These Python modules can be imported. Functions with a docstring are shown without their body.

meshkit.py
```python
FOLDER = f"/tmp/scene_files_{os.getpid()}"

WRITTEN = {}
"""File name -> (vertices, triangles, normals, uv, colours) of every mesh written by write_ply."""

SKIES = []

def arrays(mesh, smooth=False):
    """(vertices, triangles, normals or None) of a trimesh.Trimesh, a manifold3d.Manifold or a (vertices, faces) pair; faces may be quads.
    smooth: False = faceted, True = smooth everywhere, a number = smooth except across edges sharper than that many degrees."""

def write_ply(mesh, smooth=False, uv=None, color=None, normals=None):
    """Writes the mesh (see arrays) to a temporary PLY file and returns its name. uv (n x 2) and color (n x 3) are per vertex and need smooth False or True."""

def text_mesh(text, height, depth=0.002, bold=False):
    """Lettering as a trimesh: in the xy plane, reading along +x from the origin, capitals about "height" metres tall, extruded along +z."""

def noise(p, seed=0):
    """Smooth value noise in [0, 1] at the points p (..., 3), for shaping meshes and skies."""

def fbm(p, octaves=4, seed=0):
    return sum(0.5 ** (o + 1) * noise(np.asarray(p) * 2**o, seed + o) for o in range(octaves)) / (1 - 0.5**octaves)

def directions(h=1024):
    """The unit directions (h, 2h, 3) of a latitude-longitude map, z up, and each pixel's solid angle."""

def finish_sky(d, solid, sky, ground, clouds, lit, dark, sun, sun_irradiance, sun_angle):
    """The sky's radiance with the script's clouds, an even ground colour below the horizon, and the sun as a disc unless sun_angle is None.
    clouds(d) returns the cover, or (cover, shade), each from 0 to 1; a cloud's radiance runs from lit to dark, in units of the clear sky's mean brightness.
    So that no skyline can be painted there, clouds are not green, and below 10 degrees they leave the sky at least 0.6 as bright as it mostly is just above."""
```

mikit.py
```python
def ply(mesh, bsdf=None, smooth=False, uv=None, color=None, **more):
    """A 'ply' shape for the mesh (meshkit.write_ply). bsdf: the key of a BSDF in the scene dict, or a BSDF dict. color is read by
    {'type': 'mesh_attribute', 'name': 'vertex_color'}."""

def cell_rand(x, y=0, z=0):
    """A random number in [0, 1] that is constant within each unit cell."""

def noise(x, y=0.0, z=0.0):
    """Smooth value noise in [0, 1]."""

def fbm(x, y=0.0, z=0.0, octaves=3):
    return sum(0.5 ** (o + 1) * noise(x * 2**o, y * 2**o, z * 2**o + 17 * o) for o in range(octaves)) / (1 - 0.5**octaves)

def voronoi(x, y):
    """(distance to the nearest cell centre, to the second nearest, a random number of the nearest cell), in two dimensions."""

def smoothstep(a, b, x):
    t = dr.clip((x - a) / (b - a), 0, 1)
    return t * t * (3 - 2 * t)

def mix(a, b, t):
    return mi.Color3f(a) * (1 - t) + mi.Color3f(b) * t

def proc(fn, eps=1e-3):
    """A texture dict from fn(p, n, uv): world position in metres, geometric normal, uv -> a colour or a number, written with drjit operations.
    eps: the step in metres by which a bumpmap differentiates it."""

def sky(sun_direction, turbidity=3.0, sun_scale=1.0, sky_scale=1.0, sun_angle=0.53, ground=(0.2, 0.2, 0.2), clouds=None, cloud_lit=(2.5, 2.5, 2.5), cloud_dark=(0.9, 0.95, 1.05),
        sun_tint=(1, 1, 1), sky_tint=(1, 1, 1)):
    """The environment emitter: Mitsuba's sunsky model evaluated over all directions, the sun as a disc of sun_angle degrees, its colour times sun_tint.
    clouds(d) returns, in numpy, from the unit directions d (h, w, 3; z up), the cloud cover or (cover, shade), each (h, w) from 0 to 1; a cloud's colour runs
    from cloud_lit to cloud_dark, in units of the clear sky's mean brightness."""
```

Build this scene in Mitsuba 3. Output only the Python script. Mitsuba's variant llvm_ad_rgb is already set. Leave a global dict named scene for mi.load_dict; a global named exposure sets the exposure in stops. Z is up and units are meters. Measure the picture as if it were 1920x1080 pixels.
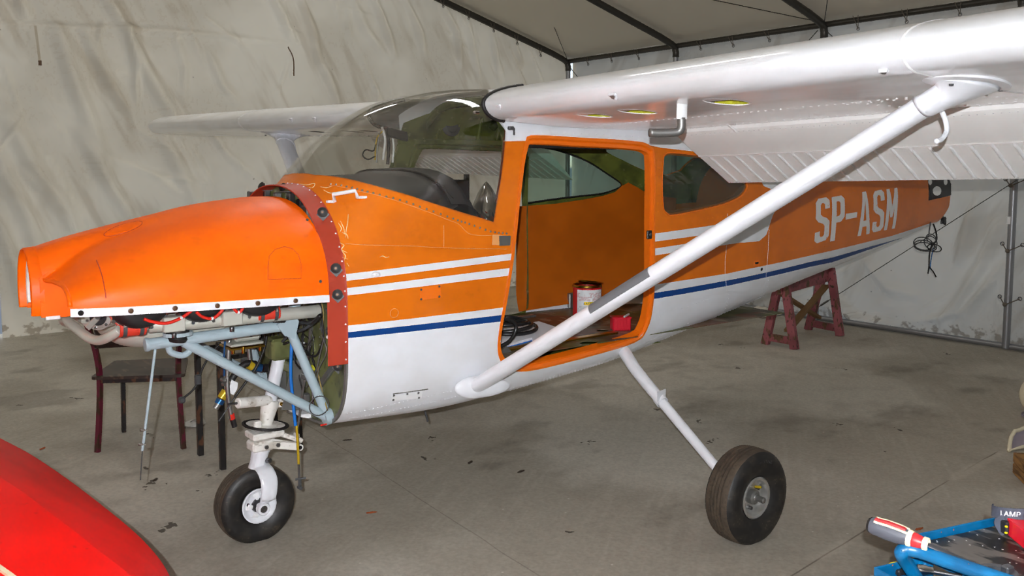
import math
import numpy as np, trimesh, mitsuba as mi, mikit, meshkit, drjit as dr
from mikit import noise, fbm, voronoi, smoothstep, mix, cell_rand
from shapely.geometry import Polygon, Point, LineString, box as sbox
from shapely import contains_xy
from scipy.spatial import Delaunay, cKDTree
import manifold3d as m3

PI = math.pi
T = mi.ScalarTransform4f
scene, labels = {}, {}
rng = np.random.default_rng(7)

# ---------------------------------------------------------------- camera, lights, exposure
# world: x runs from the nose of the aeroplane to its tail, y away from the camera, z up; metres
EYE = np.array([-1.7289, -3.8854, 1.7173])
YAW, PITCH, FOCAL, SHIFT = 0.6513, 0.0900, 1669.94, -75.604
FWD = np.array([math.sin(YAW) * math.cos(PITCH), math.cos(YAW) * math.cos(PITCH), -math.sin(PITCH)])
RIGHT = np.array([math.cos(YAW), -math.sin(YAW), 0.0])
UP = np.cross(RIGHT, FWD)
scene['camera'] = {'type': 'perspective', 'fov': math.degrees(2 * math.atan(960 / FOCAL)), 'fov_axis': 'x',
                   'principal_point_offset_y': -SHIFT / 1080.0, 'near_clip': 0.05, 'far_clip': 100.0,
                   'to_world': T().look_at(origin=EYE.tolist(), target=(EYE + FWD).tolist(), up=[0, 0, 1])}
exposure = 0.0
# the flash that sits on the camera's hot shoe
FLASH_AT = EYE + UP * 0.085 - FWD * 0.14 - RIGHT * 0.04
FLASH_POWER = 285000.0
# fluorescent tubes that hang under the ridge (their reflections run along the wing and the windshield)
TUBE_POWER = (40.0, 39.2, 38.0)
SKY = 6.6
TUBE_X, TUBE_Z = 1.55, 4.25
TUBE_Y = [3.7, 0.3]
# overcast daylight that shines through the thin white tarpaulin walls
scene['sky'] = mikit.sky([-0.45, 0.75, 0.48], turbidity=6.0, sun_scale=0.0, sky_scale=SKY, ground=(0.3, 0.3, 0.3), sky_tint=(1.2, 1.2, 1.22))


# ---------------------------------------------------------------- helpers
def lin(r, g, b):
    return [((v / 255 + 0.055) / 1.055) ** 2.4 if v > 10 else v / 255 / 12.92 for v in (r, g, b)]


def numbered(key):
    if not any(k == key or k.startswith(key + '__') for k in list(scene) + list(labels)):
        return key
    n = 1
    while any(k == f'{key}_{n:03d}' or k.startswith(f'{key}_{n:03d}__') for k in list(scene) + list(labels)):
        n += 1
    return f'{key}_{n:03d}'


def part(key, mesh, bsdf, smooth=35, label=None, kind=None, **more):
    """One entry of the scene under its own key; the key is numbered when it is taken."""
    key = numbered(key)
    if isinstance(mesh, (list, tuple)) and not isinstance(mesh[0], np.ndarray):
        mesh = join(*mesh)
    scene[key] = mikit.ply(mesh, bsdf, smooth, **more)
    if label or kind:
        labels[key] = {k: v for k, v in (('label', label), ('kind', kind)) if v}
    return key


def thing(key, label, category, group=None):
    key = numbered(key)
    labels[key] = {'label': label, 'category': category}
    if group:
        labels[key]['group'] = group
    return key


def M(v, f):
    v, f = np.asarray(v, float), np.asarray(f, int)
    if f.shape[1] == 4:
        f = np.vstack([f[:, [0, 1, 2]], f[:, [0, 2, 3]]])
    return trimesh.Trimesh(v, f, process=False)


def tm(x):
    if hasattr(x, 'to_mesh'):
        q = x.to_mesh()
        return trimesh.Trimesh(np.array(q.vert_properties[:, :3]), np.array(q.tri_verts), process=False)
    return x


def join(*ms):
    flat = []
    for m in ms:
        flat += m if isinstance(m, (list, tuple)) else [m]
    return trimesh.util.concatenate([tm(m) for m in flat])


def move(m, d):
    m = tm(m).copy()
    m.apply_translation(d)
    return m


def rot(m, deg, axis, about=(0, 0, 0)):
    m = tm(m).copy()
    m.apply_transform(trimesh.transformations.rotation_matrix(math.radians(deg), axis, about))
    return m


def mirror(m):
    m = tm(m)
    return trimesh.Trimesh(m.vertices * [1, -1, 1], m.faces[:, ::-1], process=False)


def frame_of(d, up=(0, 0, 1)):
    d = np.asarray(d, float) / np.linalg.norm(d)
    u = np.asarray(up, float)
    if abs(d @ u) > 0.97:
        u = np.array([1.0, 0, 0])
    a = np.cross(u, d)
    a /= np.linalg.norm(a)
    return a, np.cross(d, a), d


def spline(pts, n=8):
    """Catmull-Rom curve through the points."""
    p = np.asarray(pts, float)
    if len(p) < 3:
        return p
    q = np.vstack([2 * p[0] - p[1], p, 2 * p[-1] - p[-2]])
    t = np.linspace(0, 1, n, endpoint=False)[:, None]
    out = [0.5 * (2 * q[i] + (q[i + 1] - q[i - 1]) * t + (2 * q[i - 1] - 5 * q[i] + 4 * q[i + 1] - q[i + 2]) * t ** 2
                  + (3 * q[i] - 3 * q[i + 1] + q[i + 2] - q[i - 1]) * t ** 3) for i in range(1, len(q) - 2)]
    return np.vstack(out + [p[-1:]])


def tube(pts, r, n=12, cap=True):
    """A round tube along the points; r is one radius or one for each point."""
    p = np.asarray(pts, float)
    r = np.broadcast_to(np.asarray(r, float), len(p))
    tan = np.gradient(p, axis=0)
    tan /= np.linalg.norm(tan, axis=1, keepdims=True) + 1e-12
    a, b, _ = frame_of(tan[0])
    th = np.arange(n) * 2 * PI / n
    rings = []
    for i in range(len(p)):
        a = a - tan[i] * (a @ tan[i])
        a /= np.linalg.norm(a)
        b = np.cross(tan[i], a)
        rings.append(p[i] + r[i] * (np.cos(th)[:, None] * a + np.sin(th)[:, None] * b))
    v = np.vstack(rings)
    i, j = np.meshgrid(np.arange(len(p) - 1), np.arange(n), indexing='ij')
    k = (j + 1) % n
    f = np.stack([i * n + j, i * n + k, (i + 1) * n + k, (i + 1) * n + j], -1).reshape(-1, 4)
    f = np.vstack([f[:, [0, 1, 2]], f[:, [0, 2, 3]]])
    if cap:
        v = np.vstack([v, p[:1], p[-1:]])
        j = np.arange(n)
        e = len(v)
        f = np.vstack([f, np.stack([(j + 1) % n, j, j * 0 + e - 2], 1), np.stack([j + (len(p) - 1) * n, (j + 1) % n + (len(p) - 1) * n, j * 0 + e - 1], 1)])
    return M(v, f)


def rod(a, b, r, n=12):
    return tube([a, b], r, n)


def sweep(pts, prof, up=(0, 0, 1), cap=True, scale=None):
    """A closed 2D profile (n x 2: across, along up) swept along the points."""
    p, prof = np.asarray(pts, float), np.asarray(prof, float)
    tan = np.gradient(p, axis=0)
    n = len(prof)
    rings = []
    for i in range(len(p)):
        a, b, _ = frame_of(tan[i], up)
        s = 1.0 if scale is None else scale[i]
        rings.append(p[i] + s * prof[:, :1] * a + s * prof[:, 1:] * b)
    return loft(rings, cap)


def loft(rings, cap=True, closed=True):
    rings = [np.asarray(r, float) for r in rings]
    n, m = len(rings[0]), len(rings)
    v = np.vstack(rings)
    last = n if closed else n - 1
    i, j = np.meshgrid(np.arange(m - 1), np.arange(last), indexing='ij')
    k = (j + 1) % n
    f = np.stack([i * n + j, i * n + k, (i + 1) * n + k, (i + 1) * n + j], -1).reshape(-1, 4)
    f = np.vstack([f[:, [0, 1, 2]], f[:, [0, 2, 3]]])
    if cap and closed:
        e = len(v)
        v = np.vstack([v, rings[0].mean(0), rings[-1].mean(0)])
        j = np.arange(n)
        f = np.vstack([f, np.stack([(j + 1) % n, j, j * 0 + e], 1), np.stack([j + (m - 1) * n, (j + 1) % n + (m - 1) * n, j * 0 + e + 1], 1)])
    return M(v, f)


def lathe(prof, at, axis, n=40):
    """A profile of (radius, distance along the axis) turned about the axis through at."""
    a, b, d = frame_of(axis)
    th = np.arange(n) * 2 * PI / n
    return loft([np.asarray(at) + d * h + r * (np.cos(th)[:, None] * a + np.sin(th)[:, None] * b) for r, h in prof], cap=False)


def rbox(c, s, bev=0.004, basis=None):
    """A box with bevelled edges, centre c, full sizes s."""
    h = np.asarray(s, float) / 2
    b = min(bev, h.min() * 0.49)
    pts = []
    for sx in (-1, 1):
        for sy in (-1, 1):
            for sz in (-1, 1):
                for k in range(3):
                    q = h - b
                    q = q.copy()
                    q[k] = h[k]
                    pts.append(q * [sx, sy, sz])
    hull = trimesh.convex.convex_hull(np.array(pts))
    v = np.array(hull.vertices)
    if basis is not None:
        v = v @ np.asarray(basis, float)
    return trimesh.Trimesh(v + np.asarray(c), hull.faces, process=False)


def bar(a, b, w, h, up=(0, 0, 1), bev=0.003):
    """A bevelled rectangular bar from a to b, w across and h along up."""
    a, b = np.asarray(a, float), np.asarray(b, float)
    x, y, d = frame_of(b - a, up)
    return rbox((a + b) / 2, (w, h, np.linalg.norm(b - a)), bev, [x, y, d])


def prism(poly, depth, origin, u, v):
    """A shapely polygon (or points) in the plane origin + s u + t v, extruded by depth along u x v, centred on the plane."""
    poly = poly if hasattr(poly, 'exterior') else Polygon(poly)
    m = trimesh.creation.extrude_polygon(poly, depth, engine='earcut')
    u, v = np.asarray(u, float), np.asarray(v, float)
    q = m.vertices - [0, 0, depth / 2]
    return trimesh.Trimesh(np.asarray(origin) + q[:, :1] * u + q[:, 1:2] * v + q[:, 2:] * np.cross(u, v), m.faces, process=False)


def dense(line, step):
    line = np.asarray(line, float)
    out = []
    for a, b in zip(line[:-1], line[1:]):
        k = max(1, int(math.ceil(np.linalg.norm(b - a) / step)))
        out.append(a + (b - a) * np.linspace(0, 1, k, endpoint=False)[:, None])
    return np.vstack(out + [line[-1:]])


def flatpatch(poly, h=0.03, hb=0.012):
    """(points, triangles) of a polygon with holes, with small triangles inside."""
    pts = []
    for ring in [poly.exterior, *poly.interiors]:
        pts.append(dense(np.array(ring.coords), hb)[:-1])
    x0, y0, x1, y1 = poly.bounds
    gx, gy = np.meshgrid(np.arange(x0 + h / 2, x1, h), np.arange(y0 + h / 2, y1, h))
    gx = gx + (np.arange(gx.shape[0]) % 2)[:, None] * h / 2
    inner = poly.buffer(-min(h, hb * 1.5) * 0.6)
    ok = contains_xy(inner, gx.ravel(), gy.ravel())
    p = np.vstack(pts + [np.stack([gx.ravel()[ok], gy.ravel()[ok]], 1)])
    t = Delaunay(p).simplices
    c = p[t].mean(1)
    t = t[contains_xy(poly, c[:, 0], c[:, 1])]
    a = p[t]
    e1, e2 = a[:, 1] - a[:, 0], a[:, 2] - a[:, 0]
    area = e1[:, 0] * e2[:, 1] - e1[:, 1] * e2[:, 0]
    t = np.where((area < 0)[:, None], t[:, ::-1], t)
    return p, t[np.abs(area) > 1e-9]


def ray(px, py):
    return RIGHT * (px - 960) / FOCAL - UP * (py - 540 - SHIFT) / FOCAL + FWD


def at(px, py, **plane):
    """The point of the plane x = , y = or z = that the photograph shows at this pixel of its 1920 x 1080 frame."""
    (a, v), = plane.items()
    i = 'xyz'.index(a)
    d = ray(px, py)
    return EYE + d * ((v - EYE[i]) / d[i])


def project(p):
    d = np.asarray(p, float) - EYE
    z = d @ FWD
    return np.stack([960 + FOCAL * (d @ RIGHT) / z, 540 + SHIFT - FOCAL * (d @ UP) / z], -1)


def dome(c, n, r, h):
    """A low rivet head."""
    a, b, d = frame_of(n)
    th = np.arange(6) * PI / 3
    v = np.vstack([c + r * (np.cos(th)[:, None] * a + np.sin(th)[:, None] * b), c + 0.6 * r * (np.cos(th)[:, None] * a + np.sin(th)[:, None] * b) + h * d, [c + h * 1.15 * d]])
    j = np.arange(6)
    k = (j + 1) % 6
    f = np.vstack([np.stack([j, k, k + 6], 1), np.stack([j, k + 6, j + 6], 1), np.stack([j + 6, k + 6, j * 0 + 12], 1)])
    return v, f


def domes(cs, ns, r=0.0032, h=0.0016):
    vs, fs, o = [], [], 0
    for c, n in zip(cs, ns):
        v, f = dome(c, n, r, h)
        vs.append(v)
        fs.append(f + o)
        o += len(v)
    return M(np.vstack(vs), np.vstack(fs))


# ---------------------------------------------------------------- materials
def two(d):
    return {'type': 'twosided', 'bsdf': d}


def pbr(color, rough=0.5, metal=0.0, spec=0.5, coat=0.0, coat_gloss=0.9):
    c = color if isinstance(color, dict) else {'type': 'rgb', 'value': list(color)}
    d = {'type': 'principled', 'base_color': c, 'roughness': rough if isinstance(rough, dict) else float(rough), 'metallic': metal, 'specular': spec}
    if coat:
        d['clearcoat'] = coat
        d['clearcoat_gloss'] = coat_gloss
    return d


def mat(name, *a, bump=None, **k):
    d = pbr(*a, **k)
    if bump:
        d = {'type': 'bumpmap', 'arbitrary': mikit.proc(*bump[:-1]) if len(bump) > 2 else mikit.proc(bump[0]), 'scale': bump[-1], 'bsdf': d}
    scene[name] = two(d)
    return name


def pl(x, xs, ys):
    """Piecewise linear curve through (xs, ys), for drjit numbers."""
    out = mi.Float(ys[0])
    for a, b, p, q in zip(xs[:-1], xs[1:], ys[:-1], ys[1:]):
        t = dr.clip((x - a) / (b - a), 0, 1)
        out = out + (q - p) * t
    return out


def inside(x, y, poly):
    odd = mi.Bool(False)
    n = len(poly)
    for i in range(n):
        (ax, ay), (bx, by) = poly[i], poly[(i + 1) % n]
        if ay == by:
            continue
        cross = ((ay > y) != (by > y)) & (x < (bx - ax) * (y - ay) / (by - ay) + ax)
        odd = odd ^ cross
    return odd


mat('white_paint', lin(222, 225, 231), rough=0.26, spec=0.4, coat=0.3)
mat('white_satin', lin(228, 230, 232), rough=0.4)


def worn_white(p, n, uv):
    g = fbm(p.x * 60, p.y * 60, p.z * 60, 3)
    s = fbm(p.x * 18 + 4, p.y * 18, p.z * 18, 3)
    c = mix(lin(226, 224, 218), lin(150, 138, 118), smoothstep(0.5, 0.75, s) * 0.5)
    return mix(c, mi.Color3f(lin(110, 92, 70)), smoothstep(0.62, 0.78, g) * 0.5)


mat('worn_white', mikit.proc(worn_white), rough=0.45)
mat('new_orange', lin(255, 104, 0), rough=0.24, spec=0.5, coat=0.6)
mat('old_orange', lin(226, 108, 10), rough=0.3, coat=0.4)
mat('flange_red', lin(166, 54, 32), rough=0.5)
mat('mount_blue', lin(156, 174, 182), rough=0.35, coat=0.2)
mat('aluminium', lin(214, 214, 212), rough=0.26, metal=0.9)
mat('dull_aluminium', lin(150, 150, 148), rough=0.45, metal=0.9)
mat('cast_silver', lin(196, 198, 188), rough=0.42, metal=0.4)
mat('chrome', lin(220, 220, 220), rough=0.12, metal=1.0)
mat('steel', lin(120, 120, 122), rough=0.35, metal=1.0)
mat('black_plastic', lin(26, 26, 28), rough=0.4)
mat('black_rubber', lin(24, 23, 23), rough=0.55)
mat('dark_grey', lin(62, 64, 66), rough=0.5)
mat('red_rubber', lin(196, 52, 34), rough=0.5)
mat('red_wire', lin(210, 40, 28), rough=0.35)
mat('blue_hose', lin(24, 110, 196), rough=0.4)
mat('blue_fitting', lin(50, 100, 160), rough=0.25, metal=0.8)
mat('yellow_fitting', lin(200, 170, 40), rough=0.3, metal=0.4)
mat('black_hole', lin(8, 8, 8), rough=0.9)
mat('tan_wire', lin(142, 122, 66), rough=0.5)
mat('copper', lin(176, 110, 84), rough=0.35, metal=0.9)
mat('brass', lin(190, 150, 60), rough=0.25, metal=1.0)


def chromate(p, n, uv):
    g = fbm(p.x * 9, p.y * 9, p.z * 9, 4)
    s = fbm(p.x * 30 + 7, p.y * 30, p.z * 30, 3)
    c = mix(lin(92, 100, 42), lin(60, 68, 32), smoothstep(0.35, 0.7, g))
    return mix(c, mi.Color3f(lin(150, 146, 112)), smoothstep(0.66, 0.8, s) * 0.3)


mat('chromate_green', mikit.proc(chromate), rough=0.42)


def chromate_dirty(p, n, uv):
    g = fbm(p.x * 8, p.y * 8 + 3, p.z * 5, 4)
    s = fbm(p.x * 26 + 7, p.y * 26, p.z * 14, 4)
    c = mix(lin(106, 110, 68), lin(56, 60, 36), smoothstep(0.35, 0.68, g))
    return mix(c, mi.Color3f(lin(34, 34, 26)), smoothstep(0.58, 0.74, s) * 0.75)


mat('chromate_firewall', mikit.proc(chromate_dirty), rough=0.38)
mat('chromate_yellow', lin(168, 166, 40), rough=0.45)
scene['clear_screen'] = {'type': 'thindielectric', 'int_ior': 1.6, 'specular_transmittance': {'type': 'rgb', 'value': [0.80, 0.80, 0.77]}}
scene['green_window'] = {'type': 'thindielectric', 'int_ior': 1.49, 'specular_transmittance': {'type': 'rgb', 'value': [0.42, 0.58, 0.50]}}
# ---------------------------------------------------------------- the tent: floor, tarpaulin walls, roof, steel frame
BACK_Y, SIDE_X, EAVE, SLOPE, RIDGE_X = 6.25, 7.05, 3.27, 0.288, 1.55
LEFT_X, FRONT_Y = -3.95, -7.0


def concrete(p, n, uv):
    x, y = p.x, p.y
    big = fbm(x * 0.9 + 3, y * 0.9, 0.0, 4)
    mid = fbm(x * 4.5, y * 4.5 + 9, 1.0, 4)
    fine = fbm(x * 70, y * 70, 2.0, 3)
    u, v = x * 0.8 + y * 0.6, y * 0.8 - x * 0.6
    streak = fbm(u * 2.2, v * 26, 3.0, 4)
    c = mix(lin(176, 171, 160), lin(153, 147, 135), smoothstep(0.38, 0.66, big))
    c = mix(c, mi.Color3f(lin(192, 187, 176)), smoothstep(0.5, 0.8, streak) * 0.12)
    c = mix(c, mi.Color3f(lin(132, 125, 114)), smoothstep(0.5, 0.85, mid) * 0.3)
    c = c * (0.86 + 0.28 * fine)
    # oil stains and dark scuffs
    spot = fbm(x * 2.1 + 11, y * 3.1 + 5, 7.0, 5)
    c = mix(c, mi.Color3f(lin(78, 70, 60)), smoothstep(0.6, 0.8, spot) * 0.35)
    f1, f2, w = voronoi(x * 3.1 + noise(x * 9, y * 9) * 0.5, y * 3.1 + noise(x * 9 + 5, y * 9) * 0.5)
    c = mix(c, mi.Color3f(lin(46, 38, 30)), dr.select(w > 0.92, smoothstep(0.065, 0.035, f1 + 0.25 * (noise(x * 60, y * 60) - 0.5)), 0.0) * 0.8)
    g1, g2, w2 = voronoi(x * 9 + 40, y * 9)
    c = mix(c, mi.Color3f(lin(205, 200, 188)), dr.select(w2 > 0.975, smoothstep(0.06, 0.03, g1), 0.0) * 0.6)
    # the cast joint that runs past the main wheel
    j = dr.abs((y + 1.72) - 0.10 * (x - 1.4) + 0.012 * (noise(x * 7, 0.5) - 0.5))
    c = mix(c, mi.Color3f(lin(92, 82, 70)), smoothstep(0.007, 0.001, j) * smoothstep(0.35, 0.6, fbm(x * 3, y * 3, 6.0, 3)) * 0.7)
    j2 = dr.abs((x - 0.62) - 0.06 * y + 0.02 * (noise(y * 5, 2.5) - 0.5))
    tr = dr.abs((y + 1.72) - 0.10 * (x - 1.4) + 0.05 * (fbm(x * 5, y * 5, 9.0, 3) - 0.5))
    c = mix(c, mi.Color3f(lin(196, 188, 174)), smoothstep(0.06, 0.02, tr) * smoothstep(0.45, 0.6, fbm(x * 4, y * 9, 8.0, 3)) * 0.2)
    return mix(c, mi.Color3f(lin(84, 74, 62)), smoothstep(0.006, 0.001, j2) * 0.35)


def concrete_relief(p, n, uv):
    u, v = p.x * 0.8 + p.y * 0.6, p.y * 0.8 - p.x * 0.6
    return fbm(p.x * 45, p.y * 45, 0.0, 3) + 0.35 * fbm(u * 7, v * 26, 3.0, 3) + 1.6 * fbm(p.x * 6, p.y * 6, 5.0, 3)


scene['concrete'] = {'type': 'bumpmap', 'arbitrary': mikit.proc(concrete_relief), 'scale': 0.0022, 'bsdf': pbr(mikit.proc(concrete), rough=0.62, spec=0.35)}
scene['floor'] = {'type': 'rectangle', 'to_world': T().translate([(LEFT_X + SIDE_X) / 2, (FRONT_Y + BACK_Y) / 2, 0]).scale([(SIDE_X - LEFT_X) / 2 + 0.3, (BACK_Y - FRONT_Y) / 2 + 0.3, 1]),
                  'bsdf': {'type': 'ref', 'id': 'concrete'}}
labels['floor'] = {'kind': 'structure', 'label': 'stained grey concrete hangar floor'}


def tarp(p, n, uv):
    a = p.x + p.y
    dirt = fbm(a * 0.9, p.z * 0.9 + 4, 1.0, 5)
    strk = fbm(a * 5 + p.z * 2.6, p.z * 1.1 - a * 0.3, 2.0, 4)
    fine = fbm(a * 40, p.z * 34, 3.0, 3)
    c = mix(lin(218, 214, 204), lin(203, 198, 187), smoothstep(0.36, 0.68, dirt))
    c = mix(c, mi.Color3f(lin(146, 128, 102)), smoothstep(0.54, 0.78, strk) * 0.3)
    c = mix(c, mi.Color3f(lin(160, 140, 112)), smoothstep(0.6, 0.72, fine) * smoothstep(0.5, 0.66, dirt) * 0.12)
    f1, f2, w = voronoi(a * 4 + 9, p.z * 4)
    c = mix(c, mi.Color3f(lin(70, 54, 36)), dr.select(w > 0.95, smoothstep(0.035, 0.015, f1), 0.0) * 0.6)
    # mud splashed along the foot of the sheet
    mud = fbm(a * 16, p.z * 20, 5.0, 4)
    return mix(c, mi.Color3f(lin(120, 104, 84)), smoothstep(0.46, 0.66, mud - 0.7 * smoothstep(0.05, 0.4, p.z)) * 0.6)


def tarp_relief(p, n, uv):
    a = p.x + p.y
    return fbm(a * 9 + p.z * 5, p.z * 7 - a * 3, 1.0, 3) + 0.5 * dr.abs(fbm(a * 5 + 3, p.z * 5, 4.0, 3) - 0.5)


scene['tarp'] = {'type': 'bumpmap', 'arbitrary': mikit.proc(tarp_relief), 'scale': 0.020, 'bsdf': {'type': 'principledthin', 'base_color': mikit.proc(tarp), 'roughness': 0.5, 'spec_trans': 0.0, 'diff_trans': 0.44, 'eta': 1.45}}
scene['roof_sheet'] = two(pbr(lin(206, 200, 186), rough=0.6, spec=0.3))


def folds(a, z, lines):
    """Height of soft folds along polylines (list of points (a, z), height, width)."""
    out = np.zeros_like(a)
    for pts, amp, wid in lines:
        pts = np.asarray(pts, float)
        best = np.full(a.shape, 1e9)
        tt = np.zeros_like(a)
        L = 0.0
        tot = np.linalg.norm(np.diff(pts, axis=0), axis=1).sum()
        for p, q in zip(pts[:-1], pts[1:]):
            d = q - p
            ln = np.linalg.norm(d)
            t = np.clip(((a - p[0]) * d[0] + (z - p[1]) * d[1]) / ln ** 2, 0, 1)
            dist = np.hypot(a - p[0] - t * d[0], z - p[1] - t * d[1])
            tt = np.where(dist < best, (L + t * ln) / tot, tt)
            best = np.minimum(best, dist)
            L += ln
        out += amp * np.exp(-(best / wid) ** 2) * np.sin(np.clip(0.08 + 0.92 * tt, 0, 1) * PI) ** 0.6
    return out


def sheet_grid(na, nz, f):
    s, t = np.meshgrid(np.linspace(0, 1, na), np.linspace(0, 1, nz), indexing='ij')
    v = f(s, t).reshape(-1, 3)
    i, j = np.meshgrid(np.arange(na - 1), np.arange(nz - 1), indexing='ij')
    q = np.stack([i * nz + j, (i + 1) * nz + j, (i + 1) * nz + j + 1, i * nz + j + 1], -1).reshape(-1, 4)
    return M(v, q)


def roof_z(x):
    return EAVE + SLOPE * np.where(x > RIDGE_X, SIDE_X - x, x - LEFT_X)


wall_px = [  # folds of the gable sheet, read from the photograph
    ([(112, 58), (140, 150), (180, 255), (215, 340)], .05, .085), ([(160, 62), (215, 165), (262, 235)], .04, .06), ([(240, 54), (268, 120), (310, 190), (352, 250)], .055, .075),
    ([(240, 54), (190, -20)], .04, .06), ([(240, 54), (255, 130), (258, 215)], .03, .03), ([(-5, 42), (120, 50), (240, 52), (420, 66), (560, 86)], .018, .025),
    ([(30, -20), (55, 35)], .03, .05), ([(505, -20), (530, 30), (556, 85)], .045, .05), ([(560, -20), (590, 60), (600, 120)], .03, .05), ([(590, 90), (620, 150), (640, 200)], .03, .05),
    ([(655, -20), (690, 60), (740, 120)], .03, .06), ([(700, -10), (728, 60), (745, 115)], .05, .05), ([(760, -5), (790, 60), (800, 110)], .045, .05), ([(832, 5), (860, 60), (870, 130)], .04, .04),
    ([(880, 36), (890, 90), (905, 150)], .035, .035), ([(926, 58), (935, 110), (950, 150)], .03, .035), ([(970, 84), (985, 130)], .03, .04), ([(300, 240), (330, 300), (380, 400)], .04, .08),
    ([(20, 220), (70, 320), (130, 400), (160, 480)], .05, .09), ([(150, 250), (210, 350), (260, 420)], .05, .07), ([(0, 300), (60, 420), (90, 520)], .045, .08), ([(380, 220), (430, 290), (500, 350)], .025, .05),
    ([(200, 290), (300, 330), (400, 345)], .015, .02), ([(395, 100), (420, 160), (450, 190)], .03, .05), ([(0, 420), (30, 500), (50, 590)], .04, .06), ([(330, 60), (350, 130), (345, 200)], .02, .04)]


def wall_lines(px, **plane):
    i = 1 if 'x' in plane else 0
    return [([(at(*q, **plane)[i], at(*q, **plane)[2]) for q in pts], amp, wid) for pts, amp, wid in px]


gable_folds = wall_lines(wall_px, y=BACK_Y)
for k in range(70):  # small random creases
    a0, z0 = rng.uniform(-0.4, 7.0), rng.uniform(0.2, 4.2)
    ang, ln = rng.normal(-1.05, 0.45), rng.uniform(0.2, 0.9)
    gable_folds.append(([(a0, z0), (a0 + ln * math.cos(ang), z0 + ln * math.sin(ang))], rng.uniform(.006, .018), rng.uniform(.012, .03)))


def gable(s, t, x0=-0.44, x1=SIDE_X, z0=0.0):
    x = x0 + (x1 - x0) * s
    z = z0 + (roof_z(x) + 0.14 - z0) * t
    q = np.stack([x * 0.5, z * 0.5, x * 0], -1)
    d = 2.1 * folds(x, z, gable_folds) + 0.06 * (meshkit.fbm(q * [1.6, 1.0, 1], 3, 4) - 0.5) + 0.02 * (meshkit.fbm(np.stack([x * 3 + z * 1.5, z * 0.9, x * 0], -1), 3, 9) - 0.5)
    return np.stack([x, BACK_Y + 0.04 - np.minimum(d, .19), z], -1)


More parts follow.
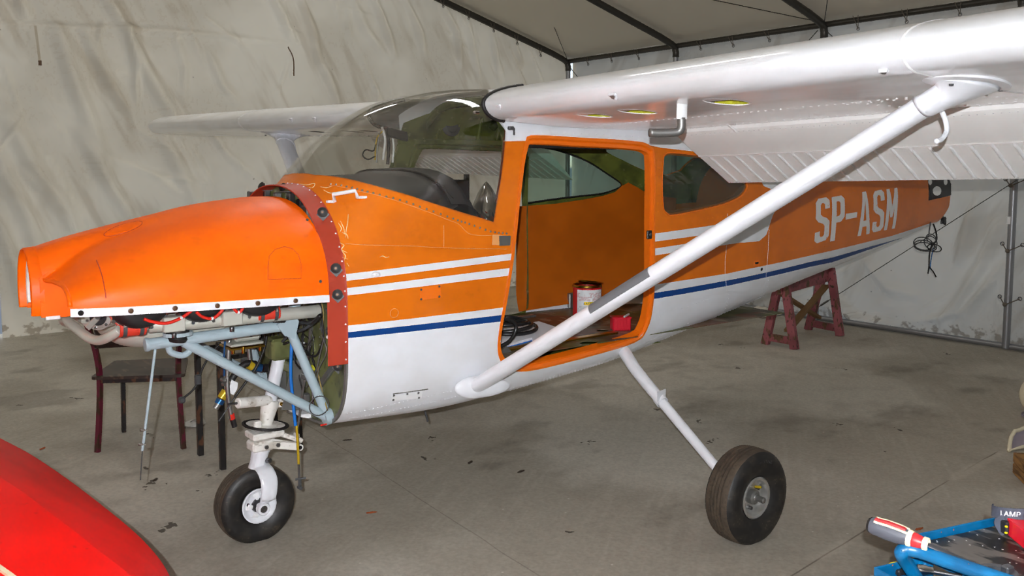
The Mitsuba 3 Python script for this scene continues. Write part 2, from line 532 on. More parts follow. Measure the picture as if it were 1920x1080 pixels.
part('wall_back', sheet_grid(300, 190, gable), 'tarp', True, kind='structure', label='creased off-white tarpaulin gable wall')
side_px = [([(1862, 420), (1835, 500), (1790, 575), (1745, 610)], .05, .06), ([(1870, 500), (1830, 560), (1790, 620)], .04, .05), ([(1838, 350), (1815, 420), (1790, 500)], .05, .07),
           ([(1540, 575), (1600, 600), (1690, 615)], .03, .05), ([(1610, 480), (1660, 540), (1720, 560)], .025, .05), ([(1560, 560), (1590, 590), (1612, 612)], .04, .05)]
side_folds = wall_lines(side_px, x=SIDE_X)
for k in range(60):
    a0, z0 = rng.uniform(-2.0, 6.2), rng.uniform(0.2, 3.2)
    ang, ln = rng.normal(-1.2, 0.6), rng.uniform(0.2, 0.8)
    side_folds.append(([(a0, z0), (a0 + ln * math.cos(ang), z0 + ln * math.sin(ang))], rng.uniform(.008, .022), rng.uniform(.014, .04)))


def side(s, t):
    y = BACK_Y - (BACK_Y - FRONT_Y) * s
    z = (EAVE + 0.10) * t
    d = 1.9 * folds(y, z, side_folds) + 0.05 * (meshkit.fbm(np.stack([y * .9, z * .6, y * 0], -1), 3, 14) - 0.5)
    d = d + 0.03 * np.sin((y - 6.257) / 2.165 * 2 * PI) ** 2 * (0.3 + t) * 0.6
    return np.stack([SIDE_X + 0.08 - np.clip(d, -.05, .11), y, z], -1)


part('wall_right', sheet_grid(330, 120, side), 'tarp', True, kind='structure', label='off-white tarpaulin side wall behind the steel posts')
part('wall_left', sheet_grid(2, 2, lambda s, t: np.stack([LEFT_X + 0 * s, FRONT_Y + (BACK_Y + 0.5 - FRONT_Y) * s, (EAVE + .2) * t], -1)), 'tarp', False, kind='structure', label='tarpaulin side wall')
part('wall_front', sheet_grid(12, 2, lambda s, t: np.stack([LEFT_X + (SIDE_X - LEFT_X) * s, FRONT_Y + 0 * s, roof_z(LEFT_X + (SIDE_X - LEFT_X) * s) * t], -1)), 'tarp', False, kind='structure', label='tarpaulin end wall')
part('wall_back', sheet_grid(30, 8, lambda s, t: np.stack([LEFT_X + (-0.48 - LEFT_X) * s, BACK_Y + 0.10 + 0 * s, (0.0 + roof_z(LEFT_X + (-0.48 - LEFT_X) * s) * t)], -1)), 'tarp', True, kind='structure', label='next tarpaulin panel beyond the laced edge')
POST_Y = [6.2, 4.09, 1.93, -0.12, -2.3, -4.5, -6.6]


def roof(s, t, side_=1):
    x = (RIDGE_X + (SIDE_X + .12 - RIDGE_X) * s) if side_ == 1 else (RIDGE_X + (LEFT_X - .12 - RIDGE_X) * s)
    y = BACK_Y + 0.15 - (BACK_Y - FRONT_Y + 0.3) * t
    bay = np.abs(np.sin((y - 6.2) / 2.15 * PI))
    sag = 0.05 * bay * np.sin(np.clip(s, 0, 1) * PI) + 0.03 * bay
    rip = 0.012 * (meshkit.fbm(np.stack([x * 1.5, y * 5, x * 0], -1), 3, 20) - 0.5) * np.exp(-((s - 1) / 0.12) ** 2) * 4
    return np.stack([x, y, roof_z(x) + 0.06 + sag * 0.6 + rip], -1)


part('ceiling', [sheet_grid(60, 200, lambda s, t: roof(s, t)), sheet_grid(40, 60, lambda s, t: roof(s, t, -1))], 'roof_sheet', True, kind='structure', label='pale tarpaulin roof stretched over steel rafters')

# steel frame: posts, rails and rafters
mat('post_steel', lin(150, 152, 156), rough=0.38, metal=0.7)
mat('frame_dark', lin(74, 72, 68), rough=0.4, metal=0.7)
fr = thing('tent_frame', 'grey steel tube tent frame of posts, eave rails and rafters along the tarpaulin walls', 'frame')
for y in POST_Y:
    part(f'{fr}__post', rod([SIDE_X - 0.05, y, 0.02], [SIDE_X - 0.05, y, EAVE - 0.02], 0.034, 20), 'post_steel', True)
    part(f'{fr}__rafter', tube(np.vstack([[[SIDE_X - 0.05, y, EAVE - 0.14]], spline([[SIDE_X - 0.05, y, EAVE - 0.08], [SIDE_X - 0.10, y, EAVE], [SIDE_X - 0.35, y, EAVE + SLOPE * .32]], 6), [[RIDGE_X, y, roof_z(np.array(RIDGE_X)) - 0.02]]]), 0.042, 14), 'frame_dark', True)
part(f'{fr}__eave_rail', rod([SIDE_X - 0.05, BACK_Y - .05, EAVE], [SIDE_X - 0.05, FRONT_Y, EAVE], 0.032, 14), 'frame_dark', True, label='eave rail along the side wall')
part(f'{fr}__floor_rail', rod([SIDE_X - 0.03, BACK_Y - .05, 0.035], [SIDE_X - 0.03, FRONT_Y, 0.035], 0.028, 12), 'post_steel', True, label='grey tube lying along the foot of the wall')
part(f'{fr}__tape', lathe([(0.0355, 0), (0.0355, 0.07)], at(1895, 420, x=SIDE_X - 0.05), [0, 0, 1], 20), 'white_satin', True, label='pale tape wrapped round the post')

# elastic loops that tie the sheets to the frame
mat('cord', lin(96, 88, 78), rough=0.7)
loop_px = [((1098, 106), (1103, 121)), ((1143, 100), (1147, 115)), ((1191, 92), (1198, 110)), ((1309, 76), (1314, 92)), ((1369, 68), (1375, 86)), ((1436, 58), (1443, 76)), ((1604, 29), (1609, 54)), ((1696, 17), (1700, 41)), ((1796, 3), (1800, 27))]
gable_px = [((829, 0), (831, 12)), ((876, 20), (879, 34)), ((923, 43), (926, 58)), ((968, 66), (970, 82)), ((1012, 89), (1014, 104))]
for k, (a, b) in enumerate(loop_px + gable_px):
    pl_ = dict(x=SIDE_X - 0.09) if k < len(loop_px) else dict(y=BACK_Y - 0.10)
    A, B = at(*a, **pl_), at(*b, **pl_)
    side_dir = np.array([0, 1.0, 0]) if k < len(loop_px) else np.array([1.0, 0, 0])
    nth = ('first', 'second', 'third', 'fourth', 'fifth', 'sixth', 'seventh', 'eighth', 'ninth')
    lp = thing('tie_loop', f'cord loop with ring on the eave rail, {nth[k]} right of the tent corner' if k < len(loop_px) else f'cord loop with ring on the sloping gable rail, {nth[len(loop_px) + len(gable_px) - 1 - k]} left of the tent corner', 'tie loop',
               'elastic ties on the eave rail' if k < len(loop_px) else 'elastic ties on the gable rail')
    part(f'{lp}__cord', [rod(A - side_dir * 0.03, B, 0.004, 6), rod(A + side_dir * 0.03, B, 0.004, 6)], 'cord', True)
    part(f'{lp}__ring', tube([B + 0.016 * (math.cos(t) * side_dir + math.sin(t) * np.array([0, 0, 1.0])) for t in np.linspace(0, 2 * PI, 13)], 0.004, 6), 'steel', True)
for k, (zc, lab) in enumerate(((at(1893, 345, x=SIDE_X)[2], 'high'), (at(1887, 466, x=SIDE_X)[2], 'middle'), (at(1880, 565, x=SIDE_X)[2], 'low'))):
    P0 = np.array([SIDE_X - 0.07, POST_Y[3], zc])
    lp = thing('post_tie', {'high': 'cord tie with two rings round the right steel post, just below the flap edge', 'middle': 'cord tie with two rings at mid height on the right steel post', 'low': 'cord tie with two rings near the foot of the right steel post'}[lab], 'tie loop')
    for s in (-1, 1):
        e = P0 + [0.05, s * 0.09, 0.045]
        part(f'{lp}__cord', rod(P0 + [-0.04, s * .01, -0.01], e, 0.005, 6), 'cord', True)
        part(f'{lp}__ring', tube([e + 0.016 * np.array([0, math.cos(t), math.sin(t)]) for t in np.linspace(0, 2 * PI, 13)], 0.005, 6), 'steel', True)
    part(f'{lp}__knot', trimesh.creation.icosphere(2, 0.02).apply_translation(P0 + [-0.045, 0, -0.012]), 'cord', True)
# bracing wires
wire = lambda a, b, lab, r=0.0045: part(thing('bracing_wire', lab, 'wire') + '__strand', rod(a, b, r, 6), 'frame_dark', True)
gx = SIDE_X - 0.16
k_ = thing('bracing_wire', 'taut bracing wire with a turnbuckle running down behind the tail to the pink trestle', 'wire')
A, B = at(1906, 338, x=gx), at(1528, 580, x=gx)
part(f'{k_}__strand', rod(A, B, 0.0036, 6), 'frame_dark', True)
u = (B - A) / np.linalg.norm(B - A)
c0 = at(1546, 568, x=gx)
part(f'{k_}__turnbuckle', [tube([c0 - u * 0.07, c0 - u * 0.05, c0 + u * 0.05, c0 + u * 0.07], [0.004, 0.011, 0.011, 0.004], 8)], 'steel', True)
wire(np.array([SIDE_X - .1, 6.15, EAVE]), at(1022, 0, y=5.2) + np.array([0, 0, -.06]), 'thin wire rising from the tent corner across the roof sheet')
wire(np.array([SIDE_X - .1, 6.15, EAVE - .05]), np.array([SIDE_X - .1, 5.4, EAVE - .75]), 'short wire bracing down from the tent corner post')
for s, lab in ((1, 'wire bracing down leftwards from the post behind the middle of the wing'), (-1, 'wire bracing down rightwards from the post behind the middle of the wing')):
    wire(np.array([SIDE_X - .11, 1.93 + s * .04, EAVE - .06]), np.array([SIDE_X - .11, 1.93 + s * 1.0, EAVE - .9]), lab)
wire(np.array([SIDE_X - .1, 1.93, EAVE + .02]), at(1290, -10, x=5.6), 'thin wire running leftwards under the roof from the middle post')
wire(np.array([SIDE_X - .1, 1.9, EAVE + .02]), at(1553, -10, x=6.2), 'thin wire rising right over the roof from the middle post')
# straps hanging on the gable sheet
mat('strap_pale', lin(196, 188, 170), rough=0.6)
mat('strap_brown', lin(96, 74, 56), rough=0.7)
for a, lab in ((((66, 48), (70, 78), (75, 118)), 'pale strap with a dark end hanging on the tarpaulin at the far upper left'), (((540, 88), (550, 110), (551, 142)), 'thin brown strap end hanging on the tarpaulin above the far wing')):
    q = [at(*p, y=BACK_Y - 0.045) for p in a]
    w_ = 0.012 if a[0][0] < 100 else 0.006
    t_ = thing('hanging_strap', lab, 'strap')
    part(f'{t_}__webbing', sweep(spline(q, 6), [(-w_, -.002), (w_, -.002), (w_, .002), (-w_, .002)], up=(0, 1, 0)), 'strap_pale' if a[0][0] < 100 else 'strap_brown', 20)
    if a[0][0] < 100:
        part(f'{t_}__tip', rbox(q[-1], (0.03, 0.006, 0.05)), 'strap_brown', label='dark frayed end')
q = at(600, 200, y=5.0)
mat('maroon', lin(110, 20, 26), rough=0.5)

# lamps under the ridge
scene['tube_glow'] = two(pbr(lin(240, 240, 240), rough=0.5))
for y in TUBE_Y:
    k = thing('ceiling_lamp', 'fluorescent tube lamp under the tent ridge, ' + ('nearest the gable wall' if y > 2 else 'above the airplane cabin'), 'lamp', 'tube lamps under the ridge')
    part(f'{k}__housing', rbox((TUBE_X, y, TUBE_Z + 0.07), (0.16, 1.4, 0.05), 0.01), 'white_satin')
    for s in (-1, 1):
        part(f'{k}__tube', tube([[TUBE_X + s * .045, y - .64, TUBE_Z], [TUBE_X + s * .045, y + .64, TUBE_Z]], 0.022, 10), 'tube_glow', True,
             emitter={'type': 'area', 'radiance': {'type': 'rgb', 'value': list(TUBE_POWER)}})
    for s in (-1, 1):
        part(f'{k}__hanger', rod([TUBE_X, y + s * .5, TUBE_Z + .09], [TUBE_X, y + s * .5, 4.88], 0.006, 6), 'steel')
# the flash head on top of the camera
fl = thing('camera_flash', 'small flash head that lights the hangar from the camera', 'flash')
fb = np.array([RIGHT, UP, -FWD])
part(f'{fl}__head', rbox(FLASH_AT - FWD * 0.035, (0.085, 0.06, 0.06), 0.006, fb), 'black_plastic')
v = FLASH_AT + np.array([RIGHT * a + UP * b for a, b in ((-.009, -.005), (.009, -.005), (.009, .005), (-.009, .005))])
part(f'{fl}__window', M(v, [[3, 2, 1, 0]]), 'tube_glow', False, emitter={'type': 'area', 'radiance': {'type': 'rgb', 'value': [FLASH_POWER * c for c in (0.98, 1.0, 1.03)]}})
# ---------------------------------------------------------------- the aeroplane: body surface
AP = thing('airplane', 'orange and white high-wing light airplane with its cowling bottom, doors and propeller removed', 'airplane')
# stations along the body: half width, bottom, top, middle height, roundness of the lower and of the upper half
ST = np.array([
    [-0.05, .545, .570, 1.640, 1.15, 4.2, 2.25],
    [0.00, .548, .568, 1.690, 1.15, 4.2, 2.30],
    [0.15, .552, .560, 1.845, 1.17, 4.2, 2.6],
    [0.30, .555, .552, 1.960, 1.20, 4.2, 2.65],
    [0.50, .556, .546, 2.050, 1.22, 4.2, 2.85],
    [0.80, .556, .556, 2.105, 1.24, 4.2, 3.4],
    [1.20, .556, .585, 2.120, 1.25, 4.2, 4.2],
    [1.60, .556, .618, 2.120, 1.26, 4.0, 5.0],
    [2.00, .552, .680, 2.110, 1.27, 3.8, 4.6],
    [2.40, .540, .745, 2.050, 1.28, 3.5, 4.0],
    [2.80, .512, .805, 1.930, 1.29, 3.2, 3.4],
    [3.50, .430, .905, 1.770, 1.31, 2.9, 3.0],
    [4.60, .290, 1.055, 1.720, 1.36, 2.6, 3.0],
    [5.40, .190, 1.185, 1.730, 1.41, 2.4, 3.4],
    [5.86, .130, 1.265, 1.730, 1.44, 2.3, 3.4]])
from scipy.interpolate import PchipInterpolator
station = PchipInterpolator(ST[:, 0], ST[:, 1:])
XS = np.concatenate([np.linspace(-0.05, 0.6, 66), np.linspace(0.62, 5.86, 180)])
VS = np.linspace(0, 1, 121)


def quarter(w, h, n, k=400):
    th = np.linspace(0, PI / 2, k)
    r = ((np.cos(th) / w) ** n + (np.sin(th) / h) ** n) ** (-1 / n)
    y, z = r * np.cos(th), r * np.sin(th)
    s = np.concatenate([[0], np.cumsum(np.hypot(np.diff(y), np.diff(z)))])
    s /= s[-1]
    return np.interp(VS, s, y), np.interp(VS, s, z)


YT, ZT = np.zeros((len(XS), 241)), np.zeros((len(XS), 241))
for i, x in enumerate(XS):
    w, zb, zt, zm, nl, nu = station(x)
    yl, zl = quarter(w, zm - zb, nl)
    yu, zu = quarter(w, zt - zm, nu)
    YT[i] = np.concatenate([yl[::-1], yu[1:]])
    ZT[i] = np.concatenate([zm - zl[::-1], zm + zu[1:]])
from scipy.interpolate import RectBivariateSpline
VV = np.linspace(-1, 1, 241)
YI, ZI = RectBivariateSpline(XS, VV, YT, kx=1, ky=1), RectBivariateSpline(XS, VV, ZT, kx=1, ky=1)


def F(x, v, left=True):
    """The body surface: x along the body, v from -1 (keel) through 0 (side) to 1 (top)."""
    x, v = np.asarray(x, float), np.asarray(v, float)
    y = YI(x, v, grid=False)
    return np.stack([x, -y if left else y, ZI(x, v, grid=False)], -1)


def FN(x, v):
    e = 2e-3
    x, v = np.clip(x, -0.05 + e, 5.86 - e), np.clip(v, -1 + e, 1 - e)
    n = np.cross(F(x + e, v) - F(x - e, v), F(x, v + e) - F(x, v - e))
    n /= np.linalg.norm(n, axis=-1, keepdims=True) + 1e-12
    n *= np.sign(-n[..., 1:2] + 1e-9)
    return n


_gx, _gv = np.meshgrid(np.linspace(-0.05, 5.86, 400), np.linspace(-0.98, 0.98, 160), indexing='ij')
_gp = F(_gx, _gv)
_nn = FN(_gx, _gv)
_vis = ((EYE - _gp) * _nn).sum(-1) > 0
_tree = cKDTree(np.where(_vis[..., None], project(_gp), 1e6).reshape(-1, 2))


def on(px, py):
    """(x, v) of the near side of the body that the photograph shows at this pixel."""
    i = _tree.query([px, py])[1]
    x, v = _gx.ravel()[i], _gv.ravel()[i]
    e = 1e-3
    for _ in range(12):
        p = project(F(x, v))
        J = np.stack([(project(F(x + e, v)) - p) / e, (project(F(x, v + e)) - p) / e], 1)
        try:
            d = np.linalg.lstsq(J, np.array([px, py]) - p, rcond=1e-3)[0]
        except np.linalg.LinAlgError:
            break
        d = np.clip(d, -0.05, 0.05)
        x, v = np.clip(x + d[0], -0.05, 5.86), np.clip(v + d[1], -1, 1)
    return np.array([x, v])


def ons(*pts):
    return np.array([on(*p) for p in pts])


def v_of_z(x, z):
    """v on the side of the body at height z."""
    return float(np.interp(z, ZI(x, VV)[0], VV))


def curve2(pts, n=6, closed=False):
    p = np.asarray(pts, float)
    if closed:
        p = np.vstack([p[-2:], p, p[:2]])
        s = spline(p, n)
        return s[2 * n:-2 * n - 1 + n]
    return spline(p, n)


LV = 0.9  # metres per unit of v, for even triangles
base_px = [(590, 328), (620, 330), (660, 337), (700, 347), (750, 361), (800, 377), (850, 393), (900, 408), (925, 416)]
base = np.vstack([[[0.035, 1.0]], [[0.045, 0.93]], ons(*base_px[1:])])
base = np.vstack([[[0.0, 1.0]], curve2(ons(*base_px), 4)])
post = ons((925, 416), (931, 380), (938, 340), (943, 300), (946, 270), (947.5, 245))
post_top = np.array([[0.76, v_of_z(0.76, 2.00)], [0.84, v_of_z(0.84, 2.06)], [1.02, 1.0]])
DOOR_PX = [(986, 262), (991, 255.5), (1010, 254), (1100, 259), (1190, 265), (1208, 268), (1221, 276), (1227, 292), (1227.5, 400), (1227, 520), (1224, 570), (1213, 616), (1190.5, 641), (1104, 668), (1004, 693), (960, 695), (947.6, 691), (936, 672), (932.7, 647.6), (937, 610), (945, 566), (956.7, 493), (963, 440), (970, 370), (978, 300)]
door = ons(*DOOR_PX)
WIN_PX = [(1243, 300), (1246, 290), (1256.5, 285), (1290, 287.5), (1318, 292), (1348, 303), (1374, 317), (1392, 331), (1401, 346), (1398, 359), (1385, 372), (1351, 386), (1300, 398), (1262, 405), (1250, 401), (1243, 388), (1241, 340)]
side_win = ons(*WIN_PX)
far_win = np.array([[1.745, .459], [1.80, .472], [1.92, .465], [2.026, .453], [2.26, .411], [2.452, .347], [2.55, .31], [2.573, .288], [2.55, .262], [2.414, .221], [2.2, .200], [1.95, .183], [1.77, .172], [1.738, .19], [1.735, .3], [1.735, .42]])
back_win = np.array([[2.386, 0.50], [2.40, 0.475], [2.46, 0.46], [2.523, 0.45], [2.65, .425], [2.765, .405], [2.95, 0.40], [3.05, 0.46], [3.12, 0.7], [3.14, 1.0], [2.44, 1.0], [2.42, .6]])
if False:
    print(np.round(door, 3).tolist(), np.round(side_win, 3).tolist(), np.round(base, 3).tolist(), np.round(post, 3).tolist())


def sc(p):
    return np.asarray(p, float) * [1, LV]


tq = ons((1741, 376), (1782, 367), (1779, 388), (1767, 407))
tail_cut = np.array([[tq[0][0], 1.0], tq[0], tq[1], tq[2], tq[3], [tq[3][0] - .03, -1.0]])
bw_top = np.vstack([back_win[9:10], back_win[:9][::-1], back_win[11:12], back_win[10:11]])
outer = np.vstack([[[-0.045, -1.0]], tail_cut[::-1], bw_top, post_top[::-1], post[::-1], base[::-1], [[-0.045, 1.0]]])


def skin(win, left):
    g = Polygon(sc(outer)).buffer(0).difference(Polygon(sc(door)).buffer(0)).difference(Polygon(sc(curve2(win, 4, True))).buffer(0))
    if g.geom_type != 'Polygon':
        g = max(g.geoms, key=lambda q: q.area)
    p, t = flatpatch(g, 0.032, 0.012)
    m = M(F(p[:, 0], p[:, 1] / LV), t)
    return m if left else mirror(m)


def on_body(poly, h=0.03, hb=0.012, lift=0.0):
    """A patch of the body surface inside a polygon of (x, v * LV), lifted off it along the normal."""
    p, t = flatpatch(poly, h, hb)
    x, v = p[:, 0], p[:, 1] / LV
    q = F(x, v)
    if lift:
        q = q + FN(x, v) * (lift[:, None] if isinstance(lift, np.ndarray) else lift)
    return M(q, t)


skin_left, skin_right = skin(side_win, True), skin(far_win, False)

# paint: where the lines run, in (x, height), read from the photograph
def xz(*px):
    q = np.array([F(*on(*p)) for p in px])
    return q[:, 0].tolist(), q[:, 2].tolist()


WA_T = xz((652, 513.5), (800, 495), (955, 476), (1228, 438), (1387, 415))
WA_B = xz((652, 526.5), (800, 508), (955, 488), (1228, 453), (1387, 431))
WB_T = xz((652, 540), (800, 522), (952, 503), (1228, 466), (1387, 441))
WB_B = xz((652, 554), (800, 536), (952, 517), (1227, 479), (1387, 455))
WC_T = xz((652, 610.5), (800, 594), (940, 577), (1272, 527), (1364, 513), (1400, 505), (1520, 479), (1560, 470), (1673, 442), (1743, 419))
BL_T = xz((652, 623), (800, 607), (939, 591), (1268, 543), (1363, 526), (1400, 519), (1520, 491), (1560, 483), (1640, 460), (1683, 448))
BL_B = xz((652, 634), (800, 618.5), (938, 603), (1230, 560), (1364, 536), (1400, 528), (1520, 500), (1560, 492), (1633, 467), (1680, 450))
SWOOSH = [F(*on(*p))[[0, 2]].tolist() for p in ((1380, 417), (1420, 408), (1446, 384), (1462, 366), (1450, 356), (1432, 349), (1422, 330), (1500, 330), (1481, 352), (1466, 372), (1449, 404), (1437, 440), (1424, 452), (1395, 455), (1370, 455))]
WHITE_TOP = xz((948, 265), (990, 264), (1100, 262), (1215, 272), (1240, 277), (1300, 284), (1350, 300))


def body_paint(p, n, uv):
    x, z = p.x, p.z
    age = fbm(x * 5, z * 7, p.y * 5, 4)
    fine = fbm(x * 45, z * 45, p.y * 45, 3)
    orange = mix(lin(216, 110, 10), lin(206, 103, 8), smoothstep(0.35, 0.65, age))
    orange = mix(orange, mi.Color3f(lin(120, 66, 22)), smoothstep(0.6, 0.8, age) * smoothstep(0.45, 0.7, fine) * 0.2)
    white = mix(lin(222, 225, 231), lin(212, 213, 215), smoothstep(0.4, 0.7, age) * 0.6)
    c = orange
    def between(lo, hi):
        return (z > pl(x, *lo)) & (z < pl(x, *hi))
    w = between(WA_B, WA_T) | between(WB_B, WB_T)
    w = w & (x < WA_T[0][-1])
    w = w | inside(x, z, SWOOSH) | (z < pl(x, *WC_T)) | ((x < 2.75) & (z > pl(x, *WHITE_TOP)) & (x > 0.7))
    c = dr.select(w, white, c)
    c = dr.select((z > pl(x, *BL_B)) & (z < pl(x, *BL_T)), mi.Color3f(lin(8, 58, 122)), c)
    return c


def body_relief(p, n, uv):
    return fbm(p.x * 3.0, p.y * 3.0, p.z * 3.0, 2)


scene['body_paint'] = two({'type': 'bumpmap', 'arbitrary': mikit.proc(body_relief, 4e-3), 'scale': 0.006, 'bsdf': pbr(mikit.proc(body_paint), rough=0.28, spec=0.4, coat=0.25)})
part(f'{AP}__fuselage', [skin_left, skin_right], 'body_paint', True)

# door frames: an orange return flange all round each opening, with a raised lip
def rim(loop, inward, lift, width, key, m, label=None):
    """A strip along a closed loop of (x, v): from the skin's edge inward into the body."""
    loop = np.asarray(loop)
    d = dense(np.vstack([sc(loop), sc(loop[:1])]), 0.015)[:-1] / [1, LV]
    P, N = F(d[:, 0], d[:, 1]), FN(d[:, 0], d[:, 1])
    c = Polygon(sc(loop)).buffer(-width)
    inner = np.array([c.exterior.interpolate(c.exterior.project(Point(q))).coords[0] for q in d * [1, LV]]) / [1, LV]
    Q = F(inner[:, 0], inner[:, 1])
    NQ = FN(inner[:, 0], inner[:, 1])
    rings = [P + N * 0.001, P + N * lift, P * 0.6 + Q * 0.4 + N * lift, P * .45 + Q * .55 - N * 0.012, Q - NQ * 0.012, Q - NQ * inward]
    k = len(P)
    vv = np.vstack(rings)
    i, j = np.meshgrid(np.arange(len(rings) - 1), np.arange(k), indexing='ij')
    f = np.stack([i * k + j, i * k + (j + 1) % k, (i + 1) * k + (j + 1) % k, (i + 1) * k + j], -1).reshape(-1, 4)
    return M(vv, f)


door_s = curve2(door, 4, True)
fr_l = rim(door_s, 0.05, 0.004, 0.028, 'door_frame', 'old_orange')
part(f'{AP}__fuselage__door_frame', fr_l, 'old_orange', 30, label='orange rim round the open near doorway')
part(f'{AP}__fuselage__door_frame', mirror(fr_l), 'chromate_green', 30, label='green primed inner rim of the far doorway')
mat('dark_seal', lin(30, 30, 28), rough=0.6)
win_s, far_s = curve2(side_win, 4, True), curve2(far_win, 4, True)
for s, ws_ in ((0, win_s), (1, far_s)):
    m_ = on_body(Polygon(sc(ws_)).buffer(0).buffer(0.004), 0.05, 0.02, -0.004)
    part(f'{AP}__fuselage__side_window', mirror(m_) if s else m_, 'green_window', True, label='green tinted rear side window, ' + ('far side' if s else 'near side'))
    m_ = rim(ws_, 0.012, 0.0025, 0.012, '', '')
    part(f'{AP}__fuselage__window_seal', mirror(m_) if s else m_, 'dark_seal' if s else 'old_orange', 30)
bw = back_win
m_ = on_body(Polygon(sc(bw)), 0.06, 0.03, 0.0)
part(f'{AP}__fuselage__rear_window', [m_, mirror(m_)], 'green_window', True, label='tinted wrap-round rear window')

# windshield: the same surface between its base, the door post and the roof
ws_poly = Polygon(sc(np.vstack([base, post[1:], post_top]))).buffer(0.004)
ws = on_body(ws_poly, 0.03, 0.012, 0.003)
part(f'{AP}__windshield', [ws, mirror(ws)], 'clear_screen', True)
edge = np.vstack([base[1:], post[1:]])
pe = F(edge[:, 0], edge[:, 1]) + FN(edge[:, 0], edge[:, 1]) * 0.004
pp = dense(pe[len(base) - 1:], 0.03)
part(f'{AP}__windshield__post_strip', sweep(pp + [0.01, 0.012, 0], [(-.011, -.004), (.011, -.004), (.011, .004), (-.011, .004)], up=(0, -1, 0)), 'copper', 30, label='coppery bare metal edge of the door post')
part(f'{AP}__windshield__post_strip', mirror(sweep(pp + [0.01, 0.012, 0], [(-.011, -.004), (.011, -.004), (.011, .004), (-.011, .004)], up=(0, -1, 0))), 'chromate_green', 30)
tp = F(post_top[:, 0], post_top[:, 1])

# roof and rear cabin lining in green primer; orange trim panels
lin_out = np.vstack([[[1.32, 1.0]], [[1.15, v_of_z(1.15, 2.07)]], [[0.95, v_of_z(.95, 2.03)]], [[0.80, v_of_z(.8, 1.97)]], [[0.80, v_of_z(0.8, 1.86)]], [[1.70, v_of_z(1.70, 1.87)]], [[1.725, v_of_z(1.725, 1.45)]], [[2.9, v_of_z(2.9, 1.45)]], [[3.25, .2]], [[3.30, 1.0]]])
lining = []
for s, ws_ in ((0, win_s), (1, far_s)):
    lo_s = lin_out.copy()
    if s == 0:
        lo_s[5:7, 0] += .07
    g = Polygon(sc(lo_s)).buffer(0).difference(Polygon(sc(ws_)).buffer(0).buffer(-0.003)).difference(Polygon(sc(bw)).buffer(0))
    g = g if g.geom_type == 'Polygon' else max(g.geoms, key=lambda q: q.area)
    m_ = on_body(g, 0.05, 0.02, -0.016)
    lining.append(mirror(m_) if s else m_)
part(f'{AP}__cabin_lining', lining, 'chromate_green', True, label='green primed bare cabin structure')


def vinyl(p, n, uv):
    g = fbm(p.x * 4, p.y * 4, p.z * 4, 3)
    return mix(lin(186, 92, 14), lin(174, 84, 12), smoothstep(0.3, 0.7, g))


def vinyl_relief(p, n, uv):
    u = p.x * 0.7 + p.z * 0.7
    return fbm(p.x * 3 + p.z, p.z * 3 - p.x, 0.0, 3) + 0.03 * fbm(p.x * 60, p.z * 60, 1.0, 2)


scene['orange_vinyl'] = two({'type': 'bumpmap', 'arbitrary': mikit.proc(vinyl_relief), 'scale': 0.02, 'bsdf': pbr(mikit.proc(vinyl), rough=0.42)})
top_px = [(972, 387), (1040, 382), (1095, 374), (1130, 367), (1150, 360), (1162, 348), (1172, 342), (1190, 352), (1212, 366)]
far = np.array([at(*q, y=0.515) for q in top_px])
far = np.vstack([[1.66, .515, far[0][2]], far, [3.05, .515, 1.50]])
low = [(3.05, .90), (2.79, .86), (1.70, .815), (1.66, .815)]
pan = Polygon([(a[0], a[2]) for a in far] + low)
p2, t2 = flatpatch(pan, 0.05, 0.02)
wx = np.array([float(YI(a, v_of_z(a, b), grid=False)) for a, b in p2])
trim_v = np.stack([p2[:, 0], np.minimum(wx - 0.03, 0.515) - 0.012 * (meshkit.noise(np.stack([p2[:, 0] * 3 + 1.4 * p2[:, 1], p2[:, 1] * 3, p2[:, 0] * 0], -1), 3) - 0.5), p2[:, 1]], -1)
part(f'{AP}__trim_panel', M(trim_v, t2), 'orange_vinyl', True, label='creased orange trim panel on the far cabin wall')
kp_ = (p2[t2][:, :, 0].min(1) > 1.80)
m_ = mirror(M(trim_v, t2[kp_]))
part(f'{AP}__trim_panel', m_, 'orange_vinyl', True, label='orange trim panel inside the near rear wall')
part(f'{AP}__trim_panel', sheet_grid(10, 10, lambda s, t: np.stack([3.02 + 0 * s, -0.36 + 0.72 * s, 0.93 + 0.5 * t], -1)), 'orange_vinyl', True, label='orange panel closing the back of the cabin')


def floor_metal(p, n, uv):
    g = fbm(p.x * 6, p.y * 6, 0.0, 4)
    s = fbm(p.x * 22, p.y * 5, 1.0, 4)
    c = mix(lin(112, 100, 84), lin(74, 66, 54), smoothstep(0.35, 0.65, g))
    c = mix(c, mi.Color3f(lin(88, 92, 50)), smoothstep(0.52, 0.6, fbm(p.x * 3 + 8, p.y * 4, 2.0, 3)) * 0.7)
    c = mix(c, mi.Color3f(lin(110, 62, 48)), smoothstep(0.58, 0.66, fbm(p.x * 4 + 2, p.y * 5, 3.0, 3)) * 0.6)
    return mix(c, mi.Color3f(lin(150, 140, 120)), smoothstep(0.62, 0.72, s) * 0.5)


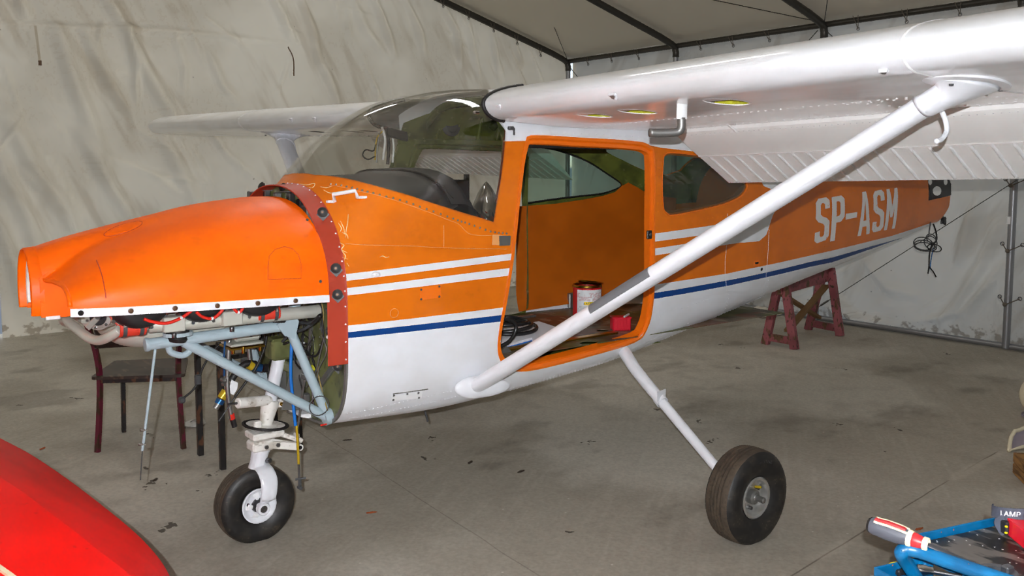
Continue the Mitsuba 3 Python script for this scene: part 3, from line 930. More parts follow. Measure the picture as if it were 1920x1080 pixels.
mat('cabin_floor_metal', mikit.proc(floor_metal), rough=0.4, metal=0.15)
FZ = 0.80
fl_poly = sbox(0.05, -0.50, 3.02, 0.50)
holes_px = [((1104, 643), (0.055, 0.04)), ((1063, 612), (0.035, 0.05)), ((1130, 620), (0.035, 0.035))]
for (q, (a, b)) in holes_px:
    c = at(*q, z=FZ)
    fl_poly = fl_poly.difference(Polygon([(c[0] + a * math.cos(t), c[1] + b * math.sin(t)) for t in np.linspace(0, 2 * PI, 25)[:-1]]))
part(f'{AP}__cabin_floor', prism(fl_poly, 0.004, [0, 0, FZ], [1, 0, 0], [0, 1, 0]), 'cabin_floor_metal', False, label='scuffed bare metal cabin floor with round access holes')
part(f'{AP}__cabin_floor__under_floor', prism(sbox(0.05, -0.40, 2.0, 0.40), 0.003, [0, 0, FZ - 0.08], [1, 0, 0], [0, 1, 0]), 'chromate_green', False)
part(f'{AP}__cabin_floor__seat_rail', bar([0.80, -0.36, FZ + .006], [1.68, -0.36, FZ + .006], 0.045, 0.012), 'brass', 30, label='ochre rail along the near edge of the floor')
part(f'{AP}__cabin_floor__seat_rail', bar([0.80, 0.36, FZ + .006], [1.68, 0.36, FZ + .006], 0.045, 0.012), 'dull_aluminium', 30)
c = at(1082, 563, y=0.44)
part(f'{AP}__cabin_floor__bracket', rbox((c[0], 0.47, FZ + .05), (0.10, 0.03, 0.10), 0.006), 'dull_aluminium', label='small metal bracket at the foot of the far panel')
# ---------------------------------------------------------------- wings, flaps, struts
INC = math.radians(3.2)


def naca(k=60, aft=0.745):
    """The contour from 70 % of the chord below, round the nose, to `aft` above: (x/c, z/c)."""
    def yt(x):
        return 0.6 * (0.2969 * np.sqrt(x) - 0.1260 * x - 0.3516 * x ** 2 + 0.2843 * x ** 3 - 0.1036 * x ** 4)
    def yc(x):
        return np.where(x < 0.4, 0.125 * (0.8 * x - x ** 2), 0.02 / 0.36 * (0.2 + 0.8 * x - x ** 2))
    b = np.linspace(0, 1, k) ** 1.8
    lo, up = b[::-1] * 0.70, b[1:] * aft
    flat = np.interp(lo, [0.075, 0.30, 0.70], [-0.0415, -0.0415, yc(np.array(0.7)) - yt(np.array(0.7))])
    lower = np.where(lo < 0.075, -0.0415 * np.clip(1 - (1 - lo / 0.075) ** 2.6, 0, 1) ** 0.55, flat)
    return np.concatenate([np.stack([lo, lower], 1), np.stack([up, yc(up) + yt(up)], 1)])


CON = naca()
CS = np.concatenate([[0], np.cumsum(np.linalg.norm(np.diff(CON, axis=0), axis=1))])
SPAN, TAPER = 5.36, 2.54


def wing_frame(y):
    y = np.asarray(y, float)
    t = np.clip((y - TAPER) / (SPAN - TAPER), 0, 1.2)
    return 0.657 + 0.14 * t, 2.009 + (y - 0.58) * 0.0248, 1.626 - 0.36 * t


def W(y, s, left=True):
    """The wing surface: y along the span, s along the contour in chords from 70 % below round the nose to the upper rear."""
    y, s = np.asarray(y, float), np.asarray(s, float)
    lx, lz, c = wing_frame(y)
    a, b = np.interp(s, CS, CON[:, 0]), np.interp(s, CS, CON[:, 1])
    rd = np.clip((y - SPAN) / 0.10, 0, 1)
    b = b * (1 + 0.30 * np.clip((y - TAPER) / (SPAN - TAPER), 0, 1)) * np.sqrt(np.clip(1 - rd ** 2, 0, 1)) + 0.012 * rd ** 2
    a = a * (1 - 0.0 * rd) + 0.04 * rd ** 2 * (1 - a)
    x = lx + c * (a * math.cos(INC) + b * math.sin(INC))
    z = lz + c * (b * math.cos(INC) - a * math.sin(INC))
    return np.stack([x, -y if left else y, z], -1)


S12 = float(np.interp(-0.0, [-1], [0]))
i15 = int(np.argmin(np.abs(CON[:60, 0] - 0.13)))
S15 = CS[i15]


_uy, _us = np.meshgrid(np.linspace(.55, 2.8, 700), np.linspace(0, CS[59], 300), indexing='ij')
_up = project(W(_uy, _us))


def under(px, py):
    """(y, s) on the underside of the near wing at this pixel."""
    d = np.hypot(_up[..., 0] - px, _up[..., 1] - py)
    i = np.unravel_index(np.argmin(d), d.shape)
    return np.array([_uy[i], _us[i]])


hole_c = [under(*p) for p in ((1115, 216), (1196, 209), (1363, 191))]
LC = 1.6
HOLE_R = [0.052, 0.055, 0.062]
ys = np.concatenate([np.linspace(0.535, TAPER, 60), np.linspace(TAPER + .05, SPAN, 40), SPAN + 0.10 * np.sin(np.linspace(0.1, 1, 10) * PI / 2)])
low_poly = sbox(0.535, 0, TAPER, S15 * LC)
hole_poly = [Polygon([(c[0] + r * math.cos(t), (c[1] + 1.7 * r / 1.6 * math.sin(t)) * LC) for t in np.linspace(0, 2 * PI, 33)[:-1]]) for c, r in zip(hole_c, HOLE_R)]
for h_ in hole_poly:
    low_poly = low_poly.difference(h_)
lp_, lt_ = flatpatch(low_poly, 0.05, 0.02)
wing_low = M(W(lp_[:, 0], lp_[:, 1] / LC), lt_)
s_up = CS[i15:]
wing_front = sheet_grid(60, len(s_up), lambda s, t: W(0.535 + (TAPER - 0.535) * s, np.interp(t, np.linspace(0, 1, len(s_up)), s_up)))
yo = np.concatenate([np.linspace(TAPER, SPAN, 40), SPAN + 0.10 * np.sin(np.linspace(0.06, 1, 16) * PI / 2)])
wing_out = sheet_grid(len(yo), len(CS), lambda s, t: W(np.interp(s, np.linspace(0, 1, len(yo)), yo), np.interp(t, np.linspace(0, 1, len(CS)), CS)))


def aileron(left=True):
    """The rear part of the outer wing, undeflected."""
    def f(s, t):
        y = 2.70 + (SPAN + 0.05 - 2.70) * s
        lx, lz, c = wing_frame(y)
        u = np.abs(t * 2 - 1)
        a = 0.70 + 0.30 * (1 - u)
        h = np.where(t < 0.5, -0.022, 0.050) * u
        x = lx + c * (a * math.cos(INC) + h * math.sin(INC))
        return np.stack([x, -y if left else y, lz + c * (h * math.cos(INC) - a * math.sin(INC))], -1)
    return sheet_grid(40, 21, f)


FLAP_A, FLAP_L, FY0, FY1 = math.radians(30), 0.520, 0.66, 2.66


def flap_pt(y, s, t, left=True):
    """s along the flap from its nose (0) to its trailing edge (1), t normal to it in metres (positive above)."""
    lx, lz, c = wing_frame(np.minimum(y, TAPER))
    ax = lx + c * (0.703 * math.cos(INC)) + 0.0 * y
    az = lz + c * (-0.022 - 0.703 * math.sin(INC)) + 0.0 + (0.0248 * np.maximum(np.asarray(y) - TAPER, 0)) - 0.020
    d = np.array([math.cos(FLAP_A), -math.sin(FLAP_A)])
    n = np.array([math.sin(FLAP_A), math.cos(FLAP_A)])
    x, z = ax + FLAP_L * s * d[0] + t * n[0], az + FLAP_L * s * d[1] + t * n[1]
    return np.stack([x, (-y if left else y) + 0 * x, z], -1)


FLP = np.array([(1, 0), (0.75, 0.0), (0.5, -0.001), (0.42, -0.002), (0.25, -0.002), (0.08, 0.002), (0.02, 0.012), (0, 0.03), (0.02, 0.055), (0.1, 0.08), (0.25, 0.086), (0.5, 0.062), (0.75, 0.032), (1, 0.004)])
mat('flap_white', lin(232, 232, 231), rough=0.38, coat=0.2)


def dull_white(p, n, uv):
    g = fbm(p.x * 5, p.y * 2, p.z * 3, 4)
    return mix(lin(216, 219, 224), lin(204, 206, 208), smoothstep(0.4, 0.7, g))


scene['wing_white'] = two(pbr(mikit.proc(dull_white), rough=0.14, spec=0.6, coat=0.6, coat_gloss=1.0))


def wing(side_, left):
    fm = (lambda m: m) if left else mirror
    wk = numbered(f'{AP}__wing')
    spar = sheet_grid(60, 2, lambda s, t: W(0.535 + (SPAN - 0.535) * s, np.where(t > .5, CS[-1], 0.0)))
    part(wk, [fm(wing_low), fm(wing_front), fm(wing_out), fm(aileron()), fm(spar)], 'wing_white', 45, label=f'white {side_} wing')
    # seam strip where the inner panel ends, raised 1.5 mm
    ss = np.linspace(CS[8], CS[-8], 90)
    seam = [W(np.full(90, TAPER + dy), ss) + [0, 0, 0] for dy in (-.004, .004)]
    ctr = W(np.full(90, 2.0), ss)
    nrm = np.stack([np.gradient(ctr[:, 2]), 0 * ss, -np.gradient(ctr[:, 0])], 1)
    nrm /= np.linalg.norm(nrm, axis=1, keepdims=True)
    if nrm[5, 2] > 0:
        nrm = -nrm
    part(f'{wk}__seam_strip', fm(loft([seam[0] + nrm * .0005, seam[0] + nrm * .002, seam[1] + nrm * .002, seam[1] + nrm * .0005], cap=False, closed=False)), 'white_satin', True)
    # rivets on the underside
    C, N = [], []
    rows = [(0.64, .60, 2.6, .045), (0.345, .62, 2.5, .034), (0.685, .60, 2.6, .04), (0.375, 2.0, 2.5, .045)]
    for a, y0, y1, st in rows:
        s = float(np.interp(-a, -CON[:60, 0], CS[:60]))
        y = np.arange(y0, y1, st)
        C.append(W(y, y * 0 + s)); N.append(np.tile([0.05, 0, -1.0], (len(y), 1)))
    for y0 in (0.64, 2.05, 2.44):
        a = np.arange(0.36, 0.68, 0.045)
        s = np.interp(-a, -CON[:60, 0], CS[:60])
        C.append(W(s * 0 + y0, s)); N.append(np.tile([0.05, 0, -1.0], (len(s), 1)))
    part(f'{wk}__rivet', fm(domes(np.vstack(C), np.vstack(N), 0.0060, 0.0034)), 'white_satin', 20, kind='stuff', label='rows of rivets under the wing')
    if left:
        for c, r, lab in zip(hole_c, HOLE_R, ('inspection hole nearest the cabin', 'middle inspection hole', 'outer inspection hole with coloured wires')):
            ring = np.array([W(c[0] + (r + d) * math.cos(t), c[1] + 1.7 * (r + d) / 1.6 * math.sin(t)) + [0, 0, h_] for d, h_ in ((0.004, -.001), (0.0, -.0018), (-.001, 0.002)) for t in np.linspace(0, 2 * PI, 33)[:-1]]).reshape(3, 32, 3)
            hk = part(f'{wk}__hole_rim', loft(list(ring), cap=False), 'white_satin', 30, label='bright rim of the ' + lab)
        for c, r in zip(hole_c, HOLE_R):
            part(f'{wk}__hole_liner', loft([np.array([W(c[0] + (r - .0005) * math.cos(t), c[1] + 1.7 * (r - .0005) / 1.6 * math.sin(t)) + [0, 0, h_] for t in np.linspace(PI + .05, 2 * PI - .05, 24)]) for h_ in (.001, .03)], cap=False, closed=False), 'chromate_yellow', True)
        a0, a1 = hole_c[0][0] - .14, hole_c[2][0] + .14
        part(f'{wk}__inner_skin', sheet_grid(20, 6, lambda s, t: W(a0 + (a1 - a0) * s, 0.500 + 0.10 * t) + [0, 0, 0.040]), 'chromate_yellow', True, label='yellow-green primer inside the wing seen through the holes')
        part(f'{wk}__inner_spar', sheet_grid(20, 2, lambda s, t: W(a0 + (a1 - a0) * s, 0.500 + 0 * s) + np.stack([0 * s + 0.0, 0 * s, 0.003 + 0.040 * t], -1)), 'chromate_yellow', True)
        for k, (dy, m_) in enumerate(((0.0, 'red_wire'), (0.02, 'chromate_green'), (-0.02, 'white_satin'), (0.035, 'red_wire'))):
            y = hole_c[2][0] + np.array([-.09, -.03, .02, .09])
            s = hole_c[2][1] + np.array([0.01, 0.0, .012, -.005]) + dy * .3
            part(f'{wk}__wire', tube(spline(W(y, s) + [[0, 0, .035], [0, 0, .022], [0, 0, .028], [0, 0, .04]], 5), 0.004, 6), m_, True)
        for c in hole_c[:2]:
            part(f'{wk}__conduit', rod(W(c[0] - .06, c[1]) + [0.0, 0, .03], W(c[0] + .05, c[1] + .01) + [0, 0, .03], 0.011, 8), 'white_satin', True)
    return wk


wk_l = wing('near', True)
wk_r = wing('far', False)


def flap(side_, left):
    fm = (lambda m: m) if left else mirror
    rows = []
    for y in np.linspace(FY0, FY1, 30):
        rows.append(np.array([flap_pt(y, a, b) for a, b in FLP]))
    fk = part(f'{AP}__flap', fm(loft(rows)), 'flap_white', 40, label=f'lowered {side_} flap')
    ny = 23
    for k in range(ny):
        y = FY0 + 0.07 + (FY1 - FY0 - 0.12) * k / (ny - 1)
        s = np.concatenate([np.linspace(0.455, 0.50, 4), np.linspace(0.6, 0.9, 4), np.linspace(0.95, 0.985, 4)])
        hgt = np.concatenate([[0, .6, .9, 1], np.ones(4), [1, .9, .6, 0]])
        rings = []
        for si, hi in zip(s, hgt):
            th = np.linspace(0, PI, 6)
            rings.append(np.array([flap_pt(y + 0.0085 * math.cos(t), si, -0.0005 - 0.0065 * hi * math.sin(t) - 0.002 * (si < .5)) for t in th]))
        part(f'{fk}__stiffening_bead', fm(loft(rings, cap=False, closed=False)), 'white_satin', True)
    part(f'{fk}__lap_strip', fm(loft([np.array([flap_pt(y, 0.43, -.003), flap_pt(y, 0.43, -.0045), flap_pt(y, 0.445, -.0045), flap_pt(y, 0.445, -.002)]) for y in np.linspace(FY0, FY1, 20)])), 'flap_white', 20)
    C = np.array([flap_pt(y, s_, -0.002) for s_ in (0.44, 0.985, 0.03) for y in np.arange(FY0 + .02, FY1, .03)])
    part(f'{fk}__rivet', fm(domes(C, np.tile([-.5, 0, -.86], (len(C), 1)), 0.0035, 0.0016)), 'white_satin', 20, kind='stuff')
    # hinge brackets and the dark gap above the flap
    for y in (1.05, 1.95, 2.5):
        part(f'{fk}__hinge', fm(bar(W(y, 0.02) + [0, 0, -.002], flap_pt(y, 0.04, 0.0), 0.012, 0.010)), 'flap_white', 20)
    return fk


flap('near', True)
flap('far', False)

# cover over the flap well between body and wing, light cream fairing strip on the body
def strut_pts(left):
    A, B = np.array([0.615, -0.545, 0.70]), np.array([0.985, -2.53, 1.955])
    return A, B


def foil_section(c, t, k=28):
    th = np.linspace(0, 2 * PI, k, endpoint=False)
    return np.stack([np.cos(th) * c / 2, np.sin(th) * t / 2 * (1 - 0.25 * np.cos(th))], 1)


A_, B_ = strut_pts(True)
dv = (B_ - A_) / np.linalg.norm(B_ - A_)
cx = np.array([1.0, 0, 0]) - dv * dv[0]
cx /= np.linalg.norm(cx)
ny_ = np.cross(dv, cx)


def strut_ring(p, c, t, ax=cx, bx=ny_):
    q = foil_section(c, t)
    return p + q[:, :1] * ax + q[:, 1:] * bx


for side_, fm in (('near', lambda m: m), ('far', mirror)):
    L_ = np.linalg.norm(B_ - A_)
    rings = [strut_ring(A_ + dv * a, .125, .064) for a in np.linspace(-0.05, L_ - 0.02, 14)]
    sk = part(f'{AP}__wing_strut', fm(loft(rings)), 'white_paint', True, label=f'white streamlined {side_} wing strut')
    # upper cuff flaring to the wing
    top = W(2.56, float(np.interp(-0.22, -CON[:60, 0], CS[:60])))
    rr = []
    for u in np.linspace(0, 1, 14):
        p = (B_ - dv * 0.105) * (1 - u) + np.array([top[0] + 0.02, -2.555, top[2] - 0.006]) * u
        e = u ** 2.2
        ax = cx * (1 - e) + np.array([1, 0, -0.05]) * e
        bx = ny_ * (1 - e) + np.array([0, -1.0, 0.0]) * np.sign(ny_[1] * -1) * e
        rr.append(strut_ring(p, 0.130 + 0.02 * u + 0.19 * u ** 3.5, .070 + .085 * u ** 3.5, ax / np.linalg.norm(ax), bx / np.linalg.norm(bx)))
    part(f'{sk}__upper_cuff', fm(loft(rr)), 'white_paint', True, label='flared cuff where the strut meets the wing')
    base_r = [strut_ring(np.array([top[0] + 0.02, -2.555, top[2] - h_]), c_, t_, np.array([1, 0, -.05]), np.array([0, 1.0, 0.02])) for h_, c_, t_ in ((0.008, .35, .165), (0.003, .385, .20), (-.004, .39, .205), (-.012, .39, .205))]
    part(f'{sk}__flange', fm(loft(base_r)), 'white_paint', 30)
    part(f'{sk}__tie_down_hook', fm(tube(spline([B_ + np.array([0.060, 0.07, -.055]), B_ + np.array([0.075, 0.06, -.095]), B_ + np.array([0.072, 0.055, -.125]), B_ + np.array([0.045, 0.055, -.150]), B_ + np.array([0.012, 0.055, -.157])], 6), 0.008, 10)), 'white_paint', True, label='curved tie-down hook')
    # lower fairing on the body
    ell = trimesh.creation.icosphere(4, 1.0)
    v = np.array(ell.vertices)
    v = v * np.where(v[:, :1] > 0, [[0.20, .030, .050]], [[0.115, .030, .052]])
    v = v @ trimesh.transformations.rotation_matrix(math.radians(6), (0, 1, 0))[:3, :3].T
    part(f'{sk}__lower_fairing', fm(M(v + [0.600, -0.550, 0.698], ell.faces)), 'white_paint', True, label='bulged fairing at the foot of the strut')
    if side_ == 'near':
        p0, p1 = A_ + dv * L_ * 0.345, A_ + dv * L_ * 0.485
        q = foil_section(.1262, .0652, 80)
        sel = (q[:, 1] * ny_[2] > 0) | (q[:, 0] < -.059)
        qq = q[sel & (q[:, 0] < .045)]
        qq = qq[np.argsort(np.arctan2(qq[:, 1] * np.sign(ny_[2]), -qq[:, 0] + .02))]
        tape = [p0 + (p1 - p0) * u + qq[:, :1] * 1.012 * cx + qq[:, 1:] * 1.012 * ny_ for u in np.linspace(0, 1, 8)]
        mat('step_tape', lin(104, 106, 110), rough=0.85)
        part(f'{sk}__anti_slip_tape', loft(tape, cap=False, closed=False), 'step_tape', True, label='dark grey anti-slip tape on the strut')
        for u, k_ in ((0.29, 0), (0.32, 1)):
            pass
    for s in (-1, 1):
        q0 = np.array([top[0] + 0.02 + s * 0.155, -2.555 - .02, top[2] - 0.012])
        part(f'{sk}__screw', fm(lathe([(0, .006), (.006, .006), (.007, 0)], q0, [0, 0, -1], 10)), 'dark_grey', True)

# things on the leading edge and under the near wing
def le(y, s):
    p = W(y, s)
    e = 0.004
    n = np.cross(W(y, s + e) - W(y, s - e), W(y + .01, s) - W(y - .01, s))
    n /= np.linalg.norm(n)
    return p, (n if n[0] < 0 or n[2] < 0 else -n)


def wing_px(px, py):
    best = None
    yy, ss = np.meshgrid(np.linspace(.55, 3.2, 500), np.linspace(CS[10], CS[75], 300), indexing='ij')
    P = project(W(yy, ss))
    d = np.hypot(P[..., 0] - px, P[..., 1] - py)
    i = np.unravel_index(np.argmin(d), d.shape)
    return yy[i], ss[i]


def scoop(y, s, w, h, key, fm=lambda m: m, label=None):
    p, n = le(y, s)
    n = n if n[0] < 0 else -n
    a = np.array([0, -1.0, 0.02])
    b = np.cross(n, a)
    b = b if b[2] > 0 else -b
    base_ = np.array([(-1, .7), (1, .7), (1, 0.2), (.7, -.5), (0, -1), (-.7, -.5), (-1, .2)])
    r0 = np.array([p + w * u * a + h * q * b + n * .0008 for u, q in base_])
    r1 = np.array([p + w * .85 * u * a + h * .85 * q * b + n * (.012 if q > 0.5 else .004) for u, q in base_])
    k = part(f'{key}__vent_scoop', fm(loft([r0, r1])), 'white_paint', 25, label=label)
    if label:
        part(f'{key}__vent_mouth', fm(loft([np.array([p + w * .6 * u * a + h * (.5 * q + .1) * b + n * o for u, q in base_]) for o in (.004, .011)])), 'dull_aluminium', 25)


y_, s_ = wing_px(1152, 180)
scoop(y_, s_, .018, .022, wk_l, label='small air scoop in the leading edge')
y_, s_ = wing_px(936, 200)
scoop(y_, s_, .013, .016, wk_l)
y_, s_ = wing_px(1660, 131)
scoop(y_, s_, .014, .014, wk_l, label='small square stall sensor vent')
for dx_ in (0.9, 1.25):
    scoop(dx_ + 0.35, CS[60] - 0.012, .02, .02, wk_r, mirror)
# fuel vent: white mast under the wing with a grey elbow pipe
u0 = under(1278, 196)
q0 = W(*u0)
u1 = q0 + np.array([0.005, 0.0, -0.105])
mk = part(f'{AP}__vent_mast', sweep([q0 + [0, 0, .01], q0 + [0, 0, -.055]], foil_section(.05, .03), up=(0, 1, 0)), 'white_satin', True, label='white mast under the near wing')
part(f'{mk}__elbow_pipe', tube(spline([q0 + [0, 0, -.05], q0 + [0, 0, -.085], q0 + [-.008, .01, -.103], q0 + [-.05, .035, -.107], q0 + [-.105, .065, -.107]], 6), 0.0165, 12), 'dull_aluminium', True, label='grey elbow pipe pointing forward')

# black rubber seal round each wing root, against the windshield
ss = np.linspace(CS[42], CS[82], 60)
for fm in (lambda m: m, mirror):
    q = W(np.full(60, 0.545), ss)
    part(f'{AP}__windshield__root_seal', fm(tube(q + [-.004, 0, 0], .010, 8)), 'black_rubber', True, label='black rubber seal round the wing root')
# ---------------------------------------------------------------- main gear
def tyre(c, r, w, grooves, flat=0.012, n=96, tilt=0.0):
    prof = [(0.42 * 1.0, -0.30), (0.47, -0.36), (0.56, -.44), (0.70, -0.50), (0.82, -0.495), (0.91, -0.44), (0.962, -0.36)]
    tread = []
    gs = sorted(grooves)
    for g in gs:
        for d_, e_ in ((-.030, 0), (-.024, .024), (.024, .024), (.030, 0)):
            tread.append((g + d_, e_))
    tr = []
    for x_, e_ in [(-.30, 0)] + tread + [(.30, 0)]:
        tr.append((math.sqrt(max(0, 1 - (x_ / 0.62) ** 2)) * 0.14 + 0.86 - e_ * 1.6, x_))
    prof = prof + tr + [(a, -b) for a, b in prof[::-1]]
    P = np.array(prof) * [r, w]
    m = lathe([(a, b) for a, b in P], c, [0, 1, 0], n)
    v = np.array(m.vertices)
    low = v[:, 2] < c[2] - r + flat
    k = (c[2] - r + flat - v[:, 2]) / flat
    bulge = np.where(v[:, 2] < c[2] - r * .7, 1 + 0.06 * np.clip((c[2] - r * .7 - v[:, 2]) / (r * .3), 0, 1), 1)
    v[:, 1] = c[1] + (v[:, 1] - c[1]) * bulge
    v[low, 2] = c[2] - r + flat
    v[:, 2] -= flat
    m.vertices = v
    return m


def rubber(p, n, uv):
    g = fbm(p.x * 22, p.y * 22, p.z * 22, 3)
    f = fbm(p.x * 90, p.y * 90, p.z * 90, 3)
    c = mix(lin(27, 26, 26), lin(40, 37, 33), smoothstep(0.35, 0.7, g))
    return mix(c, mi.Color3f(lin(84, 72, 57)), smoothstep(0.6, 0.74, g * 0.5 + f * 0.5) * 0.4)


def tread_rubber(p, n, uv):
    g = fbm(p.x * 16, p.y * 30, p.z * 16, 3)
    f = fbm(p.x * 80, p.y * 80, p.z * 80, 3)
    c = mix(lin(66, 57, 47), lin(80, 69, 56), smoothstep(0.35, 0.7, g))
    return mix(c, mi.Color3f(lin(46, 40, 35)), smoothstep(0.5, 0.7, f) * 0.4)


mat('tyre_side', mikit.proc(rubber), rough=0.5)
mat('tyre_tread', mikit.proc(tread_rubber), rough=0.75)


def split_tyre(m, c, w):
    """Side walls and tread of a tyre, by where the faces lie across its width."""
    fc = m.triangles_center
    rr = np.hypot(fc[:, 0] - c[0], fc[:, 2] - c[2])
    t = (np.abs(fc[:, 1] - c[1]) < 0.345 * w) & (rr > rr.max() * 0.8)
    return m.submesh([np.nonzero(~t)[0]], append=True), m.submesh([np.nonzero(t)[0]], append=True)


MW = np.array([1.560, -1.360, 0.222])
MR, MWID = 0.222, 0.165
for side_, fm in (('near', lambda m: m), ('far', lambda m: move(mirror(m), [0.10, 0.15, 0]))):
    lg = spline([(1.66, -.40, .735), (1.635, -.47, .725), (1.615, -.53, .695), (1.595, -.62, .640), (1.585, -.85, .490), (1.573, -1.08, .345), (1.562, -1.255, .235)], 8)
    rad = np.interp(np.linspace(0, 1, len(lg)), [0, .3, .6, .62, .95, 1], [.034, .033, .030, .026, .023, .025])
    gk = part(f'{AP}__main_gear_leg', fm(tube(lg, rad, 18)), 'white_paint', True, label=f'white tubular {side_} main gear leg')
    q = lg[int(len(lg) * .62)]
    part(f'{gk}__step_bracket', fm(rot(rbox(q + [-.01, -.01, .03], (.085, .004, .05), .001), 12, [0, 0, 1], q)), 'white_paint', label='small white step plate clamped to the leg')
    part(f'{gk}__clamp', fm(lathe([(.03, -.02), (.033, -.02), (.033, .02), (.03, .02)], q, lg[-1] - lg[0], 18)), 'white_paint', 30)
    part(f'{gk}__axle_block', fm(lathe([(0, -.05), (.03, -.05), (.03, .03), (0, .03)], lg[-1] + [0, .01, .01], lg[-1] - lg[-6], 16)), 'white_paint', 30)
    k_ = numbered(f'{AP}__main_wheel')
    ty = tyre(MW, MR, MWID, (-.17, -.055, .055, .17))
    sd, td = split_tyre(ty, MW - [0, 0, .0], MWID)
    part(f'{k_}', fm(sd), 'tyre_side', 40, label=f'{side_} main wheel with a black tyre')
    part(f'{k_}__tread', fm(td), 'tyre_tread', 25, label='brown worn tread with grooves')
    R = MW + [0, 0, -.012]
    o = -1
    rim_prof = [(.094, -.052), (.098, -.058), (.092, -.062), (.082, -.058), (.078, -.045), (.074, -.022), (.05, -.018), (.040, -.024), (.030, -.024), (.026, -.030), (0.0, -.030)]
    part(f'{k_}__rim', fm(lathe([(a, b) for a, b in rim_prof], R, [0, 1, 0], 48)), 'aluminium', 30, label='bright metal wheel rim')
    for a in range(3):
        t = a * 2 * PI / 3 + .5
        part(f'{k_}__bolt', fm(lathe([(0, -.034), (.008, -.034), (.008, -.018)], R + [.056 * math.cos(t), 0, .056 * math.sin(t)], [0, 1, 0], 6)), 'steel', False)
        t += PI / 3
        part(f'{k_}__lug', fm(rbox(R + [.060 * math.cos(t), -.026, .060 * math.sin(t)], (.028, .014, .028), .005)), 'aluminium')
    part(f'{k_}__axle_nut', fm(lathe([(.034, -.024), (.034, -.050), (.024, -.056), (.020, -.056), (.018, -.060), (.014, -.062), (.014, -.098), (.008, -.102), (0, -.102)], R, [0, 1, 0], 12)), 'dull_aluminium', 30, label='castellated axle nut and axle end')
    part(f'{k_}__valve', fm(tube([R + [.035, -.022, .035], R + [.040, -.05, .040]], .006, 10)), 'yellow_fitting', True, label='yellow valve cap')
    if side_ == 'near':
        # raised lettering, too worn to read, as short ribs round the side wall
        for j in range(9):
            t = 1.15 + j * 0.075
            rr = MR * .80
            c = MW + [rr * math.cos(t) * .98, -MWID * .497, rr * math.sin(t) * .98 - .012]
            part(f'{k_}__raised_mark', rot(rbox(c, (.004 if j % 2 else .008, .003, .014), .001), -math.degrees(t - PI / 2), [0, 1, 0], c), 'tyre_side')

# ---------------------------------------------------------------- upper cowling
CX = np.array([-1.135, -1.10, -1.05, -0.98, -0.90, -0.80, -0.65, -0.50, -0.35, -0.22, -0.13])
CZL = np.array([1.222, 1.222, 1.220, 1.218, 1.216, 1.214, 1.210, 1.206, 1.202, 1.199, 1.196])   # lower edge of the orange
CW_ = np.array([.455, .470, .488, .503, .515, .526, .536, .542, .546, .549, .550])
CH = np.array([.055, .080, .118, .170, .210, .247, .300, .343, .370, .385, .388])
CN = np.array([3.4, 3.2, 2.9, 2.75, 2.65, 2.6, 2.55, 2.5, 2.4, 2.35, 2.3])
FW_ = np.array([.152, .158, .165, .172, .18, .19, .20, .20, .20, .20, .20])
FH = np.array([.175, .188, .206, .228, .250, .275, .308, .335, .35, .36, .36])
cI = [PchipInterpolator(CX, a) for a in (CZL, CW_, CH, CN, FW_, FH)]


def cowl(x, th, lift=0.0):
    x, th = np.asarray(x, float), np.asarray(th, float)
    zl, w, h, n, fw, fh = (f(x) for f in cI)
    c, s = np.abs(np.cos(th)), np.abs(np.sin(th))
    rb = ((c / w) ** n + (s / h) ** n) ** (-1 / n)
    rf = ((c / fw) ** 2.8 + (s / fh) ** 2.8) ** (-1 / 2.8)
    m = np.maximum(rb, rf)
    r = m * ((rb / m) ** 30 + (rf / m) ** 30) ** (1 / 30) + lift
    return np.stack([x, -r * np.cos(th), zl + r * np.sin(th)], -1)


def th_even(k):
    """Angles spread evenly along the section."""
    t = np.linspace(0, PI, 600)
    q = cowl(np.full(600, -0.8), t)
    s = np.concatenate([[0], np.cumsum(np.linalg.norm(np.diff(q, axis=0), axis=1))])
    return np.interp(np.linspace(0, s[-1], k), s, t)


TH = th_even(121)
xa = np.concatenate([np.linspace(-1.115, -0.9, 26), np.linspace(-0.885, -0.13, 50)])


def cowl_x(u, th):
    """The front edge runs back towards the outside: x of the mesh column u at angle th."""
    y = np.abs(cowl(np.full_like(th, -1.0), th)[..., 1])
    front = -1.118 + 0.03 * np.clip((y - 0.16) / 0.3, 0, 1) ** 1.5
    return front + (-0.13 - front) * u


U = np.concatenate([np.linspace(0, .2, 24), np.linspace(.22, 1, 50)])
ug, tg = np.meshgrid(U, TH, indexing='ij')
cv = cowl(cowl_x(ug, tg), tg)
nu_, nt_ = ug.shape
ii, jj = np.meshgrid(np.arange(nu_ - 1), np.arange(nt_ - 1), indexing='ij')
cf = np.stack([ii * nt_ + jj, ii * nt_ + jj + 1, (ii + 1) * nt_ + jj + 1, (ii + 1) * nt_ + jj], -1).reshape(-1, 4)


def cowl_paint(p, n, uv):
    g = fbm(p.x * 7, p.y * 7, p.z * 7, 4)
    s = fbm(p.x * 16 + 5, p.y * 9, p.z * 16, 4)
    c = mix(lin(255, 106, 0), lin(246, 98, 0), smoothstep(0.4, 0.7, g))
    return mix(c, mi.Color3f(lin(196, 84, 16)), smoothstep(0.62, 0.8, s) * 0.3)


mat('cowl_orange', mikit.proc(cowl_paint), rough=0.42, spec=0.22)
ck = part(f'{AP}__cowling', M(cv.reshape(-1, 3), cf), 'cowl_orange', True, label='bright orange upper engine cowling')
inner_c = M(cv.reshape(-1, 3) + 0, cf)
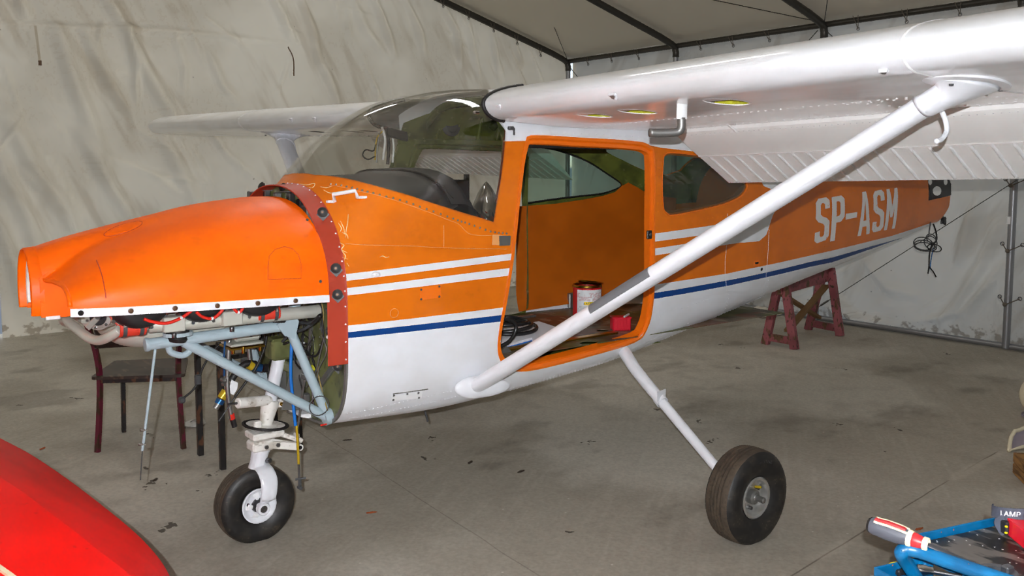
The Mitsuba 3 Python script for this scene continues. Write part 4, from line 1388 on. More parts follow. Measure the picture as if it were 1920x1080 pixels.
# rolled lips of the two air inlets and of the ring round the crankshaft
for s in (0, 1):
    t0 = TH[(TH > 0.0) & (TH < PI / 2)]
    lip = cowl(cowl_x(np.zeros_like(t0), t0), t0)
    lip = lip[np.abs(lip[:, 1]) > 0.15]
    m_ = tube(lip + [0.004, 0, -0.004], 0.009, 10)
    part(f'{ck}__inlet_lip', mirror(m_) if s else m_, 'cowl_orange', True)
    # the flat side wall of the crankshaft fairing, behind the inlet
    wallp = [(-1.125, 1.150), (-1.04, 1.145), (-0.80, 1.165), (-0.80, 1.30), (-1.08, 1.33), (-1.125, 1.30)]
    m_ = prism([(a, b) for a, b in wallp], 0.004, [0, -0.152, 0], [1, 0, 0], [0, 0, 1])
    part(f'{ck}__inlet_wall', mirror(m_) if s else m_, 'cowl_orange', label='orange side wall of the spinner fairing')
    m_ = rbox((-1.085, -0.154, 1.146), (.05, .01, .014), .002)
    part(f'{ck}__bracket', mirror(m_) if s else m_, 'white_satin')
    # outer inlet cheek
    ch_ = [np.array([[x, -(cI[1](x) - .004), cI[0](x) + .005], [x, -(cI[1](x) - .004), cI[0](x) - 0.03]]) for x in np.linspace(-1.085, -1.0, 4)]
ring = [np.array([[x, r * math.cos(t), 1.228 + r * math.sin(t) * 1.17] for t in np.linspace(-0.42, PI + 0.42, 50)]) for x, r in ((-1.110, .156), (-1.150, .152), (-1.156, .148), (-1.150, .144), (-1.085, .140))]
part(f'{ck}__spinner_ring', loft(ring, cap=False, closed=False), 'cowl_orange', True, label='orange half ring round the propeller flange')
part(f'{ck}__ring_liner', loft([np.array([[x, r * math.cos(t), 1.228 + r * math.sin(t) * 1.17] for t in np.linspace(-0.40, PI + .40, 40)]) for x, r in ((-1.128, .1385), (-1.128, .112), (-1.118, .110))], cap=False, closed=False), 'worn_white', 30, label='chipped white sealing strip inside the ring')
# white strip along the lower edge with its screws
for s in (0, 1):
    xs_ = np.linspace(-1.085, -0.13, 40)
    lo = [np.array([[x, -(float(cI[1](x)) + d), float(cI[0](x)) + h_] for d, h_ in ((0.0, 0.0), (0.004, 0.0), (0.004, -.030), (-0.002, -.030))]) for x in xs_]
    m_ = loft(lo)
    part(f'{ck}__trim_strip', mirror(m_) if s else m_, 'white_paint', 30, label='white strip along the lower edge of the cowling')
mat('screw_brown', lin(92, 66, 46), rough=0.45, metal=0.4)
for px in (155, 246, 327, 405, 480, 550):
    x = at(px, 565, y=-.53)[0]
    q = np.array([x, -(float(cI[1](x)) + .004), float(cI[0](x)) - .015])
    part(f'{ck}__screw', lathe([(.0095, 0), (.0095, .003), (.006, .004), (.005, .001), (0, .001)], q, [0, -1, 0], 12), 'screw_brown' if px > 200 else 'black_hole', 30)


def cowl_at(px, py):
    xx, tt = np.meshgrid(np.linspace(-1.11, -.13, 300), np.linspace(0.01, PI / 2 + .3, 260), indexing='ij')
    P = project(cowl(xx, tt))
    d = np.hypot(P[..., 0] - px, P[..., 1] - py)
    i = np.unravel_index(np.argmin(d), d.shape)
    return xx[i], tt[i]


# access door: a raised D-shaped panel
mid = cowl_at(533, 495)
lo_ = [cowl_at(*p) for p in ((502, 524), (565, 522), (564, 495), (560, 478), (548, 467), (533, 463), (516, 468), (505, 480), (502, 500))]
pol = Polygon([(a, b) for a, b in lo_])
p2, t2 = flatpatch(pol, 0.03, 0.012)
edge_ = np.array([pol.exterior.distance(Point(q)) for q in p2])
part(f'{ck}__access_door', M(cowl(p2[:, 0], p2[:, 1], np.where(edge_ < 1e-6, 0.0002, 0.0022)), t2), 'cowl_orange', 30, label='small D-shaped access door')
dq = cowl(np.array([a for a, b in lo_ + lo_[:1]]), np.array([b for a, b in lo_ + lo_[:1]]), .0008)
part(f'{ck}__door_outline', tube(dq, .0011, 5), 'flange_red', True)
q = cowl_at(532, 483)
part(f'{ck}__door_button', lathe([(.009, .0), (.009, .004), (.0, .0045)], cowl(*q, 0.002), cowl(q[0], q[1], .01) - cowl(*q), 14), 'cowl_orange', 30)
# oval blister on top and three screws
ob = np.array([cowl_at(231 + 36 * math.cos(t), 429 - 11 * math.cos(t) + 8.5 * math.sin(t)) for t in np.linspace(0, 2 * PI, 25)[:-1]])
pol = Polygon(ob)
p2, t2 = flatpatch(pol.buffer(0), 0.02, 0.01)
edge_ = np.array([pol.exterior.distance(Point(q)) for q in p2])
part(f'{ck}__blister', M(cowl(p2[:, 0], p2[:, 1], 0.0002 + .004 * np.clip(edge_ / .012, 0, 1)), t2), 'cowl_orange', True, label='shallow oval cap on top of the cowling')
obq = cowl(ob[:, 0], ob[:, 1], .0006)
part(f'{ck}__cap_outline', tube(np.vstack([obq, obq[:1]]), .0012, 5), 'flange_red', True)
for p in ((576, 412), (600, 527)):
    q = cowl_at(*p)
    part(f'{ck}__screw', lathe([(.006, 0), (.006, .003), (0, .003)], cowl(*q), cowl(q[0], q[1], .01) - cowl(*q), 10), 'dark_grey', 30)
# seam of the nose cap
sm = [cowl_at(*p) for p in ((181, 488), (189, 510), (196, 535), (199, 560))]
sm = spline(np.array(sm), 6)
part(f'{ck}__seam', tube(cowl(sm[:, 0], sm[:, 1]), 0.0018, 6), 'flange_red', True)
# ---------------------------------------------------------------- firewall, flange, engine, mount
def tpx(pts, r, n=8, k=6):
    return tube(spline(np.array(pts), k), r, n)


X0 = -0.045
vv_ = np.linspace(-1, 1, 181)
sec = F(np.full(181, X0), vv_)
ring_yz = np.vstack([sec[:, 1:], (sec[::-1, 1:] * [-1, 1])[1:-1]])
fw = Polygon(ring_yz).buffer(-0.006)
fwk = part(f'{AP}__firewall', prism(fw, 0.006, [X0, 0, 0], [0, 1, 0], [0, 0, 1]), 'chromate_firewall', False, label='dirty green primed firewall')
# red flange in front of the skin, on the upper part
v0 = v_of_z(X0, 0.895)
vf = np.linspace(v0, 1, 120)
P, N = F(np.full(120, X0), vf), FN(np.full(120, 0.0), vf)
N[:, 0] = 0
N /= np.linalg.norm(N, axis=1, keepdims=True)
prof = [(0.0, .001), (-.012, -.003), (-.085, -.006), (-.088, -.009), (-.085, -.012), (-.01, -.009)]
fl_ = loft([P + np.array([dx, 0, 0]) + N * dn for dx, dn in prof], cap=False, closed=False)
part(f'{fwk}__flange', [fl_, mirror(fl_)], 'flange_red', 40, label='brick red cowling flange round the firewall')
q = F(np.full(17, X0), np.linspace(v0 + .02, .97, 17))
nq = FN(np.full(17, 0.0), np.linspace(v0 + .02, .97, 17))
part(f'{fwk}__flange_rivet', [domes(q + [-.009, 0, 0] - nq * .003, nq, .0046, .003), mirror(domes(q + [-.009, 0, 0] - nq * .003, nq, .0046, .003))], 'white_satin', 20, kind='stuff')
# dark edge below the flange
vl = np.linspace(-1, v0, 60)
P, N = F(np.full(60, X0), vl), FN(np.full(60, 0.0), vl)
m_ = loft([P + np.array([dx, 0, 0]) + N * dn for dx, dn in ((0.0, .001), (-.010, .0), (-.012, -.012), (0, -.012))], cap=False, closed=False)
part(f'{fwk}__lower_edge', [m_, mirror(m_)], 'dull_aluminium', 40)
# cowl mounting pads: black rubber discs on small brackets
for (px, py, xx) in ((605, 398, -.10), (630, 503, -.105), (633, 552, -.105), (634, 686, -.055)):
    c = at(px, py, x=xx)
    pk = part(f'{fwk}__cowl_mount', lathe([(0, 0), (.021, 0), (.021, .012), (.009, .016), (.009, .013), (0, .013)], c, [-.5, -.86, .1], 20), 'black_rubber', 30, label='black rubber cowling mount')
    part(f'{fwk}__mount_plate', lathe([(0, -.004), (.026, -.004), (.027, -.001), (0, 0)], c + [.004, .006, -.010], [-.5, -.86, .1], 4), 'dark_grey', False)
    part(f'{fwk}__mount_bolt', lathe([(0, .02), (.005, .02), (.006, .012)], c, [-.5, -.86, .1], 6), 'screw_brown', False)
for (px, py) in ((492, 350), (532, 352)):
    c = at(px, py, x=-.09)
    part(f'{fwk}__cowl_mount', lathe([(0, 0), (.019, 0), (.019, .012), (0, .013)], c, [-.8, -.1, .5], 18), 'black_rubber', 30)
    part(f'{fwk}__mount_plate', rbox(c + [.015, 0.0, -.018], (.05, .06, .004), .0015), 'dull_aluminium')
# stiffeners and fittings on the firewall
for a, b, w in (((640, 668), (600, 722), .030), ((600, 722), (560, 700), .026), ((600, 722), (606, 778), .028), ((535, 662), (565, 705), .02), ((585, 600), (575, 700), .014)):
    part(f'{fwk}__stiffener', bar(at(*a, x=-.056), at(*b, x=-.056), w, .016, up=(1, 0, 0)), 'dull_aluminium', 25)
for a, b, w in (((520, 585), (505, 668), .018), ((575, 560), (590, 660), .012), ((545, 570), (535, 640), .016)):
    part(f'{fwk}__stiffener', bar(at(*a, x=-.052), at(*b, x=-.052), w, .010, up=(1, 0, 0)), 'chromate_firewall', 25)
bx = at(583, 405, x=-.075)
part(f'{fwk}__electrical_box', rbox(bx + [0, .02, -.02], (.05, .07, .13), .006), 'dull_aluminium', label='metal box behind the flange')
part(f'{fwk}__electrical_box', rbox(at(566, 392, x=-.07), (.04, .05, .09), .006), 'black_plastic')
for px, py, s in ((500, 362, .03), (470, 366, .03), (520, 372, .04), (545, 372, .04), (590, 440, .03)):
    part(f'{fwk}__fitting', rbox(at(px, py, x=-.07), (.03, s, s * 1.4), .005), ['black_plastic', 'dull_aluminium', 'steel'][int(px) % 3])
C = [at(px, py, x=X0 - .004) for px in (586, 600, 571) for py in range(572, 760, 15)]
part(f'{fwk}__rivet', domes(np.array(C), np.tile([-1.0, 0, 0], (len(C), 1)), .004, .003), 'dull_aluminium', 20, kind='stuff')
for px, py in ((614, 632), (624, 640), (628, 646)):
    part(f'{fwk}__grommet', lathe([(0, .004), (.006, .004), (.008, 0)], at(px, py, x=X0 - .003), [-1, 0, 0], 12), 'white_satin', 30)
# olive bracket that carries the nose strut, with lower support plates
part(f'{fwk}__strut_bracket', [rbox((-.12, 0, .885), (.11, .10, .10), .012), rbox((-.08, 0, .80), (.06, .16, .05), .008)], 'chromate_firewall', label='olive bracket holding the nose strut')
for s in (-1, 1):
    part(f'{fwk}__web_plate', prism([(-.05, .60), (-.05, .84), (-.10, .84), (-.16, .62)], .004, [0, s * .10, 0], [1, 0, 0], [0, 0, 1]), 'dull_aluminium')
part(f'{fwk}__canister', lathe([(0, -.05), (.035, -.05), (.035, .05), (0, .05)], at(465, 690, x=-.09) + [0, -.0, 0], [0, 0, 1], 20), 'dark_grey', 30, label='dark canister low on the firewall')
part(f'{fwk}__belly_lip', prism([(-.045, .575), (.05, .60), (-.10, .603), (-.095, .590)], .34, [0, 0, 0], [1, 0, 0], [0, 0, 1]), 'white_satin', label='white lip at the bottom of the firewall')

# tubular mount, light blue grey
mk = numbered(f'{AP}__engine_mount')
Aft = np.array([-.215, -.31, 1.045])
Fr = np.array([-.735, -.30, 1.030])
Bot = np.array([-.060, -.37, .632])
Top = np.array([-.060, -.425, 1.43])
for side_, fm in (('near', lambda m: m), ('far', lambda m: move(mirror(m), [0, 0, .028]))):
    d1 = (Aft - Fr) / np.linalg.norm(Aft - Fr)
    part(f'{mk}__beam', fm(tube([Fr - d1 * .055, Fr - d1 * .05, Aft + d1 * .02], [.020, .0235, .0235], 18)), 'mount_blue', True, label=f'{side_} main beam of the blue grey engine mount')
    part(f'{mk}__end_cap', fm(lathe([(0, -.008), (.026, -.008), (.028, 0), (.026, .008)], Fr - d1 * .05, d1, 18)), 'mount_blue', 30)
    part(f'{mk}__brace', fm(rod(Aft + [0, 0, .01], Top, .0215, 16)), 'mount_blue', True)
    part(f'{mk}__brace', fm(rod(Aft + [0.01, 0, -.01], Bot, .0205, 16)), 'mount_blue', True)
    part(f'{mk}__brace', fm(rod(Fr + d1 * .09 + [0, 0, -.01], Bot + [-.005, 0, .0], .0205, 16)), 'mount_blue', True)
    part(f'{mk}__gusset', fm(prism([(-.27, 1.055), (-.19, 1.10), (-.17, 1.06), (-.19, .985), (-.235, 1.005)], .010, [0, Aft[1] - .022, 0], [1, 0, 0], [0, 0, 1])), 'mount_blue', label='gusset plate where the tubes meet')
    part(f'{mk}__foot', fm(lathe([(0, -.02), (.034, -.02), (.034, .03), (0, .03)], Bot + [.0, 0, 0], [1, 0, .2], 16)), 'mount_blue', 30)
    for c in (Fr + d1 * .050 + [0, -.060, .034], Aft + [-.05, -.03, .052]):
        part(f'{mk}__rubber_pad', fm(lathe([(0, .016), (.030, .018), (.042, .014), (.044, 0), (.042, -.012), (0, -.014)], c + [0, 0, .012], [.12, 0, 1], 24)), 'black_rubber', 30, label='black rubber isolator')
        part(f'{mk}__rubber_pad', fm(lathe([(0, .010), (.030, .012), (.036, 0), (.030, -.012), (0, -.012)], c + [0, 0, -.016], [.12, 0, 1], 24)), 'black_rubber', 30)
        t = np.linspace(-.4, PI + .4, 22)
        arc = np.array([c + [.052 * math.cos(a), -.042 * math.sin(a) - .002, .004] for a in t])
        part(f'{mk}__cradle', fm(sweep(arc, [(-.004, -.007), (.004, -.007), (.004, .007), (-.004, .007)])), 'mount_blue', 30, label='cradle round the isolator')
    lo = Fr + d1 * .06
    part(f'{mk}__under_loop', fm(tube(spline([lo + [-.03, 0, -.02], lo + [-.02, .0, -.045], lo + [.02, 0.0, -.062], lo + [.05, 0, -.050], lo + [.055, 0, -.02]], 6), .013, 12)), 'mount_blue', True)
part(f'{mk}__bolt_tag', rbox(Bot + [-.035, -.03, -.022], (.03, .006, .007), .002), 'red_wire', label='red mark on the lower mount bolt')
t = np.linspace(0, 2 * PI, 25)
c = at(597, 760, y=-.40)
part(f'{mk}__wire_ring', tube(np.array([c + [.045 * math.cos(a), -.008, .042 * math.sin(a)] for a in t]), .0025, 6), 'dark_grey', True)

# engine: crankcase, six cylinders, sump, intake runner with red hose couplings
ek = numbered(f'{AP}__engine')
part(ek, [rbox((-.60, 0, 1.225), (.72, .20, .20), .03)], 'cast_silver', label='silver flat six-cylinder engine under the cowling')
sump = trimesh.creation.icosphere(4, 1.0).vertices
sf = trimesh.creation.icosphere(4, 1.0).faces
e = np.sign(sump) * np.abs(sump) ** 0.55
e[:, 2] = np.where(e[:, 2] > 0, e[:, 2] * .5, e[:, 2])
e[:, 0] = np.where(e[:, 0] < 0, e[:, 0] * 1.0, e[:, 0])
part(f'{ek}__oil_sump', M(e * [.29, .24, .125] + [-.60, 0, 1.105], sf), 'cast_silver', True, label='rounded silver oil sump')
part(f'{ek}__nose_case', [lathe([(0, -.16), (.05, -.16), (.06, -.10), (.11, -.05), (.13, 0.03), (0, .03)], (-.93, 0, 1.215), [1, 0, 0], 32), rbox((-.91, 0, 1.12), (.13, .22, .06), .02)], 'cast_silver', 35)
part(f'{ek}__propeller_flange', lathe([(0, -.01), (.07, -.01), (.07, .004), (.03, .006)], (-1.09, 0, 1.228), [1, 0, 0], 32), 'steel', 30, label='steel propeller flange')
cyl_x = [-.835, -.60, -.375]
for s in (-1, 1):
    for x in cyl_x:
        cx_ = x + (0.03 if s > 0 else 0)
        kx = numbered(f'{ek}__cylinder')
        prof = [(.072, .10)]
        for i in range(9):
            prof += [(.072, .115 + i * .022), (.092, .116 + i * .022), (.092, .122 + i * .022), (.072, .123 + i * .022)]
        prof += [(.098, .315), (.100, .385), (.082, .402), (0, .402)]
        part(kx, lathe(prof, (cx_, 0, 1.197), [0, s, 0], 32), 'cast_silver', 25)
        th = np.linspace(0, 2 * PI, 41)[:-1]
        el = np.stack([np.cos(th) * .105, np.sin(th) * .084], 1)
        rc = [np.array([[cx_ + a * k_, s * y, 1.197 + b * k_] for a, b in el]) for y, k_ in ((.400, 1.0), (.412, 1.0), (.428, .93), (.440, .80), (.446, .55))]
        part(f'{ek}__rocker_cover', loft(rc), 'black_plastic', 40, label='domed black rocker cover')
        gk_ = [np.array([[cx_ + a * k_, s * y, 1.197 + b * k_] for a, b in el]) for y, k_ in ((.398, 1.02), (.398, 1.06), (.403, 1.06), (.403, 1.02))]
        part(f'{ek}__gasket', loft(gk_, cap=False), 'red_rubber', 30, label='red gasket')
        for a in (-.55, -1.2, -1.95, -2.6, .55, 1.57, 2.6):
            part(f'{ek}__cover_bolt', lathe([(0, .012), (.007, .012), (.010, .004), (.010, 0)], (cx_ + .108 * math.cos(a), s * .402, 1.197 + .088 * math.sin(a)), [0, s, 0], 8), 'chrome', 25)
for s in (-1, 1):
    fm = (lambda m: m) if s < 0 else mirror
    ry, rz = -.385, 1.105
    part(f'{ek}__intake_runner', fm(tube([[-.80, ry, rz + .012], [-.60, ry, rz + .006], [-.40, ry, rz + .004], [-.10, ry, rz]], [.027, .027, .027, .027], 20)), 'cast_silver', True, label='silver intake runner')
    for x in (-.86, -.655, -.33):
        if x == -.655:
            continue
        part(f'{ek}__hose_coupling', fm(lathe([(.029, -.048), (.032, -.046), (.032, .046), (.029, .048)], (x, ry, rz + .012), [1, 0, -.01], 24)), 'red_rubber', 30, label='red rubber coupling')
        for dx in (-.030, .030):
            part(f'{ek}__hose_clamp', fm(lathe([(.032, -.007), (.0345, -.007), (.0345, .007), (.032, .007)], (x + dx, ry, rz + .012), [1, 0, 0], 24)), 'dark_grey', 30)
            part(f'{ek}__clamp_screw', fm(rod([x + dx, ry - .037, rz + .02], [x + dx, ry - .030, rz + .045], .007, 8)), 'chrome', True)
    for x in (-.715, -.49):
        part(f'{ek}__runner_block', fm(rbox((x, ry - .012, rz + .014), (.080, .070, .058), .003)), 'cast_silver', label='square intake elbow block')
        part(f'{ek}__block_bolt', fm(rod([x, ry - .03, rz - .022], [x, ry - .03, rz - .04], .009, 8)), 'steel', True)
    bp_ = np.array([at(225, 618, y=-.385), at(205, 631, y=-.35), at(186, 638, y=-.28), at(168, 634, y=-.22), at(150, 621, y=-.15), at(131, 606, y=-.06)])
    part(f'{ek}__balance_pipe', fm(tube(spline(np.vstack([bp_, [[bp_[-1][0], .0, bp_[-1][2] + .01]]]), 8), .0185, 16)), 'cast_silver', True, label='pipe linking the intakes round the front')
# lever plate unit on the front of the case
c = at(187, 594, y=-.27)
gd = np.array([-.55, -.83, .06])
gk = part(f'{ek}__governor', lathe([(0, 0), (.046, 0), (.049, .006), (.049, .016), (.032, .018), (.032, .012), (0, .012)], c, gd, 36), 'aluminium', 30, label='round governor plate with a lever')
part(f'{ek}__governor_core', lathe([(0, .014), (.030, .014), (.034, .010)], c, gd, 24), 'black_plastic', 30)
ga, gb, gd_ = frame_of(gd)
lv = [c + gd_ * .02 + ga * a + gb * b for a, b in ((.012, .010), (-.040, -.042))]
part(f'{ek}__governor_lever', bar(lv[0] + (lv[0] - lv[1]) * .15, lv[1], .022, .006, up=gd_), 'aluminium', 25)
part(f'{ek}__lever_hub', lathe([(0, .034), (.011, .034), (.013, .02)], c + ga * .006 + gb * .004, gd, 14), 'steel', 30)
for k_ in range(6):
    a = k_ * PI / 3 + .3
    part(f'{ek}__governor_bolt', lathe([(0, .022), (.005, .022), (.006, .016)], c + ga * .041 * math.cos(a) + gb * .041 * math.sin(a), gd, 6), 'steel', False)
part(f'{ek}__governor_body', lathe([(.049, -.13), (.049, 0), (0, 0)], c, gd, 24), 'cast_silver', 30)
# ignition leads
for px in (((390, 560), (365, 578), (340, 596), (312, 606), (285, 603), (270, 598)), ((425, 566), (414, 585), (398, 597), (380, 594), (368, 585)), ((456, 566), (455, 578), (447, 586), (438, 578), (430, 566))):
    part(f'{ek}__ignition_lead', tpx([at(*p, y=-.452) for p in px], .0062, 10), 'red_wire', True, label='red ignition lead')
    q = at(*px[2], y=-.453)
    part(f'{ek}__lead_sleeve', trimesh.creation.icosphere(1, .0075).apply_translation(q), 'white_satin', True)
# carburettor casting at the back
c = at(458, 636, y=-.02)
part(f'{ek}__carburettor', [rbox(c + [0, 0, .02], (.12, .10, .04), .01), rbox(c + [-.01, 0, -.012], (.15, .13, .012), .003)], 'cast_silver', label='silver carburettor casting')
part(f'{ek}__carburettor_gasket', rbox(c + [-.01, 0, -.026], (.16, .14, .010), .003), 'brass')
for dx, dy in ((-.07, -.05), (.05, -.06), (-.03, -.065), (.04, .04)):
    part(f'{ek}__carburettor_bolt', rod(c + [dx, dy, -.02], c + [dx, dy, -.05], .008, 8), 'brass', True)
part(f'{ek}__carburettor_pin', rod(c + [-.01, -.03, .055], c + [.01, -.07, .03], .012, 10), 'chrome', True)

# loose wires, hoses and control rods in front of the firewall
wk = numbered(f'{AP}__engine_hose')
def hose(pts, r, m, lab=None, **plane):
    return part(f'{AP}__engine_hose', tpx([at(*p, **plane) for p in pts], r), m, True, label=lab)


hose(((549, 588), (547, 640), (545, 700), (549, 750), (554, 798)), .0075, 'blue_hose', 'blue control cable', y=-.22)
hose(((556, 798), (558, 830), (560, 870)), .006, 'yellow_fitting', 'brass coloured lower end of the cable', y=-.225)
hose(((560, 868), (561, 890), (562, 905)), .005, 'steel', y=-.225)
q = at(562, 902, y=-.225)
part(f'{AP}__cable_fork', [rbox(q + [0, 0, -.008], (.014, .012, .04), .003), rod(q + [-.02, 0, .012], q + [.025, -.01, .012], .005, 8), rod(q + [-.0, -.012, -.03], q + [0, .012, -.03], .009, 12)], 'dark_grey', 25, label='fork end of the hanging cable')
hose(((600, 560), (606, 585), (604, 640), (596, 690), (603, 730), (614, 770)), .003, 'tan_wire', 'thin yellowish wire', x=-.075)
hose(((598, 563), (603, 590), (606, 630), (600, 655), (590, 668), (572, 663)), .0045, 'black_rubber', x=-.08)
hose(((520, 615), (545, 612), (565, 605), (585, 605), (600, 592)), .009, 'black_rubber', 'black wiring loom with loose ends', x=-.16)
hose(((530, 640), (545, 625), (570, 617), (592, 602), (602, 590)), .007, 'dark_grey', x=-.15)
for k_, (a, b) in enumerate((((530, 612), (516, 606)), ((532, 618), (518, 614)), ((536, 626), (522, 622)), ((540, 632), (531, 620)), ((533, 632), (530, 626)))):
    hose((a, ((a[0] + b[0]) / 2, a[1] - 3), b), .004, 'black_rubber', x=-.19)
hose(((500, 630), (495, 655), (480, 690), (462, 715), (440, 745)), .006, 'black_rubber', y=-.05)
hose(((440, 745), (425, 768), (410, 790)), .003, 'dark_grey', y=-.05)
hose(((520, 560), (512, 600), (505, 640)), .005, 'black_rubber', x=-.08)
hose(((575, 575), (560, 610), (556, 640)), .005, 'black_rubber', x=-.07)
hose(((545, 650), (560, 660), (572, 680), (576, 700)), .005, 'dark_grey', x=-.10)
hose(((500, 665), (510, 655), (525, 648), (540, 642)), .006, 'black_rubber', x=-.12)
hose(((572, 712), (566, 745), (560, 790), (556, 810)), .0055, 'dull_aluminium', 'grey control rod', x=-.11)
hose(((488, 560), (478, 600), (492, 640)), .005, 'dark_grey', x=-.09)
hose(((466, 650), (470, 680), (480, 690)), .010, 'dull_aluminium', y=.12)

# more wiring and piping across the firewall
wr = np.random.default_rng(21)
for k_ in range(26):
    x0_, y0_ = wr.uniform(470, 612), wr.uniform(560, 650)
    pts = [(x0_, y0_)]
    for j in range(4):
        pts.append((pts[-1][0] + wr.uniform(-14, 12), pts[-1][1] + wr.uniform(10, 34)))
    pts = [(min(max(a, 462), 622 - max(0, (b - 700)) * .3), b) for a, b in pts]
    hose(pts, wr.uniform(.0022, .0048), ['black_rubber', 'dark_grey', 'black_rubber', 'dull_aluminium', 'steel'][k_ % 5], x=wr.uniform(-.10, -.058))
for px, py, s_, m_ in ((500, 615, .03, 'dark_grey'), (486, 632, .035, 'black_plastic'), (512, 640, .025, 'steel'), (478, 665, .03, 'dull_aluminium'), (497, 690, .03, 'black_plastic'), (560, 655, .022, 'dull_aluminium'), (566, 646, .016, 'white_satin'), (585, 690, .02, 'chromate_yellow'),
                       (548, 575, .03, 'white_satin'), (586, 565, .026, 'dark_grey'), (574, 745, .03, 'dull_aluminium'), (545, 765, .035, 'dull_aluminium'), (590, 770, .03, 'dark_grey'), (530, 600, .02, 'steel')):
    part(f'{fwk}__fitting', rbox(at(px, py, x=-.075), (.03, s_, s_ * 1.3), .005), m_)
part(f'{fwk}__clamp_ring', tube([at(585 + 9 * math.cos(t), 590 + 11 * math.sin(t), x=-.09) for t in np.linspace(0, 2 * PI, 21)], .006, 8), 'black_rubber', True)

# hose with coloured end fittings, hanging in front of the nose strut
hose(((480, 683), (462, 682), (448, 692), (440, 703), (432, 715)), .016, 'black_rubber', 'thick black hose', y=.02)
for a, b, m_, r in (((466, 683), (474, 687), 'yellow_fitting', .021), ((474, 687), (490, 690), 'blue_fitting', .019), ((424, 733), (415, 747), 'yellow_fitting', .020), ((414, 749), (410, 757), 'blue_fitting', .020), ((409, 757), (404, 766), 'dull_aluminium', .014)):
    part(f'{AP}__hose_fitting', rod(at(*a, y=.02), at(*b, y=.02), r, 14), m_, 30, label={'yellow_fitting': 'gold hose fitting', 'blue_fitting': 'blue anodised hose fitting'}.get(m_))
hose(((430, 636), (428, 670), (426, 710), (428, 745), (434, 785)), .0105, 'dull_aluminium', 'grey tube with a magenta and red end', y=-.02)
part(f'{AP}__tube_end', rod(at(434, 776, y=-.02), at(436, 786, y=-.02), .0125, 14), 'red_wire', 30)
part(f'{AP}__tube_end', rod(at(436, 786, y=-.02), at(440, 800, y=-.02), .0120, 14), 'black_plastic', 30)
hose(((422, 640), (420, 670), (420, 705)), .005, 'blue_fitting', y=-.02)
for px, py in ((418, 712), (424, 713), (420, 720)):
    part(f'{AP}__cable_end', lathe([(0, -.008), (.010, -.008), (.010, .008), (0, .008)], at(px, py, y=-.02), [.5, -1, 0], 12), 'dull_aluminium', 30)
tag_ = [at(*p, y=.0) for p in ((434, 712), (446, 718), (445, 729), (438, 741), (430, 737), (431, 722))]
part(f'{AP}__paper_tag', trimesh.convex.convex_hull(np.vstack([tag_, np.array(tag_) + [0.002, .003, 0]])), 'white_satin', False, label='white paper tag tied to a hose')
hose(((418, 640), (398, 660), (380, 690), (372, 715), (360, 733), (342, 748)), .0055, 'black_rubber', 'thin black cable hanging towards the chair', y=.35)
q = at(371, 712, y=.35)
part(f'{AP}__cable_joint', rbox(q, (.03, .02, .05), .005), 'dark_grey')
part(f'{AP}__cable_joint', rbox(at(341, 750, y=.35), (.03, .025, .03), .006), 'dark_grey')
# thin rod hanging from the front of the mount
a, b, c = at(291, 655, y=-.31), at(267, 845, y=-.31), at(263, 900, y=-.31)
part(f'{AP}__hanging_rod', rod(a, b, .0055, 10), 'mount_blue', True, label='thin grey rod hanging from the mount')
part(f'{AP}__hanging_rod', rod(b, c, .0022, 8), 'dark_grey', True)
for p in ((269, 805), (266, 832)):
    q = at(*p, y=-.31)
    part(f'{AP}__rod_nut', rod(q + [-.012, 0, 0], q + [.014, 0, -.004], .006, 8), 'chrome', True)

# ---------------------------------------------------------------- nose gear
nk = numbered(f'{AP}__nose_gear')
U1, U0 = np.array([-.125, 0, .835]), np.array([-.180, 0, .605])
ax = (U1 - U0) / np.linalg.norm(U1 - U0)
part(f'{nk}__upper_cylinder', rod(U1 + ax * .03, U0, .0295, 24), 'white_paint', True, label='white nose strut cylinder')
part(f'{nk}__collar', lathe([(.030, .045), (.040, .04), (.042, .02), (.038, 0.005), (.030, -.06), (.030, -.075)], U0, ax, 24), 'worn_white', 30, label='worn white collar')
for s in (-1, 1):
    part(f'{nk}__collar_lug', [rbox(U0 + ax * .02 + np.array([.045, s * .014, 0]), (.04, .007, .03), .002)], 'worn_white')
part(f'{nk}__collar_bolt', rod(U0 + ax * .02 + [.05, -.03, 0], U0 + ax * .02 + [.05, .03, 0], .009, 10), 'brass', True)
part(f'{nk}__collar_bolt', rod(U0 + ax * .02 + [.03, 0, 0], U0 + ax * .02 + [.10, -.005, .004], .011, 12), 'dull_aluminium', True)
D0 = at(446, 756, y=-.06)
D1 = U0 + ax * .055 + [-.03, -.02, -.005]
dd = (D1 - D0) / np.linalg.norm(D1 - D0)
part(f'{nk}__shimmy_damper', tube([D0 - dd * .004, D0, D1, D1 + dd * .02], [.018, .024, .024, .020], 20), 'worn_white', 30, label='worn white shimmy damper lying across the strut')
part(f'{nk}__damper_rod', rod(D0 - dd * .05, D0, .0055, 10), 'steel', True)
S0 = U0 - ax * .075
part(f'{nk}__steering_ring', lathe([(.035, -.004), (.100, -.004), (.106, -.0), (.106, .006), (.098, .008), (.092, .003), (.035, .003)], S0, ax + np.array([-.10, 0, 0]), 48), 'black_rubber', 30, label='dark round steering collar plate')
part(f'{nk}__ring_top', lathe([(.03, .0055), (.088, .0055)], S0, ax + np.array([-.10, 0, 0]), 40), 'worn_white', 30)
part(f'{nk}__ring_lug', [rbox(S0 + [-.055, -.045, .022], (.035, .02, .035), .004), rod(S0 + [-.055, -.06, .024], S0 + [-.055, -.03, .024], .009, 10)], 'worn_white', 25)
part(f'{nk}__steering_arm', [rbox(S0 + np.array([-.012, -.02, -.030]), (.15, .11, .030), .006), bar(S0 + [.04, -.05, -.032], S0 + [.15, -.06, -.085], .035, .02)], 'worn_white', 25, label='white steering arm under the plate')
